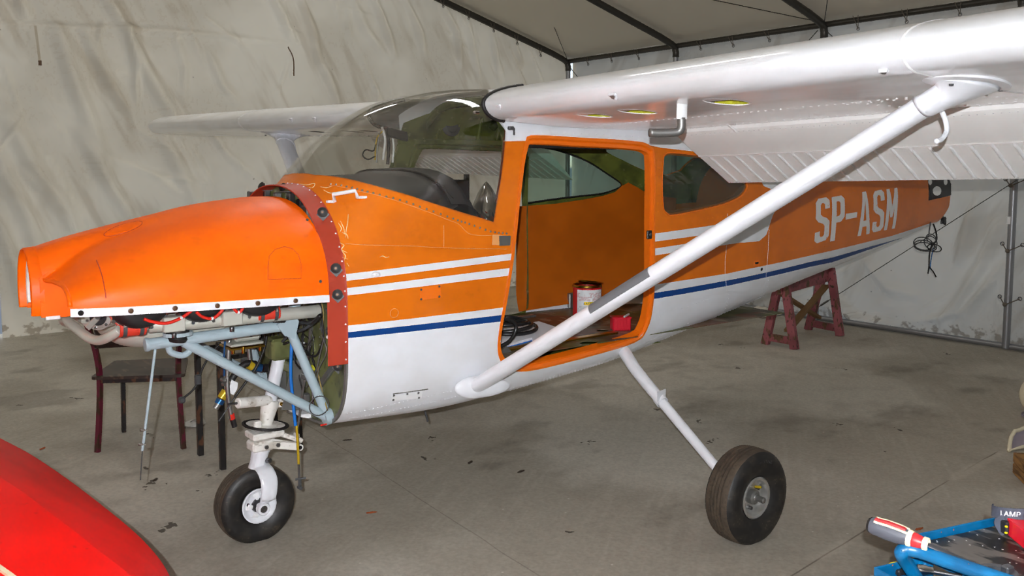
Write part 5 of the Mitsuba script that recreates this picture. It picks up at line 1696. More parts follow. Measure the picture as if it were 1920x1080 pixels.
part(f'{nk}__piston', rod(S0 - ax * .02, S0 - ax * .15, .0225, 20), 'chrome', True, label='bright oleo piston')
T0 = S0 - ax * .085
part(f'{nk}__torque_link', [rbox(T0 + [-.012, -.01, 0], (.10, .09, .045), .008), bar(T0 + [.03, -.045, 0], T0 + [.155, -.055, -.03], .018, .034), bar(T0 + [.03, .03, 0], T0 + [.155, -.03, -.03], .016, .030)], 'worn_white', 25, label='white torque link')
for dx in (.0, .055):
    part(f'{nk}__link_bolt', rod(T0 + [dx, -.062, -.003], T0 + [dx, -.05, -.003], .010, 6), 'steel', False)
part(f'{nk}__link_pivot', rod(T0 + [.155, -.075, -.03], T0 + [.155, -.02, -.03], .016, 16), 'worn_white', 30)
part(f'{nk}__link_pivot', rod(T0 + [.155, -.078, -.03], T0 + [.155, -.07, -.03], .009, 12), 'black_hole', 30)
part(f'{nk}__torque_link', bar(T0 + [.155, -.045, -.03], S0 + [.13, -.045, -.05], .035, .018), 'worn_white', 25)
HUB = np.array([-.247, .028, .170])
F0 = S0 - ax * .125
part(f'{nk}__fork_crown', lathe([(.024, .020), (.040, .018), (.044, .012), (.040, .004), (.036, -.045), (.040, -.075), (0, -.085)], F0, ax, 28), 'white_paint', 35, label='white fork')
for s in (-1, 1):
    pts = spline([F0 + [-.002, s * .004, -.060], F0 + [-.000, s * .060, -.072], F0 + [.004, s * .092, -.115], F0 + [-.004, s * .099, -.19], HUB + [.016, s * .099, .06], HUB + [.0, s * .098, -.012]], 10)
    t_ = np.linspace(0, 1, len(pts))
    sc_ = np.interp(t_, [0, .2, .45, .7, .92, 1], [1.0, .95, .95, .72, .48, .40])
    pr = np.array([(math.cos(a) * .042, math.sin(a) * .011) for a in np.linspace(0, 2 * PI, 18, endpoint=False)])
    rings = []
    tan = np.gradient(pts, axis=0)
    for p, tg, sk_ in zip(pts, tan, sc_):
        tg = tg / np.linalg.norm(tg)
        a = np.array([1.0, 0, 0]) - tg * tg[0]
        a /= np.linalg.norm(a)
        b = np.cross(tg, a)
        rings.append(p + pr[:, :1] * a * sk_ + pr[:, 1:] * b * (1 if sk_ > .8 else .95))
    part(f'{nk}__fork_leg', loft(rings), 'white_paint', True)
    part(f'{nk}__axle_boss', lathe([(.0, .004), (.016, .004), (.017, .012), (.027, .012), (.030, 0.004), (.030, -.012)], HUB + [0, s * .102, 0], [0, s, 0], 24), 'white_paint', 30)
    part(f'{nk}__axle_nut', lathe([(0, .014), (.006, .014), (.007, .008), (.020, .008), (.022, .0)], HUB + [0, s * .102, 0], [0, s, 0], 16), 'steel', 30, label='grey axle nut')
part(f'{nk}__crown_bolt', lathe([(0, .05), (.011, .05), (.013, .03)], F0 + [.012, -.0, -.038], [.35, -1, .1], 12), 'steel', 30)
NR, NW = .182, .130
NC = HUB + [0, 0, .012]
ty = tyre(NC, NR, NW, (-.20, -.07, .07, .20), flat=.012)
sd, td = split_tyre(ty, NC, NW)
part(f'{nk}__tyre', sd, 'tyre_side', 40, label='black nose tyre with dried mud')
part(f'{nk}__tread', td, 'tyre_tread', 25, label='brown grooved tread')
for s in (-1, 1):
    rp = [(.080, .052), (.082, .058), (.076, .060), (.066, .050), (.050, .044), (.034, .046), (.032, .030), (.0, .030)]
    part(f'{nk}__rim', lathe(rp, HUB, [0, s, 0], 48), 'white_paint', 30, label='white wheel rim')
    for k_ in range(5):
        a = k_ * 2 * PI / 5 + .55
        wv = []
        for rr, da in ((.040, .20), (.062, .26)):
            wv += [(rr, a - da), (rr, a + da)]
        c = HUB + [.0, s * .0475, 0]
        pl4 = [c + [r_ * math.cos(b_), 0, r_ * math.sin(b_)] for r_, b_ in (wv[0], wv[2], wv[3], wv[1])]
        part(f'{nk}__rim_pocket', trimesh.convex.convex_hull(np.vstack([pl4, (np.array(pl4) - c) * .8 + c + [0, s * .011, 0]])), 'white_satin', False)
    part(f'{nk}__bearing', lathe([(.012, .05), (.030, .05), (.033, .044)], HUB, [0, s, 0], 24), 'steel', 30)
part(f'{nk}__valve_hole', lathe([(0, .0535), (.007, .0535)], HUB + [-.052, 0, .015], [0, -1, 0], 14), 'black_hole', 30)

# ---------------------------------------------------------------- cockpit
def dash(s, t):
    y = -.515 + 1.03 * s
    e = (np.abs(y) / .515)
    xx = np.interp(t, [0, .18, .45, .62, .72, .80, .88, 1.0], [.03, .20, .36, .47, .56, .61, .63, .63])
    zz = np.interp(t, [0, .18, .45, .52, .62, .72, .80, .88, 1.0], [1.672, 1.680, 1.685, 1.688, 1.712, 1.716, 1.695, 1.64, 1.42])
    xx = xx + .20 * e ** 4 * (1 - t) * np.where(t < .6, 1, .3)
    drop = (.10 + .05 * np.clip((xx - .1) / .5, 0, 1)) * e ** 5 + .02 * e ** 2
    return np.stack([xx, y, zz - drop * np.where(t > .9, .3, 1)], -1)


mat('dash_black', lin(44, 44, 47), rough=0.5)
part(f'{AP}__glareshield', sheet_grid(61, 50, dash), 'dash_black', 40, label='black glareshield over the instrument panel')
seam_ = [dash(np.array(s), np.array(.585)) + [0, 0, .002] for s in np.linspace(.02, .98, 50)]
part(f'{AP}__glareshield__piping', tube(np.array(seam_), .006, 8), 'black_rubber', True)
part(f'{AP}__glareshield__panel_face', sheet_grid(12, 6, lambda s, t: np.stack([.60 + 0 * s, -.50 + 1.0 * s, 1.66 - .40 * t], -1)), 'black_plastic', False, label='dark back of the instrument panel')
# beads, speaker and ribs on the far wing root inside the cabin
yr = .490
for x in (.93, 1.06, 1.20, 1.36, 1.50):
    part(f'{AP}__cabin_lining__rib', tube([[x, yr + .012, 1.86], [x, yr + .008, 1.90], [x - .005, yr - .035, 2.03]], [.010, .016, .012], 8), 'chromate_green', True)
c = at(845, 235, y=.478)
part(f'{AP}__cabin_lining__speaker', lathe([(0, .010), (.018, .012), (.042, .016), (.048, .010), (.062, .006), (.066, 0)], c, [0, -1, .15], 28), 'dark_grey', 30, label='round speaker on the green wall')
part(f'{AP}__cabin_lining__rail', bar([.80, yr - .01, 1.862], [1.72, yr - .01, 1.865], .02, .03), 'chromate_green', 20)
part(f'{AP}__cabin_lining__rail', bar([.88, -yr + .015, 1.835], [1.55, -yr + .015, 1.835], .03, .05), 'black_hole', 20, label='dark header inside the near doorway')
for x in (.98, 1.45):
    part(f'{AP}__cabin_lining__roof_bow', tube(np.array([[x, y, F(x, 1.0)[2] - .05 - .12 * (abs(y) / .48) ** 4] for y in np.linspace(-.48, .48, 21)]), .022, 8), 'chromate_green', True)
vis = at(745, 252, y=.36)
part(f'{AP}__sun_visor', rot(rot(rbox(vis, (.12, .016, .06), .008), 14, [0, 1, 0], vis), -35, [1, 0, 0], vis), 'black_hole', label='black sun visor')
# far door post in green with its wires
for sy in (1, -1):
    zz = np.linspace(1.46, 1.88, 12)
    pv = np.array([F(x_, v_of_z(x_, z_), False) for x_, z_ in zip(np.interp(zz, [1.46, 1.88], [.775, .86]), zz)])
    m_ = sweep(pv + [0, -.022, 0], [(-.045, -.010), (.045, -.010), (.045, .010), (-.045, .010)], up=(0, 1, 0))
    part(f'{AP}__post_lining', m_ if sy > 0 else mirror(m_), 'chromate_green', 25)
for pts, r, m_ in ((((716, 238), (722, 262), (718, 300)), .007, 'white_satin'), (((724, 240), (729, 270), (727, 308)), .009, 'black_rubber'), (((712, 250), (708, 275), (706, 305)), .005, 'dull_aluminium'), (((718, 245), (706, 262), (703, 300)), .004, 'yellow_fitting'),
                   (((705, 270), (700, 283), (686, 281), (680, 291), (690, 299), (704, 293)), .004, 'black_rubber'), (((735, 250), (738, 275), (736, 305)), .006, 'white_satin')):
    part(f'{AP}__cabin_wire', tpx([at(*p, y=.46) for p in pts], r), m_, True)

# ---------------------------------------------------------------- details on the near side of the body
fk = f'{AP}__fuselage'
hp = [(625, 380), (628, 361), (672, 358), (676, 372)]
hq = [np.array([F(*on(*p)) for p in ((622, 379), (628, 378), (671, 371), (679, 371))][i]) for i in range(4)]
nn = FN(*on(650, 376))
hk = numbered(f'{fk}__step_handle')
up_ = nn * .035
loop = [hq[1] + nn * .003, hq[1] + up_ + [.003, 0, .012], hq[2] + up_ + [-.003, 0, .012], hq[2] + nn * .003]
part(hk, tube(np.array(loop), .0085, 10), 'white_paint', True, label='white grab handle on the cowl deck')
for a in (hq[0], hq[3]):
    part(f'{fk}__handle_foot', rbox(a + nn * .004, (.045, .02, .012), .004), 'white_paint')
# rivet rows, screws along the windshield base, panel seams
def row(p0, p1, n_, lift=.0):
    q = ons(p0, p1)
    t = np.linspace(0, 1, n_)[:, None]
    return q[0] * (1 - t) + q[1] * t


rv = [row((652, 640), (648, 780), 2)]
rows_px = [((650, 775), (860, 730), 28), ((655, 785), (860, 742), 30), ((930, 735), (1160, 672), 40), ((960, 740), (1165, 684), 36), ((1010, 712), (1150, 672), 16), ((1235, 560), (1225, 640), 9), ((1213, 655), (1430, 560), 40), ((1220, 662), (1440, 566), 40),
           ((1364, 520), (1350, 590), 12), ((1440, 506), (1425, 570), 12), ((1255, 410), (1390, 375), 16), ((1260, 428), (1380, 398), 14), ((1290, 440), (1400, 410), 10), ((1380, 380), (1420, 372), 6), ((1245, 585), (1290, 575), 5), ((1300, 570), (1330, 560), 6),
           ((1440, 505), (1560, 480), 18), ((1440, 520), (1620, 470), 24), ((1450, 452), (1520, 440), 9), ((1480, 470), (1720, 420), 40), ((1450, 560), (1740, 415), 50), ((1550, 360), (1545, 470), 14), ((1640, 350), (1635, 445), 12), ((1720, 345), (1715, 425), 9),
           ((1440, 430), (1430, 500), 9), ((945, 265), (930, 400), 2), ((935, 430), (938, 640), 12), ((1236, 300), (1233, 430), 9), ((1000, 248), (1210, 259), 16), ((1180, 655), (1290, 606), 18), ((1100, 690), (1200, 660), 12), ((1245, 640), (1350, 596), 14)]
q = np.vstack([row(*a) for a in rows_px])
part(f'{fk}__rivet', domes(F(q[:, 0], q[:, 1]), FN(q[:, 0], q[:, 1]), .0042, .0024), 'body_paint', 20, kind='stuff', label='rows of rivet heads')
sp_ = curve2(ons((620, 345), (660, 352), (700, 362), (750, 375), (800, 392), (850, 410), (880, 420), (920, 434), (950, 438)), 4)
q = F(sp_[:, 0], sp_[:, 1])
part(f'{fk}__base_screw', domes(q, FN(sp_[:, 0], sp_[:, 1]), .0055, .0026), 'dull_aluminium', 20, kind='stuff', label='screws along the windshield base strip')
mat('seam_pale', lin(214, 150, 90), rough=0.5)


def seam_line(pts, m_='seam_pale', r=.0013):
    d = curve2(ons(*pts), 5)
    part(f'{fk}__panel_seam', tube(F(d[:, 0], d[:, 1]) + FN(d[:, 0], d[:, 1]) * .0006, r, 5), m_, True)


seam_line(((648, 457), (720, 460), (800, 463), (880, 466), (950, 467)))
seam_line(((832, 422), (832, 440), (832, 463)))
seam_line(((615, 348), (680, 360), (760, 382), (830, 408), (860, 420), (885, 440), (950, 442)))
seam_line(((1364, 400), (1362, 460), (1360, 520), (1350, 590)), 'white_satin', .001)
seam_line(((1442, 430), (1440, 470), (1436, 520), (1422, 572)), 'white_satin', .001)
mat('chip_cream', lin(226, 204, 150), rough=0.6)
chips = [((653, 402), (652, 416), (649, 432), (648, 446)), ((638, 414), (642, 422), (645, 430), (646, 440)), ((634, 418), (640, 428), (637, 436)), ((641, 436), (650, 440), (653, 448)), ((636, 455), (645, 460), (640, 468), (651, 474)), ((640, 470), (648, 480), (645, 488)),
         ((562, 345), (575, 347), (590, 344), (586, 352), (570, 353)), ((600, 350), (612, 352), (622, 349)), ((640, 483), (652, 486)), ((712, 482), (718, 480), (724, 483), (730, 481)), ((650, 493), (655, 500)), ((606, 356), (618, 362), (628, 360))]
part(f'{fk}__paint_chip', [tube(F(d[:, 0], d[:, 1]) + FN(d[:, 0], d[:, 1]) * .0004, np.interp(np.linspace(0, 1, len(d)), [0, .5, 1], [.0008, .0022, .0008]), 5) for d in (spline(ons(*c_), 4) for c_ in chips)], 'chip_cream', True, kind='stuff', label='cream scratches and chips in the orange paint')
# hinge plate, filler panel, round cap, pressure port, latch, slot
def plate(c0, c1, c2, c3, m_, lift=.002, label=None, name='plate'):
    q = ons(c0, c1, c2, c3)
    part(f'{fk}__{name}', on_body(Polygon(sc(q)), .03, .012, lift), m_, False, label=label)


plate((935, 442), (957, 442), (956, 460), (936, 461), 'dull_aluminium', .003, 'bare metal door hinge plate', 'hinge_plate')
plate((923, 440), (937, 440), (937, 460), (922, 459), 'seam_pale', .002, None, 'hinge_plate')
plate((787, 540), (826, 534), (826, 558), (786, 563), 'old_orange', .003, 'small riveted orange inspection plate', 'inspection_plate')
for p in ((789, 543), (823, 537), (823, 556), (789, 561)):
    a = on(*p)
    part(f'{fk}__plate_screw', lathe([(0, .003), (.004, .003), (.005, 0)], F(*a) + FN(*a) * .003, FN(*a), 8), 'dark_grey', 30)
a = on(739, 587)
tc = np.linspace(0, 2 * PI, 25)
fa, fb_, fd = frame_of(FN(*a))
part(f'{fk}__round_cap', tube(np.array([F(*a) + FN(*a) * .001 + .020 * (math.cos(t) * fa + math.sin(t) * fb_) for t in tc]), .0012, 5), 'seam_pale', True)
a = on(705, 515)
sh = trimesh.creation.icosphere(3, 1.0)
part(f'{fk}__static_vent', M(np.array(sh.vertices) * [.020, .012, .012] + F(*a), sh.faces), 'white_paint', True, label='small white vent blister on the stripe')
a = on(1217, 440)
lk = part(f'{fk}__door_latch', rbox(F(*a) + [0, -.001, 0], (.035, .012, .045), .004), 'black_plastic', label='black door latch on the rear door frame')
part(f'{fk}__latch_pin', rod(F(*a) + [0, -.008, 0], F(*a) + [0, -.014, 0], .010, 14), 'steel', True)
a = on(1418, 493)
part(f'{fk}__recess_latch', [rbox(F(*a), (.05, .006, .032), .003)], 'old_orange')
part(f'{fk}__recess_slot', [rbox(F(*a) + [0, -.004, .0], (.03, .004, .012), .002)], 'black_hole')
a = on(1428, 505)
part(f'{fk}__drain_hole', lathe([(0, .002), (.010, .002), (.011, 0)], F(*a), FN(*a), 14), 'black_hole', 30)
# step plate low on the near side, with screws, and the thin belly aerial
q = [F(*on(*p)) for p in ((737, 738), (803, 729))]
nn = FN(*on(770, 735))
part(f'{fk}__foot_step', sweep(np.array([q[0], q[1]]), [(0, -.004), (.030, -.001), (.030, .003), (0, .006)], up=(0, 0, 1)), 'dull_aluminium', 25, label='narrow metal foot step')
pl_px = ((735, 742), (792, 733), (790, 746), (733, 752))
plate(*pl_px, 'white_satin', .002, None, 'step_plate')
for p in ((738, 741), (737, 749), (763, 738), (784, 736), (785, 745)):
    a = on(*p)
    part(f'{fk}__step_screw', lathe([(0, .003), (.0045, .003), (.005, 0)], F(*a) + FN(*a) * .002, FN(*a), 8), 'steel', 30)
part(f'{fk}__belly_aerial', rod(at(796, 768, y=-.1), at(802, 790, y=-.1), .006, 8), 'dark_grey', True)
# small fittings by the wing root and the top of the door post
c = at(958, 240, y=-.56)
part(f'{fk}__root_fitting', [rbox(c, (.030, .02, .016), .004), rod(c + [.018, 0, 0], c + [.018, 0, -.032], .0045, 8)], 'dark_grey', 25, label='dark fitting below the wing root')
a = at(893, 211, y=-.50)
part(f'{fk}__mirror_clip', rbox(a, (.03, .02, .015), .004), 'chrome', label='bright clip at the top of the windshield')
# registration letters: flat lettering that follows the body
# registration: block letters with cut corners, painted on the tail
from shapely.ops import unary_union


def stroke(pts, w=.205):
    return LineString(pts).buffer(w, cap_style=2, join_style=2)


GLY = {
    'S': [stroke([(.86, 2.22), (.86, 2.62), (.66, 2.86), (.34, 2.86), (.14, 2.62), (.14, 1.86), (.34, 1.60), (.66, 1.42), (.86, 1.16), (.86, .38), (.66, .14), (.34, .14), (.14, .38), (.14, .80)])],
    'P': [stroke([(.15, 0), (.15, 3)]), stroke([(.10, 2.87), (.64, 2.87), (.86, 2.62), (.86, 1.70), (.64, 1.46), (.1, 1.46)])],
    '-': [sbox(0, 0, 1, 3)],
    'A': [Polygon([(0, 0), (.33, 3), (.67, 3), (1, 0), (.72, 0), (.66, .62), (.34, .62), (.28, 0)]).difference(Polygon([(.385, 1.05), (.615, 1.05), (.5, 2.35)]))],
    'M': [stroke([(.14, 0), (.14, 3)], .14), stroke([(.86, 0), (.86, 3)], .14), Polygon([(.0, 3), (.27, 3), (.5, 1.75), (.73, 3), (1, 3), (.6, .95), (.40, .95)])]}
QUADS = [('S', (1529, 374), (1554, 369), (1552.5, 448), (1526, 458)), ('P', (1559, 370), (1582, 366), (1580, 447), (1556, 453)), ('-', (1585.5, 401), (1607, 397.5), (1606, 407.5), (1585, 412)),
         ('A', (1609, 361.5), (1630, 357.5), (1630, 438), (1607, 443)), ('S', (1636, 359.5), (1656, 355), (1654.5, 431), (1633.5, 436.5)), ('M', (1661.5, 355), (1682, 352), (1677, 428), (1656.5, 432))]
mat('letter_white', lin(226, 224, 222), rough=0.4)
for ch, TL, TR, BR, BL in QUADS:
    g = unary_union([p.buffer(0) for p in GLY[ch]])
    g = g.intersection(sbox(-.01, -.01, 1.01, 3.01))
    TL, TR, BR, BL = map(np.array, (TL, TR, BR, BL))

    def warp(p):
        a, b = p[:, :1], p[:, 1:] / 3
        return (BL * (1 - a) + BR * a) * (1 - b) + (TL * (1 - a) + TR * a) * b
    corners = np.array([on(*q) for q in (BL, BR, TL, TR)])

    def to_body(p):
        a, b = p[:, :1], p[:, 1:] / 3
        return ((corners[0] * (1 - a) + corners[1] * a) * (1 - b) + (corners[2] * (1 - a) + corners[3] * a) * b) * [1, LV]
    for gg in getattr(g, 'geoms', [g]):
        pp_ = Polygon(to_body(np.array(gg.exterior.coords)), [to_body(np.array(r.coords)) for r in gg.interiors])
        part(f'{AP}__fuselage__registration_letter' if ch != '-' else f'{AP}__fuselage__registration_dash', on_body(pp_.buffer(0), .04, .02, .0015), 'letter_white', True, label=f'painted white {"letter " + ch if ch != "-" else "dash"} of the registration')

# open tail end: dark plate with lightening holes, hanging wires, tow hook
a, b, c, d = (at(*p, y=-.10)[[0, 2]] for p in ((1738, 330), (1741, 378), (1783, 366), (1783, 345)))
pol = Polygon([a, b, c, d, at(1777, 330, y=-.10)[[0, 2]]])
for px, py, r1, r2 in ((1757, 358, 8.5, 9), (1744, 341, 4, 6), (1773, 341, 4, 6)):
    pol = pol.difference(Polygon([at(px + r1 * math.cos(t), py + r2 * math.sin(t), y=-.10)[[0, 2]] for t in np.linspace(0, 2 * PI, 25)[:-1]]))
part(f'{AP}__tail_bulkhead', prism(pol.buffer(0), .004, [0, -.100, 0], [1, 0, 0], [0, 0, 1]), 'dark_grey', False, label='dark tail plate with lightening holes')
c = at(1769, 413, y=-.05)
part(f'{AP}__tail_hook', [rbox(c, (.05, .03, .06), .008), tube([c + [.03 * math.cos(t), 0, .035 * math.sin(t) - .02] for t in np.linspace(-.6, 3.4, 14)], .010, 8), rod(c + [-.05, 0, .03], c + [.0, 0, .02], .012, 8)], 'black_plastic', 30, label='dark tie-down hook under the tail')
wb = thing('wire_bundle', 'coiled grey electrical wire hanging from the open tail of the airplane', 'wire')
for pts, r, m_ in ((((1741, 345), (1747, 375), (1745, 410), (1741, 445)), .005, 'dark_grey'), (((1750, 420), (1755, 435), (1756, 450), (1748, 460)), .006, 'black_rubber'), (((1748, 455), (1743, 475), (1742, 498), (1740, 513)), .006, 'black_rubber'), (((1750, 465), (1746, 485), (1744, 505)), .004, 'blue_fitting'), (((1742, 500), (1750, 510), (1755, 519)), .005, 'black_rubber')):
    part(f'{wb}__strand', tpx([at(*p, y=-.15) for p in pts], r, 8), m_, True)
for k_, (cx_, cy_, rx, ry) in enumerate(((1731, 457, 18, 12), (1733, 460, 19, 9), (1735, 463, 21, 8), (1746, 447, 9, 8), (1752, 465, 13, 7), (1745, 455, 12, 12))):
    part(f'{wb}__loop', tube(np.array([at(cx_ + rx * math.cos(t), cy_ + ry * math.sin(t) + 2 * math.cos(t), y=-.15 + .02 * math.sin(t + k_)) for t in np.linspace(0, 2 * PI, 33)]), .0042, 8), 'dark_grey' if k_ != 4 else 'black_rubber', True)

# ---------------------------------------------------------------- things inside the cabin doorway
def label_paper(p, n, uv):
    line = (dr.abs(dr.sin(p.z * 820)) > 0.45) & (noise(p.x * 180 + p.y * 140, p.z * 130) > 0.42)
    red = (p.z > 0.92)
    c = mi.Color3f(lin(226, 228, 230))
    return dr.select(line & (p.z > 0.915) & (p.z < 0.965), mi.Color3f(lin(206, 176, 178)), dr.select(line & (p.z < 0.885), mi.Color3f(lin(198, 200, 204)), c))


mat('can_red', lin(190, 24, 30), rough=0.3, coat=.3)
mat('can_label', mikit.proc(label_paper), rough=0.35)
mat('label_yellow', lin(246, 208, 24), rough=0.4)
mat('print_black', lin(28, 26, 26), rough=0.5)
CB = np.array([1.90, .12, FZ + .002])
can = thing('paint_can', 'opened paint can with a brass rim and white label standing on the cabin floor', 'paint can')
CR, CHT = .087, .205
part(f'{can}__body', lathe([(0, 0), (CR, 0), (CR + .002, .003), (CR, .006), (CR, CHT - .008), (CR + .001, CHT)], CB, [0, 0, 1], 48), 'can_red', 30)
part(f'{can}__rim', lathe([(CR, CHT - .014), (CR + .003, CHT - .010), (CR + .003, CHT), (CR - .004, CHT + .003), (CR - .010, CHT - .002), (CR - .014, CHT - .010)], CB, [0, 0, 1], 48), 'brass', 30, label='brass rim of the can')
part(f'{can}__lid', rot(lathe([(0, CHT - .004), (CR - .02, CHT - .004), (CR - .013, CHT + .004), (CR - .004, CHT + .004)], CB + [.006, 0, .012], [.10, 0, 1], 40), 0, [0, 0, 1]), 'brass', 30, label='loose brass lid')
vd = EYE - CB
va = math.atan2(vd[1], vd[0])


def wrap(m, r, zc, a0):
    """A flat mesh (x along, y up, z out) bent round the can."""
    v = np.array(tm(m).vertices)
    ang = a0 + v[:, 0] / r
    return M(np.stack([CB[0] + (r + v[:, 2]) * np.cos(ang), CB[1] + (r + v[:, 2]) * np.sin(ang), CB[2] + zc + v[:, 1]], 1), tm(m).faces)


def strip(x0, x1, y0, y1, o):
    x, y = np.meshgrid(np.linspace(x0, x1, 24), [y0, y1], indexing='ij')
    return sheet_grid(24, 2, lambda s, t: np.stack([x0 + (x1 - x0) * s, y0 + (y1 - y0) * t, o + 0 * s], -1))


part(f'{can}__label', wrap(strip(-.075, .105, .012, CHT - .024, .0008), CR, 0, va + .12), 'can_label', True, label='white printed label')
part(f'{can}__warning_band', wrap(strip(-.028, .080, .090, .110, .0014), CR, 0, va + .12), 'label_yellow', True, label='yellow band reading ATTENTION')
txt = meshkit.text_mesh('ATTENTION', .011, .0006, True)
w_ = txt.bounds[1][0]
txt.apply_translation([-w_ / 2, 0, 0])
part(f'{can}__warning_text', wrap(move(txt, [.028, .0945, .0015]), CR, 0, va + .12), 'print_black', False, label='the word ATTENTION in black')
for s in (-1, 1):
    tri = Polygon([(-.006, 0), (.006, 0), (0, .0105)]).difference(Polygon([(-.0035, .0015), (.0035, .0015), (0, .0078)]))
    part(f'{can}__warning_triangle', wrap(move(trimesh.creation.extrude_polygon(tri, .0006, engine='earcut'), [.028 + s * (w_ / 2 + .010), .0945, .0015]), CR, 0, va + .12), 'print_black', False)
# red ribbed tin
mat('tin_red', lin(200, 22, 44), rough=0.35, coat=.3)
RB = at(1163, 621, z=FZ) + [.03, .03, 0]
rt = thing('red_box', 'small ribbed red plastic box on the cabin floor, below the strut', 'box')
bz = [np.array([.86, -.5, 0]), np.array([.5, .86, 0]), np.array([0, 0, 1.0])]
part(f'{rt}__box', rbox(RB + [0, 0, .04], (.105, .075, .078), .006, bz), 'tin_red')
for k_ in np.linspace(-.045, .045, 6):
    part(f'{rt}__rib', rbox(RB + bz[0] * k_ - bz[1] * .0385 + [0, 0, .037], (.006, .004, .070), .0015, bz), 'tin_red')
part(f'{rt}__lip', rbox(RB + [0, 0, .074], (.112, .082, .007), .002, bz), 'tin_red')
sl = thing('white_rod', 'short white rod lying across the red box', 'rod')
part(f'{sl}__rod', rod(RB + [-.04, -.07, .088], RB + [.045, -.02, .088], .006, 10), 'white_satin', True)
# stacks of paper and the coil of black cable
mat('paper', lin(226, 228, 234), rough=0.6)
for k_, (px4, h_, lab) in enumerate(((((938, 655), (999, 638), (985, 618), (942, 608)), .014, 'left stack of white papers under the black cable on the cabin floor'), (((1003, 642), (1060, 622), (1012, 606), (975, 612)), .012, 'right stack of white papers, partly behind the strut'))):
    q = np.array([at(*p, z=FZ + .004)[:2] for p in px4])
    st = thing('paper_stack', lab, 'papers')
    for j in range(4):
        qq = q + rng.normal(0, .0035, (1, 2))
        part(f'{st}__sheet_pile', prism(Polygon(qq), h_ / 4 - .0004, [0, 0, FZ + .0045 + (j + .5) * h_ / 4], [1, 0, 0], [0, 1, 0]), 'paper', False)
    if k_ == 0:
        part(f'{st}__cover', prism(Polygon((q - q.mean(0)) * 1.03 + q.mean(0)), .002, [0, 0, FZ + .003], [1, 0, 0], [0, 1, 0]), 'blue_hose', False, label='blue bottom cover')
cc = thing('cable_coil', 'coil of thick black cable lying on the papers in the doorway', 'cable')
mat('cable_black', lin(26, 26, 27), rough=0.35)
path = []
cc0 = at(950, 622, z=FZ + .03)
for t in np.linspace(0, 2 * PI * 3.4, 130):
    k_ = t / (2 * PI)
    path.append(cc0 + [(.155 - .012 * k_) * math.cos(t + 1) + .03 * math.sin(k_ * 2.2), (.150 - .01 * k_) * math.sin(t + 1) + .03 * math.cos(k_ * 1.7), .004 + .020 * k_ + .008 * math.sin(t * 1.3)])
part(f'{cc}__cable', tube(np.array(path), .0105, 12), 'cable_black', True)
ends = path[-1]
part(f'{cc}__plug', rod(ends, ends + [.03, -.03, .0], .012, 12), 'brass', 30, label='bright end of the cable')
lp = [at(*p, y=-.42) for p in ((934, 652), (955, 640), (966, 622), (966, 608), (955, 600), (938, 596))]
part(f'{cc}__cable', tube(spline(np.array(lp) * [1, 1, 1], 6), .010, 10), 'cable_black', True, label='loop of the cable nearest the doorway')
ft = thing('metal_clip', 'small grey metal bracket lying at the front edge of the cabin floor', 'bracket')
c = at(949, 655, z=FZ + .02)
part(f'{ft}__clip', trimesh.convex.convex_hull(np.array([c + [a, b, z_] for a, b, z_ in ((-.03, 0, -.017), (.035, 0, -.017), (.0, .0, .02), (-.02, .03, -.017), (.02, .03, -.017))])), 'dull_aluminium', False)

# ---------------------------------------------------------------- bench with the spinner, beyond the far doorway
mat('rack_black', lin(22, 22, 24), rough=0.45)
mat('wood_dark', lin(92, 66, 44), rough=0.7)
bn = thing('parts_bench', 'black steel parts bench standing behind the airplane, seen through the far doorway', 'bench')
bz0 = 1.215
part(f'{bn}__top', rbox((3.10, 3.05, bz0 - .02), (1.0, .55, .04), .006), 'rack_black')
for x in (2.65, 3.55):
    for y in (2.83, 3.27):
        part(f'{bn}__leg', rbox((x, y, (bz0 - .04) / 2), (.045, .045, bz0 - .04), .005), 'rack_black')
pp2 = at(875, 400, y=2.85)
part(f'{bn}__post', rbox((pp2[0], 2.85, bz0 + .40), (.040, .040, .80), .004), 'rack_black', label='upright black post on the bench')
sn = thing('propeller_spinner', 'shiny dark propeller spinner standing point up behind the far doorway', 'spinner')
sp0 = at(912, 404, y=3.0)
hgt = at(912, 340, y=3.0)[2] - bz0
zz = np.linspace(0, 1, 24)
mat('spinner_chrome', lin(150, 148, 142), rough=0.06, metal=1.0)
part(f'{sn}__shell', lathe([(.155 * (1 - z_ ** 1.75) ** 0.85 + .0008, hgt * z_) for z_ in zz], (sp0[0], 3.0, bz0), [0, 0, 1], 48), 'spinner_chrome', True)
part(f'{sn}__cutout', lathe([(.0, .0), (.05, .004), (.06, .0)], (sp0[0] + .02, 3.0 - .138, bz0 + .07), [.1, -1, .25], 24), 'black_plastic', True, label='dark blade cut-out')
rc = thing('red_engine_part', 'dull red engine baffle lying beside the spinner', 'engine part')
mat('dull_red', lin(150, 50, 30), rough=0.55)
c = at(885, 410, y=2.95)
for k_ in range(4):
    part(f'{rc}__baffle', trimesh.convex.convex_hull(np.array([c + rng.uniform([-.18 + .09 * k_, -.08, -.03], [-.06 + .10 * k_, .08, .07]) for _ in range(12)])), 'dull_red', 30)
lo = np.concatenate([scene_v for scene_v in []]) if False else None
hs = thing('black_hose', 'thin black hose looped over the red part behind the far doorway', 'hose')
part(f'{hs}__hose', tpx([at(*p, y=2.75) for p in ((872, 402), (882, 393), (892, 397), (899, 405), (902, 414))], .012, 8), 'black_rubber', True)

# ---------------------------------------------------------------- chairs and table under the engine
def worn_wood(p, n, uv):
    g = fbm(p.x * 6, p.y * 6, p.z * 6, 4)
    s = fbm(p.x * 40, p.y * 9, p.z * 20, 3)
    return mix(mix(lin(58, 46, 40), lin(40, 33, 29), smoothstep(.35, .65, g)), mi.Color3f(lin(96, 74, 56)), smoothstep(.6, .72, s) * .5)


mat('seat_wood', mikit.proc(worn_wood), rough=0.45)


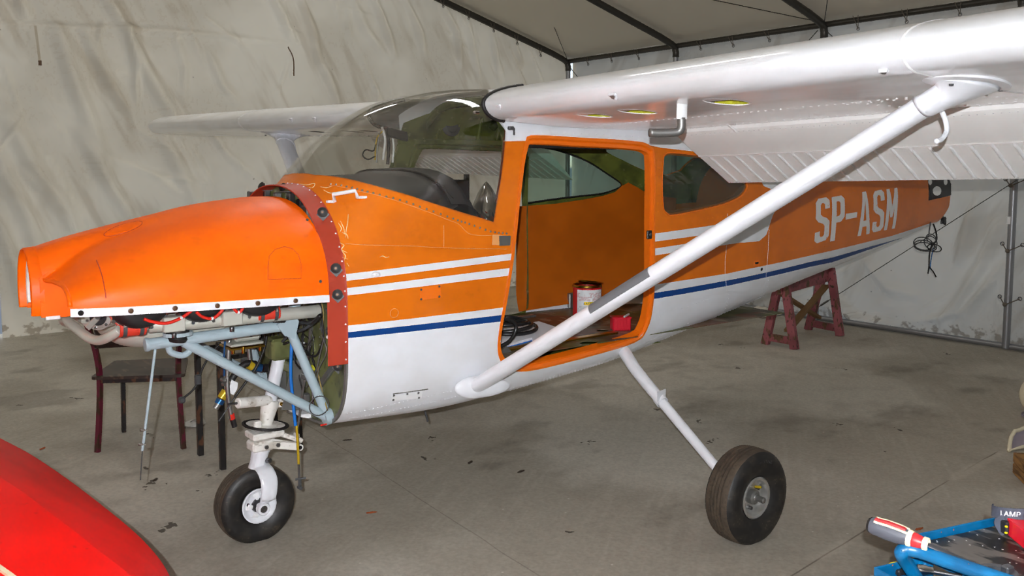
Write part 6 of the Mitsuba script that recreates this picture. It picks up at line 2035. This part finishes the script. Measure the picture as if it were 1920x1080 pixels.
def rusty_maroon(p, n, uv):
    s = fbm(p.x * 30, p.y * 30, p.z * 14, 4)
    return mix(lin(92, 24, 44), mi.Color3f(lin(62, 40, 28)), smoothstep(.48, .62, s))


def rusty_black(p, n, uv):
    s = fbm(p.x * 30, p.y * 30, p.z * 12, 4)
    return mix(lin(34, 32, 32), mi.Color3f(lin(84, 54, 36)), smoothstep(.56, .68, s))


mat('maroon_tube', mikit.proc(rusty_maroon), rough=0.35)
mat('black_tube', mikit.proc(rusty_black), rough=0.4)


def side_chair(A, B, C_, D, seat, lab, m_, top=.80, wood='seat_wood'):
    """Legs A and B carry on up as the back; C_ and D are the other two."""
    A, B, C_, D = (np.array([*p, 0.0]) for p in (A, B, C_, D))
    ch_ = thing('chair', lab, 'chair')
    ctr = (A + B + C_ + D) / 4
    for P in (A, B):
        o = (P - (C_ + D) / 2)
        o /= np.linalg.norm(o)
        pts = spline([P + o * .03, P + [0, 0, seat * .55], P - o * .012 + [0, 0, seat], P + o * .01 + [0, 0, seat + .16], P + o * .07 + [0, 0, top]], 6)
        part(f'{ch_}__leg', sweep(pts, [(-.013, -.013), (.013, -.013), (.013, .013), (-.013, .013)], up=o), m_, 30)
    for P in (C_, D):
        part(f'{ch_}__leg', bar(P, (P - ctr) * .93 + ctr + [0, 0, seat - .02], .026, .026, bev=.003), 'black_tube', 25)
    q = np.array([C_, D, B, A])[:, :2]
    q = (q - q.mean(0)) * np.array([[1.12], [1.12], [1.02], [1.02]]) + q.mean(0)
    sp2 = Polygon(q).buffer(.03)
    part(f'{ch_}__seat', prism(sp2, .018, [0, 0, seat], [1, 0, 0], [0, 1, 0]), wood, False, label='dark worn plywood seat')
    for P, Q in ((A, C_), (B, D), (C_, D), (A, B)):
        part(f'{ch_}__rail', bar((P - ctr) * .95 + ctr + [0, 0, seat - .025], (Q - ctr) * .95 + ctr + [0, 0, seat - .025], .022, .028), 'black_tube', 25)
    o = ((A + B) / 2 - (C_ + D) / 2)
    o /= np.linalg.norm(o)
    e = np.linspace(0, 1, 9)[:, None]
    bp = A * (1 - e) + B * e + o * (.05 - .04 * np.sin(e * PI)) + [0, 0, top - .085]
    part(f'{ch_}__backrest', sweep(bp, [(-.007, -.075), (.007, -.075), (.007, .075), (-.007, .075)]), wood, 30, label='dark plywood backrest')
    return ch_


side_chair((-.512, 1.833), (-.104, 1.60), (-.303, 2.156), (.017, 2.001), .455, 'brown plywood chair with maroon tube legs standing under the engine', 'maroon_tube', top=.80)
tb = thing('work_stand', 'black square tube stand with a worn wooden plank, behind the nose gear', 'stand')
L4 = [(-.041, 1.051), (.46, 1.13), (-.06, 1.38), (.44, 1.46)]
for x, y in L4:
    part(f'{tb}__leg', bar([x, y, 0], [x, y, .735], .032, .032, up=(1, 0, 0)), 'black_tube', 25)
for a, b in ((0, 1), (2, 3), (0, 2), (1, 3)):
    part(f'{tb}__rail', bar([*L4[a], .64], [*L4[b], .64], .02, .03), 'black_tube', 25)
for y0, y1 in ((0, .19), (.20, .39)):
    part(f'{tb}__plank', rbox((.20, 1.085 + (y0 + y1) / 2, .75), (.62, y1 - y0, .028), .004), 'wood_dark')
pb = thing('plastic_bag', 'small crumpled clear plastic bag of screws on the floor beside the chair', 'bag')
c = at(363, 798, z=0)
pv = np.array([c + [rng.normal(0, .045), rng.normal(0, .03), abs(rng.normal(0, .014)) + .001] for _ in range(40)])
mat('bag_film', lin(190, 190, 186), rough=0.15, coat=.6)
hb_ = trimesh.convex.convex_hull(pv)
part(f'{pb}__film', hb_, 'bag_film', False)
part(f'{pb}__screws', trimesh.util.concatenate([rod(c + [a, b, .03], c + [a + .02, b + .005, .034], .004, 6) for a, b in ((-.02, 0), (0, .012), (.01, -.01), (-.005, .02))]), 'chrome', True, kind='stuff')

# ---------------------------------------------------------------- pink trestle behind the tail
def pink_paint(p, n, uv):
    s = fbm(p.x * 26, p.y * 26, p.z * 9, 4)
    t = fbm(p.x * 60, p.y * 60, p.z * 30, 3)
    c = mix(lin(146, 80, 86), lin(116, 58, 64), smoothstep(.35, .65, fbm(p.x * 5, p.y * 5, p.z * 5, 3)))
    c = mix(c, mi.Color3f(lin(92, 66, 44)), smoothstep(.56, .64, s))
    return mix(c, mi.Color3f(lin(50, 38, 32)), smoothstep(.64, .7, t) * .8)


mat('pink_wood', mikit.proc(pink_paint), rough=0.6)
mat('bare_wood', lin(112, 84, 52), rough=0.7)
tr = thing('trestle', 'pink painted wooden trestle with peeling paint standing behind the tail', 'trestle')
f1, f2, f3, f4 = np.array([5.433, 1.433, 0]), np.array([5.441, 1.105, 0]), np.array([6.384, 1.228, 0]), np.array([6.437, 1.641, 0])
t1, t2_ = np.array([5.44, 1.265, .585]), np.array([6.40, 1.40, .625])
d_ = (t2_ - t1) / np.linalg.norm(t2_ - t1)
part(f'{tr}__beam', bar(t1 - d_ * .05, t2_ + d_ * .02, .055, .15), 'pink_wood', 25, label='pink top beam')
part(f'{tr}__top_board', bar(t1 - d_ * .06 + [0, 0, .085], t2_ + d_ * .05 + [0, 0, .085], .11, .025), 'bare_wood', 25)
for P, Tt in ((f1, t1), (f2, t1), (f3, t2_), (f4, t2_)):
    s = (P - Tt) * [1, 1, 0]
    part(f'{tr}__leg', bar(P, Tt + s * .18 + [0, 0, .06], .075, .055, up=d_), 'pink_wood', 25)
for P, Q in ((f1, f2), (f4, f3)):
    part(f'{tr}__foot_rail', bar(P * .92 + Q * .08 + [0, 0, .075], Q * .92 + P * .08 + [0, 0, .075], .04, .07), 'pink_wood', 25)
m0 = (f1 + f2) / 2 * [1, 1, 0]
m1 = (f3 + f4) / 2 * [1, 1, 0]
part(f'{tr}__cross_brace', bar(m0 + [.03, -.06, .16], m1 + [-.03, -.03, .50], .03, .07, up=(0, 1, 0)), 'bare_wood', 25, label='bare wooden cross brace')
part(f'{tr}__cross_brace', bar(m0 + [.03, -.0, .50], m1 + [-.03, .05, .16], .03, .07, up=(0, 1, 0)), 'bare_wood', 25)
rg = thing('rag', 'pale rag lying on the floor against the side wall, left of the trestle', 'rag')
c = at(1428, 590, z=0.0)
rv_ = sheet_grid(22, 16, lambda s, t: np.stack([c[0] + .0 + .42 * (s - .5), c[1] + .35 * (t - .5), .012 + .13 * meshkit.fbm(np.stack([s * 4, t * 3, s * 0], -1), 3, 5) * np.sin(s * PI) * np.sin(t * PI) ** .7], -1))
part(f'{rg}__cloth', rv_, 'roof_sheet', True)
# ---------------------------------------------------------------- blue tool trolley in the near right corner
def blue_paint(p, n, uv):
    s = fbm(p.x * 70, p.y * 70, p.z * 70, 3)
    g = fbm(p.x * 20, p.y * 20, p.z * 20, 3)
    c = mix(lin(0, 92, 138), lin(0, 78, 120), smoothstep(.35, .65, g))
    return mix(c, mi.Color3f(lin(170, 84, 60)), smoothstep(.77, .80, s))


def mat_black(p, n, uv):
    g = fbm(p.x * 14, p.y * 14, 0.0, 4)
    f1, f2, w = voronoi(p.x * 55, p.y * 55)
    c = mix(lin(34, 34, 32), lin(20, 20, 20), smoothstep(.35, .65, g))
    c = mix(c, mi.Color3f(lin(110, 104, 98)), smoothstep(.60, .72, fbm(p.x * 26 + 4, p.y * 11, 2.0, 4)) * .6)
    return dr.select((w > .84) & (f1 < .10), mi.Color3f(lin(220, 220, 216)), c)


mat('trolley_blue', mikit.proc(blue_paint), rough=0.35, coat=.3)
mat('tray_mat', mikit.proc(mat_black), rough=0.35, spec=.35)
tl = thing('tool_trolley', 'blue steel tool trolley with a black tray, in the near right corner', 'trolley')
O = np.array([.13, -2.905, 0])
u_ = np.array([.967, -.25, 0]); u_ /= np.linalg.norm(u_)
w_ = np.array([-.25, -.967, 0]); w_ /= np.linalg.norm(w_)
TZ, LU, LW = .885, .66, .44
bas = [u_, w_, np.array([0, 0, 1.0])]


def tp3(a, b, z):
    return O + u_ * a + w_ * b + [0, 0, z]


part(f'{tl}__tray', rbox(tp3(LU / 2, LW / 2, TZ - .012), (LU, LW, .018), .003, bas), 'trolley_blue', label='blue steel tray')
part(f'{tl}__tray_mat', rbox(tp3(LU / 2, LW / 2, TZ + .001), (LU - .012, LW - .012, .008), .002, bas), 'tray_mat', label='oily black tray lining')
for a0, b0, a1, b1 in ((0, 0, LU, 0), (0, LW, LU, LW), (0, 0, 0, LW), (LU, 0, LU, LW)):
    part(f'{tl}__tray_edge', bar(tp3(a0, b0, TZ + .006), tp3(a1, b1, TZ + .006), .006, .030, bev=.002), 'trolley_blue')
part(f'{tl}__lower_shelf', rbox(tp3(LU / 2, LW / 2, .28), (LU, LW, .03), .004, bas), 'trolley_blue')
for a in (.02, LU - .02):
    for b in (.02, LW - .02):
        part(f'{tl}__corner_post', rbox(tp3(a, b, (TZ + .1) / 2), (.03, .03, TZ - .12), .004, bas), 'trolley_blue')
        part(f'{tl}__castor', lathe([(0, -.016), (.045, -.016), (.05, 0), (.045, .016), (0, .016)], tp3(a, b, .05), u_, 24), 'black_rubber', 30)
        part(f'{tl}__castor_fork', rbox(tp3(a, b, .085), (.05, .04, .05), .004, bas), 'steel')
# side shelf by the handle
SO = at(1640, 1064, z=.86)
def sp3(a, b, z):
    return np.array([SO[0], SO[1], 0]) + u_ * a + w_ * b + [0, 0, z]


part(f'{tl}__side_shelf', rbox(sp3(.07, .17, .815), (.14, .34, .006), .002, bas), 'trolley_blue', label='narrow side shelf')
for a0, b0, a1, b1 in ((0, 0, .14, 0), (0, 0, 0, .34), (.0, .34, .14, .34)):
    part(f'{tl}__shelf_edge', bar(sp3(a0, b0, .838), sp3(a1, b1, .838), .005, .045, bev=.0015), 'trolley_blue')
hp = [at(1728, 1100, z=.84), at(1716, 1080, z=.865), at(1698, 1052, z=.905), at(1690, 1037, z=.935), at(1702, 1030, z=.945), at(1730, 1036, z=.945), at(1770, 1050, z=.945), at(1850, 1077, z=.945), at(1930, 1104, z=.945)]
e0 = hp[-1] + (hp[-1] - hp[-2]) * .8
part(f'{tl}__handle', tube(spline(hp + [e0, e0 + [.02, -.02, -.03], e0 + [.03, -.01, -.12]], 8), .0140, 18), 'trolley_blue', True, label='bent tube handle of the trolley')
# tools
hm = thing('hook_wrench', 'steel wrench with a grey, red and cream grip lying over the trolley handle', 'wrench')
g0, g1 = at(1630, 983, z=.975), at(1742, 1022, z=.965)
gd = (g1 - g0) / np.linalg.norm(g1 - g0)
GL = np.linalg.norm(g1 - g0)
mat('grip_grey', lin(72, 74, 82), rough=0.55)
mat('grip_cream', lin(226, 208, 174), rough=0.4)
mat('grip_red', lin(186, 44, 48), rough=0.4)
mat('tool_steel', lin(120, 122, 128), rough=0.32, metal=.85)
ga, gb, _ = frame_of(gd)
pr = [(0, 0), (.010, 0), (.0155, .003), (.0180, .010), (.0180, .02), (.0195, GL * .3), (.0190, GL * .5), (.0165, GL * .66), (.0135, GL * .74)]
part(f'{hm}__grip', lathe(pr, g0, gd, 32), 'grip_grey', 40, label='grey rubber grip')
part(f'{hm}__grip_end', lathe([(0, -.003), (.013, -.002), (.0165, .003)], g0, gd, 28), 'black_rubber', 40)
part(f'{hm}__grip_collar', lathe([(.0138, GL * .72), (.0152, GL * .77), (.0135, GL * .84), (.0118, GL * .90)], g0, gd, 28), 'grip_red', 40, label='red collar')
part(f'{hm}__grip_band', lathe([(.0170, GL * .655), (.0176, GL * .68), (.0158, GL * .74)], g0, gd, 28), 'grip_cream', 40, label='cream band')
part(f'{hm}__grip_cap', lathe([(.0116, GL * .90), (.0135, GL * .91), (.0135, GL * .985), (.010, GL)], g0, gd, 28), 'grip_cream', 40, label='cream end cap')
upv = np.array([0, 0, 1.0]) - gd * gd[2]
upv /= np.linalg.norm(upv)
lat = np.cross(gd, upv)
for off, wd, m_, l0, l1 in ((.0, .006, 'grip_red', .10, .62), (-.0075, .0026, 'grip_cream', .10, .66), (.0075, .0026, 'grip_cream', .10, .66)):
    pts = []
    for t in np.linspace(l0, l1, 14):
        r = float(np.interp(t * GL, [b for a, b in pr[3:]], [a for a, b in pr[3:]]))
        an = off / .018 * 1.0
        nrm = upv * math.cos(an + .25) + lat * math.sin(an + .25)
        pts.append(g0 + gd * t * GL + nrm * (r + .0004))
    part(f'{hm}__grip_inlay', sweep(np.array(pts), [(-wd, -.002), (wd, -.002), (wd * .8, .0018), (-wd * .8, .0018)], up=upv), m_, 40)
sh = spline([g1 - gd * .01, at(1760, 1030, z=.958), at(1790, 1043, z=.945), at(1818, 1055, z=.925), at(1842, 1066, z=.905)], 8)
pr2 = np.array([(math.cos(a) * .012, math.sin(a) * .0045) for a in np.linspace(0, 2 * PI, 20, endpoint=False)])
part(f'{hm}__shank', sweep(sh, pr2, scale=np.linspace(.75, 1.25, len(sh))), 'tool_steel', True)
rcx = at(1868, 1077, z=.900)
tt_ = np.linspace(-3.6, 2.2, 40)
part(f'{hm}__ring', sweep(np.array([rcx + u_ * .036 * math.cos(t + 2.0) + w_ * .030 * math.sin(t + 2.0) for t in tt_]), [(-.007, -.006), (.007, -.006), (.007, .006), (-.007, .006)]), 'tool_steel', 30, label='open hook ring of the wrench')
part(f'{hm}__jaw', rbox(at(1889, 1070, z=.905), (.022, .018, .022), .003, bas), 'tool_steel')
sk_ = thing('socket', 'chrome socket on a bar inside the trolley handle', 'socket')
a, b = at(1720, 1068, z=.872), at(1745, 1071, z=.872)
dd = (b - a) / np.linalg.norm(b - a)
part(f'{sk_}__socket', lathe([(.006, 0), (.0105, 0), (.0115, .003), (.0115, .016), (.0095, .02), (.0095, .03), (0, .03)], a, dd, 24), 'chrome', 30)
part(f'{sk_}__bar', rod(b - dd * .003, b + dd * .07 + [0, 0, -.004], .005, 10), 'steel', True)
yk = thing('yellow_knife', 'yellow and black handled knife in the side shelf of the trolley', 'knife')
kp = at(1682, 1073, z=.835)
part(f'{yk}__handle', tube(spline([kp + [-.012, .010, .008], kp + [-.008, .012, .012], kp + [.01, .008, .012], kp + [.04, -.004, .008]], 5), .006, 10), 'label_yellow', True, label='yellow edge')
part(f'{yk}__grip', rbox(kp + [.012, -.008, .004], (.05, .022, .014), .006, bas), 'black_plastic')
wl = thing('steel_rule', 'bright steel strip sticking out below the side shelf of the trolley', 'rule')
c = at(1640, 1079, z=.82)
part(f'{wl}__strip', bar(c - u_ * .012 + [0, 0, .0], c + u_ * .10 + w_ * .05, .012, .003), 'chrome', 25)
# red case with the head lamp strap on it
rb = thing('red_case', 'red case lying on the trolley tray under the lamp strap', 'case')
mat('case_red', lin(206, 24, 40), rough=0.35, coat=.2)
B0 = at(1886, 1003, z=TZ + .006)
Bq = at(1925, 1036, z=TZ + .006)
bw_ = (Bq - B0); bw_[2] = 0; bw_ /= np.linalg.norm(bw_)
bu_ = np.array([-bw_[1], bw_[0], 0])
bu_ = bu_ if bu_[0] > 0 else -bu_
bb = [bu_, bw_, np.array([0, 0, 1.0])]
part(f'{rb}__body', rbox(B0 + bu_ * .08 + bw_ * .13 + [0, 0, .021], (.16, .26, .042), .004, bb), 'case_red')
part(f'{rb}__lid_edge', rbox(B0 + bu_ * .08 + bw_ * .13 + [0, 0, .040], (.163, .263, .005), .002, bb), 'case_red')
hl = thing('headlamp', 'dark grey headlamp strap reading LAMP on the trolley tray, behind the red case', 'headlamp')
mat('strap_grey', lin(66, 70, 82), rough=0.8)
sc0 = at(1915, 973, z=.935) + [.03, .03, 0]
SR = .042
tow = math.atan2(*(EYE - sc0)[[1, 0]])
def band(a0, a1, z0, z1, r, k=30, th=.002):
    out = []
    for t in np.linspace(a0, a1, k):
        dr_ = np.array([math.cos(t), math.sin(t), 0])
        sl_ = .010 * math.cos(t - tow - .6)
        out.append(np.array([sc0 + dr_ * (r + o) + [0, 0, z + sl_] for o, z in ((0, z0), (th, z0), (th, z1), (0, z1))]))
    return loft(out)


part(f'{hl}__strap', band(tow - 1.9, tow + 2.6, -.012, .014, SR), 'strap_grey', 30, label='dark grey elastic strap')
lt = meshkit.text_mesh('LAMP', .0105, .0006, True)
v = np.array(lt.vertices)
wl_ = v[:, 0].max()
ang = tow - .62 + (v[:, 0]) / SR
sl_ = .010 * np.cos(ang - tow - .6)
part(f'{hl}__lettering', M(np.stack([sc0[0] + (SR + .0022 + v[:, 2]) * np.cos(ang), sc0[1] + (SR + .0022 + v[:, 2]) * np.sin(ang), sc0[2] - .004 + v[:, 1] + sl_], 1), lt.faces), 'paper', False, label='the letters LAMP in white')
c = at(1889, 990, z=.915)
part(f'{hl}__battery_case', rbox(c + [.012, .01, -.004], (.014, .02, .030), .004, bas), 'black_plastic', label='black lamp housing')
for dz in (.006, -.012):
    part(f'{hl}__yellow_led', rbox(at(1886, 990, z=.915) + [.002, .0, dz * .8 - .002], (.005, .006, .004), .001, bas), 'label_yellow')
part(f'{hl}__strap_tail', sweep(spline([sc0 + np.array([math.cos(tow + .9), math.sin(tow + .9), 0]) * SR + [0, 0, .0], at(1876, 975, z=.925), at(1879, 992, z=.905), at(1885, 1000, z=.895)], 6), [(-.010, -.001), (.010, -.001), (.010, .001), (-.010, .001)], up=(1, 1, 0)), 'strap_grey', 30)

# ---------------------------------------------------------------- red aircraft nose in the near left corner
def red_paint(p, n, uv):
    g = fbm(p.x * 6, p.y * 3, p.z * 6, 4)
    s = fbm(p.x * 40, p.y * 40, p.z * 40, 3)
    c = mix(lin(248, 3, 0), lin(236, 2, 0), smoothstep(.35, .65, g))
    return mix(c, mi.Color3f(lin(150, 20, 16)), smoothstep(.76, .82, s) * .3)


mat('red_gloss', mikit.proc(red_paint), rough=0.42, spec=.12)
rn = thing('red_cowling', 'glossy red aircraft cowling with a cream stripe, in the near left corner', 'aircraft part')
Epx = [(-120, 760), (-60, 788), (0, 822), (50, 848), (100, 880), (150, 916), (200, 955), (240, 988), (270, 1016), (298, 1048), (318, 1080), (330, 1115), (328, 1150)]
Cpx = [(-120, 815), (-60, 852), (0, 894), (45, 924), (92, 960), (140, 996), (185, 1032), (222, 1060), (248, 1082), (272, 1106), (290, 1130), (300, 1150), (300, 1170)]
Lpx = [(-120, 925), (-60, 968), (0, 1012), (35, 1034), (70, 1057), (105, 1080), (140, 1104), (170, 1128), (195, 1150), (220, 1172), (240, 1190), (255, 1200), (265, 1210)]
Ez, Cz, Lz = .50, .72, .735
Ev = np.array([at(*p, z=Ez) for p in Epx]); Cv = np.array([at(*p, z=Cz) for p in Cpx]); Lv = np.array([at(*p, z=Lz) for p in Lpx])
secs = []
for i in range(len(Epx)):
    e, c, l = Ev[i], Cv[i], Lv[i]
    out_ = np.array([.04, 0, 0])
    inn = l + (l - c) * np.array([2.2, 1.0, 0]) + [-.1, 0, .01]
    side_ = [e + [-.06, 0, -e[2] + .02], e + [-.02, 0, -.25], e + [0, 0, -.06], e, e * .92 + c * .08 + [0, 0, .012]]
    ec = [e * (1 - t) + c * t + [0, 0, .005 * math.sin(t * PI)] for t in (.3, .6, .85)]
    cl = [c + [0, 0, .0], c * .93 + l * .07 + [0, 0, .001]] + [c * (1 - t) + l * t + [0, 0, .004 * math.sin(t * PI)] for t in (.4, .8)]
    secs.append(np.array(side_ + ec + cl + [l, l * .6 + inn * .4 + [0, 0, .008], inn, inn + [-.06, 0, -.08], [inn[0] - .05, inn[1], .02]]))
secs = [s for s in secs]
sm = []
for j in range(secs[0].shape[0]):
    sm.append(spline(np.array([s[j] for s in secs]), 5))
sm = np.array(sm).transpose(1, 0, 2)
part(f'{rn}__shell', loft(list(sm)), 'red_gloss', 9, label='glossy red shell')
cs_ = spline(np.array([at(*p, z=Lz + .012) for p in ((-60, 1022), (0, 1064), (24, 1081), (50, 1100))]), 6)
part(f'{rn}__stripe', sweep(cs_, [(-.006, -.012), (.006, -.012), (.006, .0015), (-.006, .0015)]), 'grip_cream', 30, label='thin cream stripe')
chip = spline(np.array([at(*p, z=Ez + .004) for p in ((198, 958), (208, 966), (218, 974), (230, 985))]), 4)
part(f'{rn}__chipped_edge', tube(chip, [.0015] + [.004] * (len(chip) - 2) + [.0015], 6), 'seam_pale', True, label='chipped paint along the edge')

# ---------------------------------------------------------------- at the right edge: fairings and a wooden crate on the floor
mat('fairing_cream', lin(226, 216, 188), rough=0.35, coat=.3)
mat('fairing_inside', lin(150, 140, 152), rough=0.6)
sph = trimesh.creation.icosphere(4, 1.0)
wf = thing('wheel_fairing', 'cream wheel fairing lying on the floor, farther one at the right edge', 'fairing', None)
c = at(1988, 752, z=.16) + FWD * [.12, .12, 0]
v = np.array(sph.vertices) * [.27, .18, .155]
v[:, 0] *= np.where(v[:, 0] > 0, 1.5, 1)
part(f'{wf}__shell', rot(M(v + c, sph.faces), 20, [0, 0, 1], c), 'fairing_cream', True)
part(f'{wf}__rim', rot(lathe([(.150, -.14), (.155, -.150), (.162, -.150), (.162, -.14)], c, [0, 0, 1], 32), 0, [0, 0, 1]), 'fairing_inside', 30)
wf2 = thing('wheel_fairing', 'cream wheel fairing with a torn open edge, nearer one at the right edge', 'fairing')
tip, tail_ = at(1893, 846, z=.012), at(2000, 818, z=.012)
sd_ = np.array([.35, .94, 0])
rows_ = []
for k_, t in enumerate(np.linspace(0, 1, 16)):
    b_ = tip * (1 - t) + tail_ * t
    g_ = math.sin(min(1, t * 2.2 + .02) * PI / 2)
    jag = 1 + .10 * math.sin(k_ * 2.7) + .05 * math.sin(k_ * 5.1)
    rows_.append(np.array([b_ + [0, 0, .006], b_ + sd_ * .03 * g_, b_ + sd_ * .07 * g_ + [0, 0, .004], b_ + sd_ * .105 * g_ + [0, 0, .03 * g_], b_ + sd_ * .12 * g_ + [0, 0, .045 * g_], b_ + sd_ * .12 * g_ + [0, 0, .062 * g_ * jag]]))
part(f'{wf2}__shell', loft([r + sd_ * .008 - np.array([0, 0, .004]) for r in rows_], cap=False, closed=False), 'fairing_cream', True, label='torn cream shell')
part(f'{wf2}__inside', loft(rows_, cap=False, closed=False), 'fairing_inside', True, label='greyish inside of the shell')
part(f'{wf2}__lip', tube(np.array([r[0] for r in rows_]), np.interp(np.linspace(0, 1, 16), [0, .3, 1], [.004, .013, .013]), 10), 'fairing_cream', True)
part(f'{wf2}__torn_edge', tube(np.array([r[-1] for r in rows_]), .012, 8), 'fairing_cream', True, label='torn cream edge')


def crate_wood(p, n, uv):
    g = fbm(p.x * 8, p.y * 8, p.z * 60, 4)
    return mix(lin(150, 110, 62), lin(96, 68, 38), smoothstep(.35, .65, g))


mat('crate_wood', mikit.proc(crate_wood), rough=0.65)
cr = thing('wooden_crate', 'small brown wooden crate on the floor at the right edge', 'crate')
c0 = at(1911, 922, z=0) + RIGHT * .055
cu, cw_ = np.array([.64, -.768, 0]), np.array([.768, .64, 0])
cb = [cu, cw_, np.array([0, 0, 1.0])]
cc_ = c0 + cu * .20 + cw_ * .14
for k_ in range(2):
    part(f'{cr}__slat', rbox(cc_ - cw_ * .14 + [0, 0, .035 + k_ * .062], (.40, .012, .056), .003, cb), 'crate_wood')
    part(f'{cr}__slat', rbox(cc_ + cw_ * .14 + [0, 0, .035 + k_ * .062], (.40, .012, .056), .003, cb), 'crate_wood')
    part(f'{cr}__slat', rbox(cc_ - cu * .194 + [0, 0, .035 + k_ * .062], (.012, .27, .056), .003, cb), 'crate_wood')
    part(f'{cr}__slat', rbox(cc_ + cu * .194 + [0, 0, .035 + k_ * .062], (.012, .27, .056), .003, cb), 'crate_wood')
part(f'{cr}__corner_strip', rbox(cc_ - cu * .192 - cw_ * .142 + [0, 0, .068], (.02, .02, .136), .003, cb), 'wood_dark')
part(f'{cr}__bottom', rbox(cc_ + [0, 0, .006], (.39, .27, .010), .002, cb), 'crate_wood')
part(f'{cr}__rim', rbox(cc_ - cw_ * .14 + [0, 0, .132], (.41, .018, .012), .003, cb), 'rack_black')
# bits on the floor: dry leaves and scraps
mat('scrap_dark', lin(54, 44, 34), rough=0.8)
mat('scrap_rust', lin(150, 76, 40), rough=0.8)
for (px, py, m_, lab) in ((882, 867, 'scrap_dark', 'dark dry leaf on the floor below the cabin door'), (977, 884, 'scrap_dark', 'dark dry leaf on the floor in front of the cabin door'), (696, 961, 'scrap_rust', 'rusty curled scrap on the floor behind the nose wheel'), (652, 825, 'scrap_dark', 'dark crumb on the floor under the belly step'), (291, 900, 'scrap_dark', 'flat dark oil-soaked leaf on the floor below the hanging rod'), (1723, 992, 'scrap_rust', 'thin rusty scrap on the floor beside the trolley'), (80, 841, 'scrap_rust', 'small rusty crumb on the floor at the left')):
    c = at(px, py, z=0.003)
    t_ = thing('floor_scrap', lab, 'scrap')
    k_ = rng.uniform(0, PI)
    n_ = 9
    pts = np.array([c + [(.020 + .008 * rng.random()) * math.cos(a) * 1.2, (.008 + .004 * rng.random()) * math.sin(a), 0] for a in np.linspace(0, 2 * PI, n_, endpoint=False)])
    m = trimesh.convex.convex_hull(np.vstack([pts, pts * [1, 1, 1] + [0, 0, .002], [c + [0, 0, .006]]]))
    part(f'{t_}__flake', rot(m, math.degrees(k_), [0, 0, 1], c), m_, False)
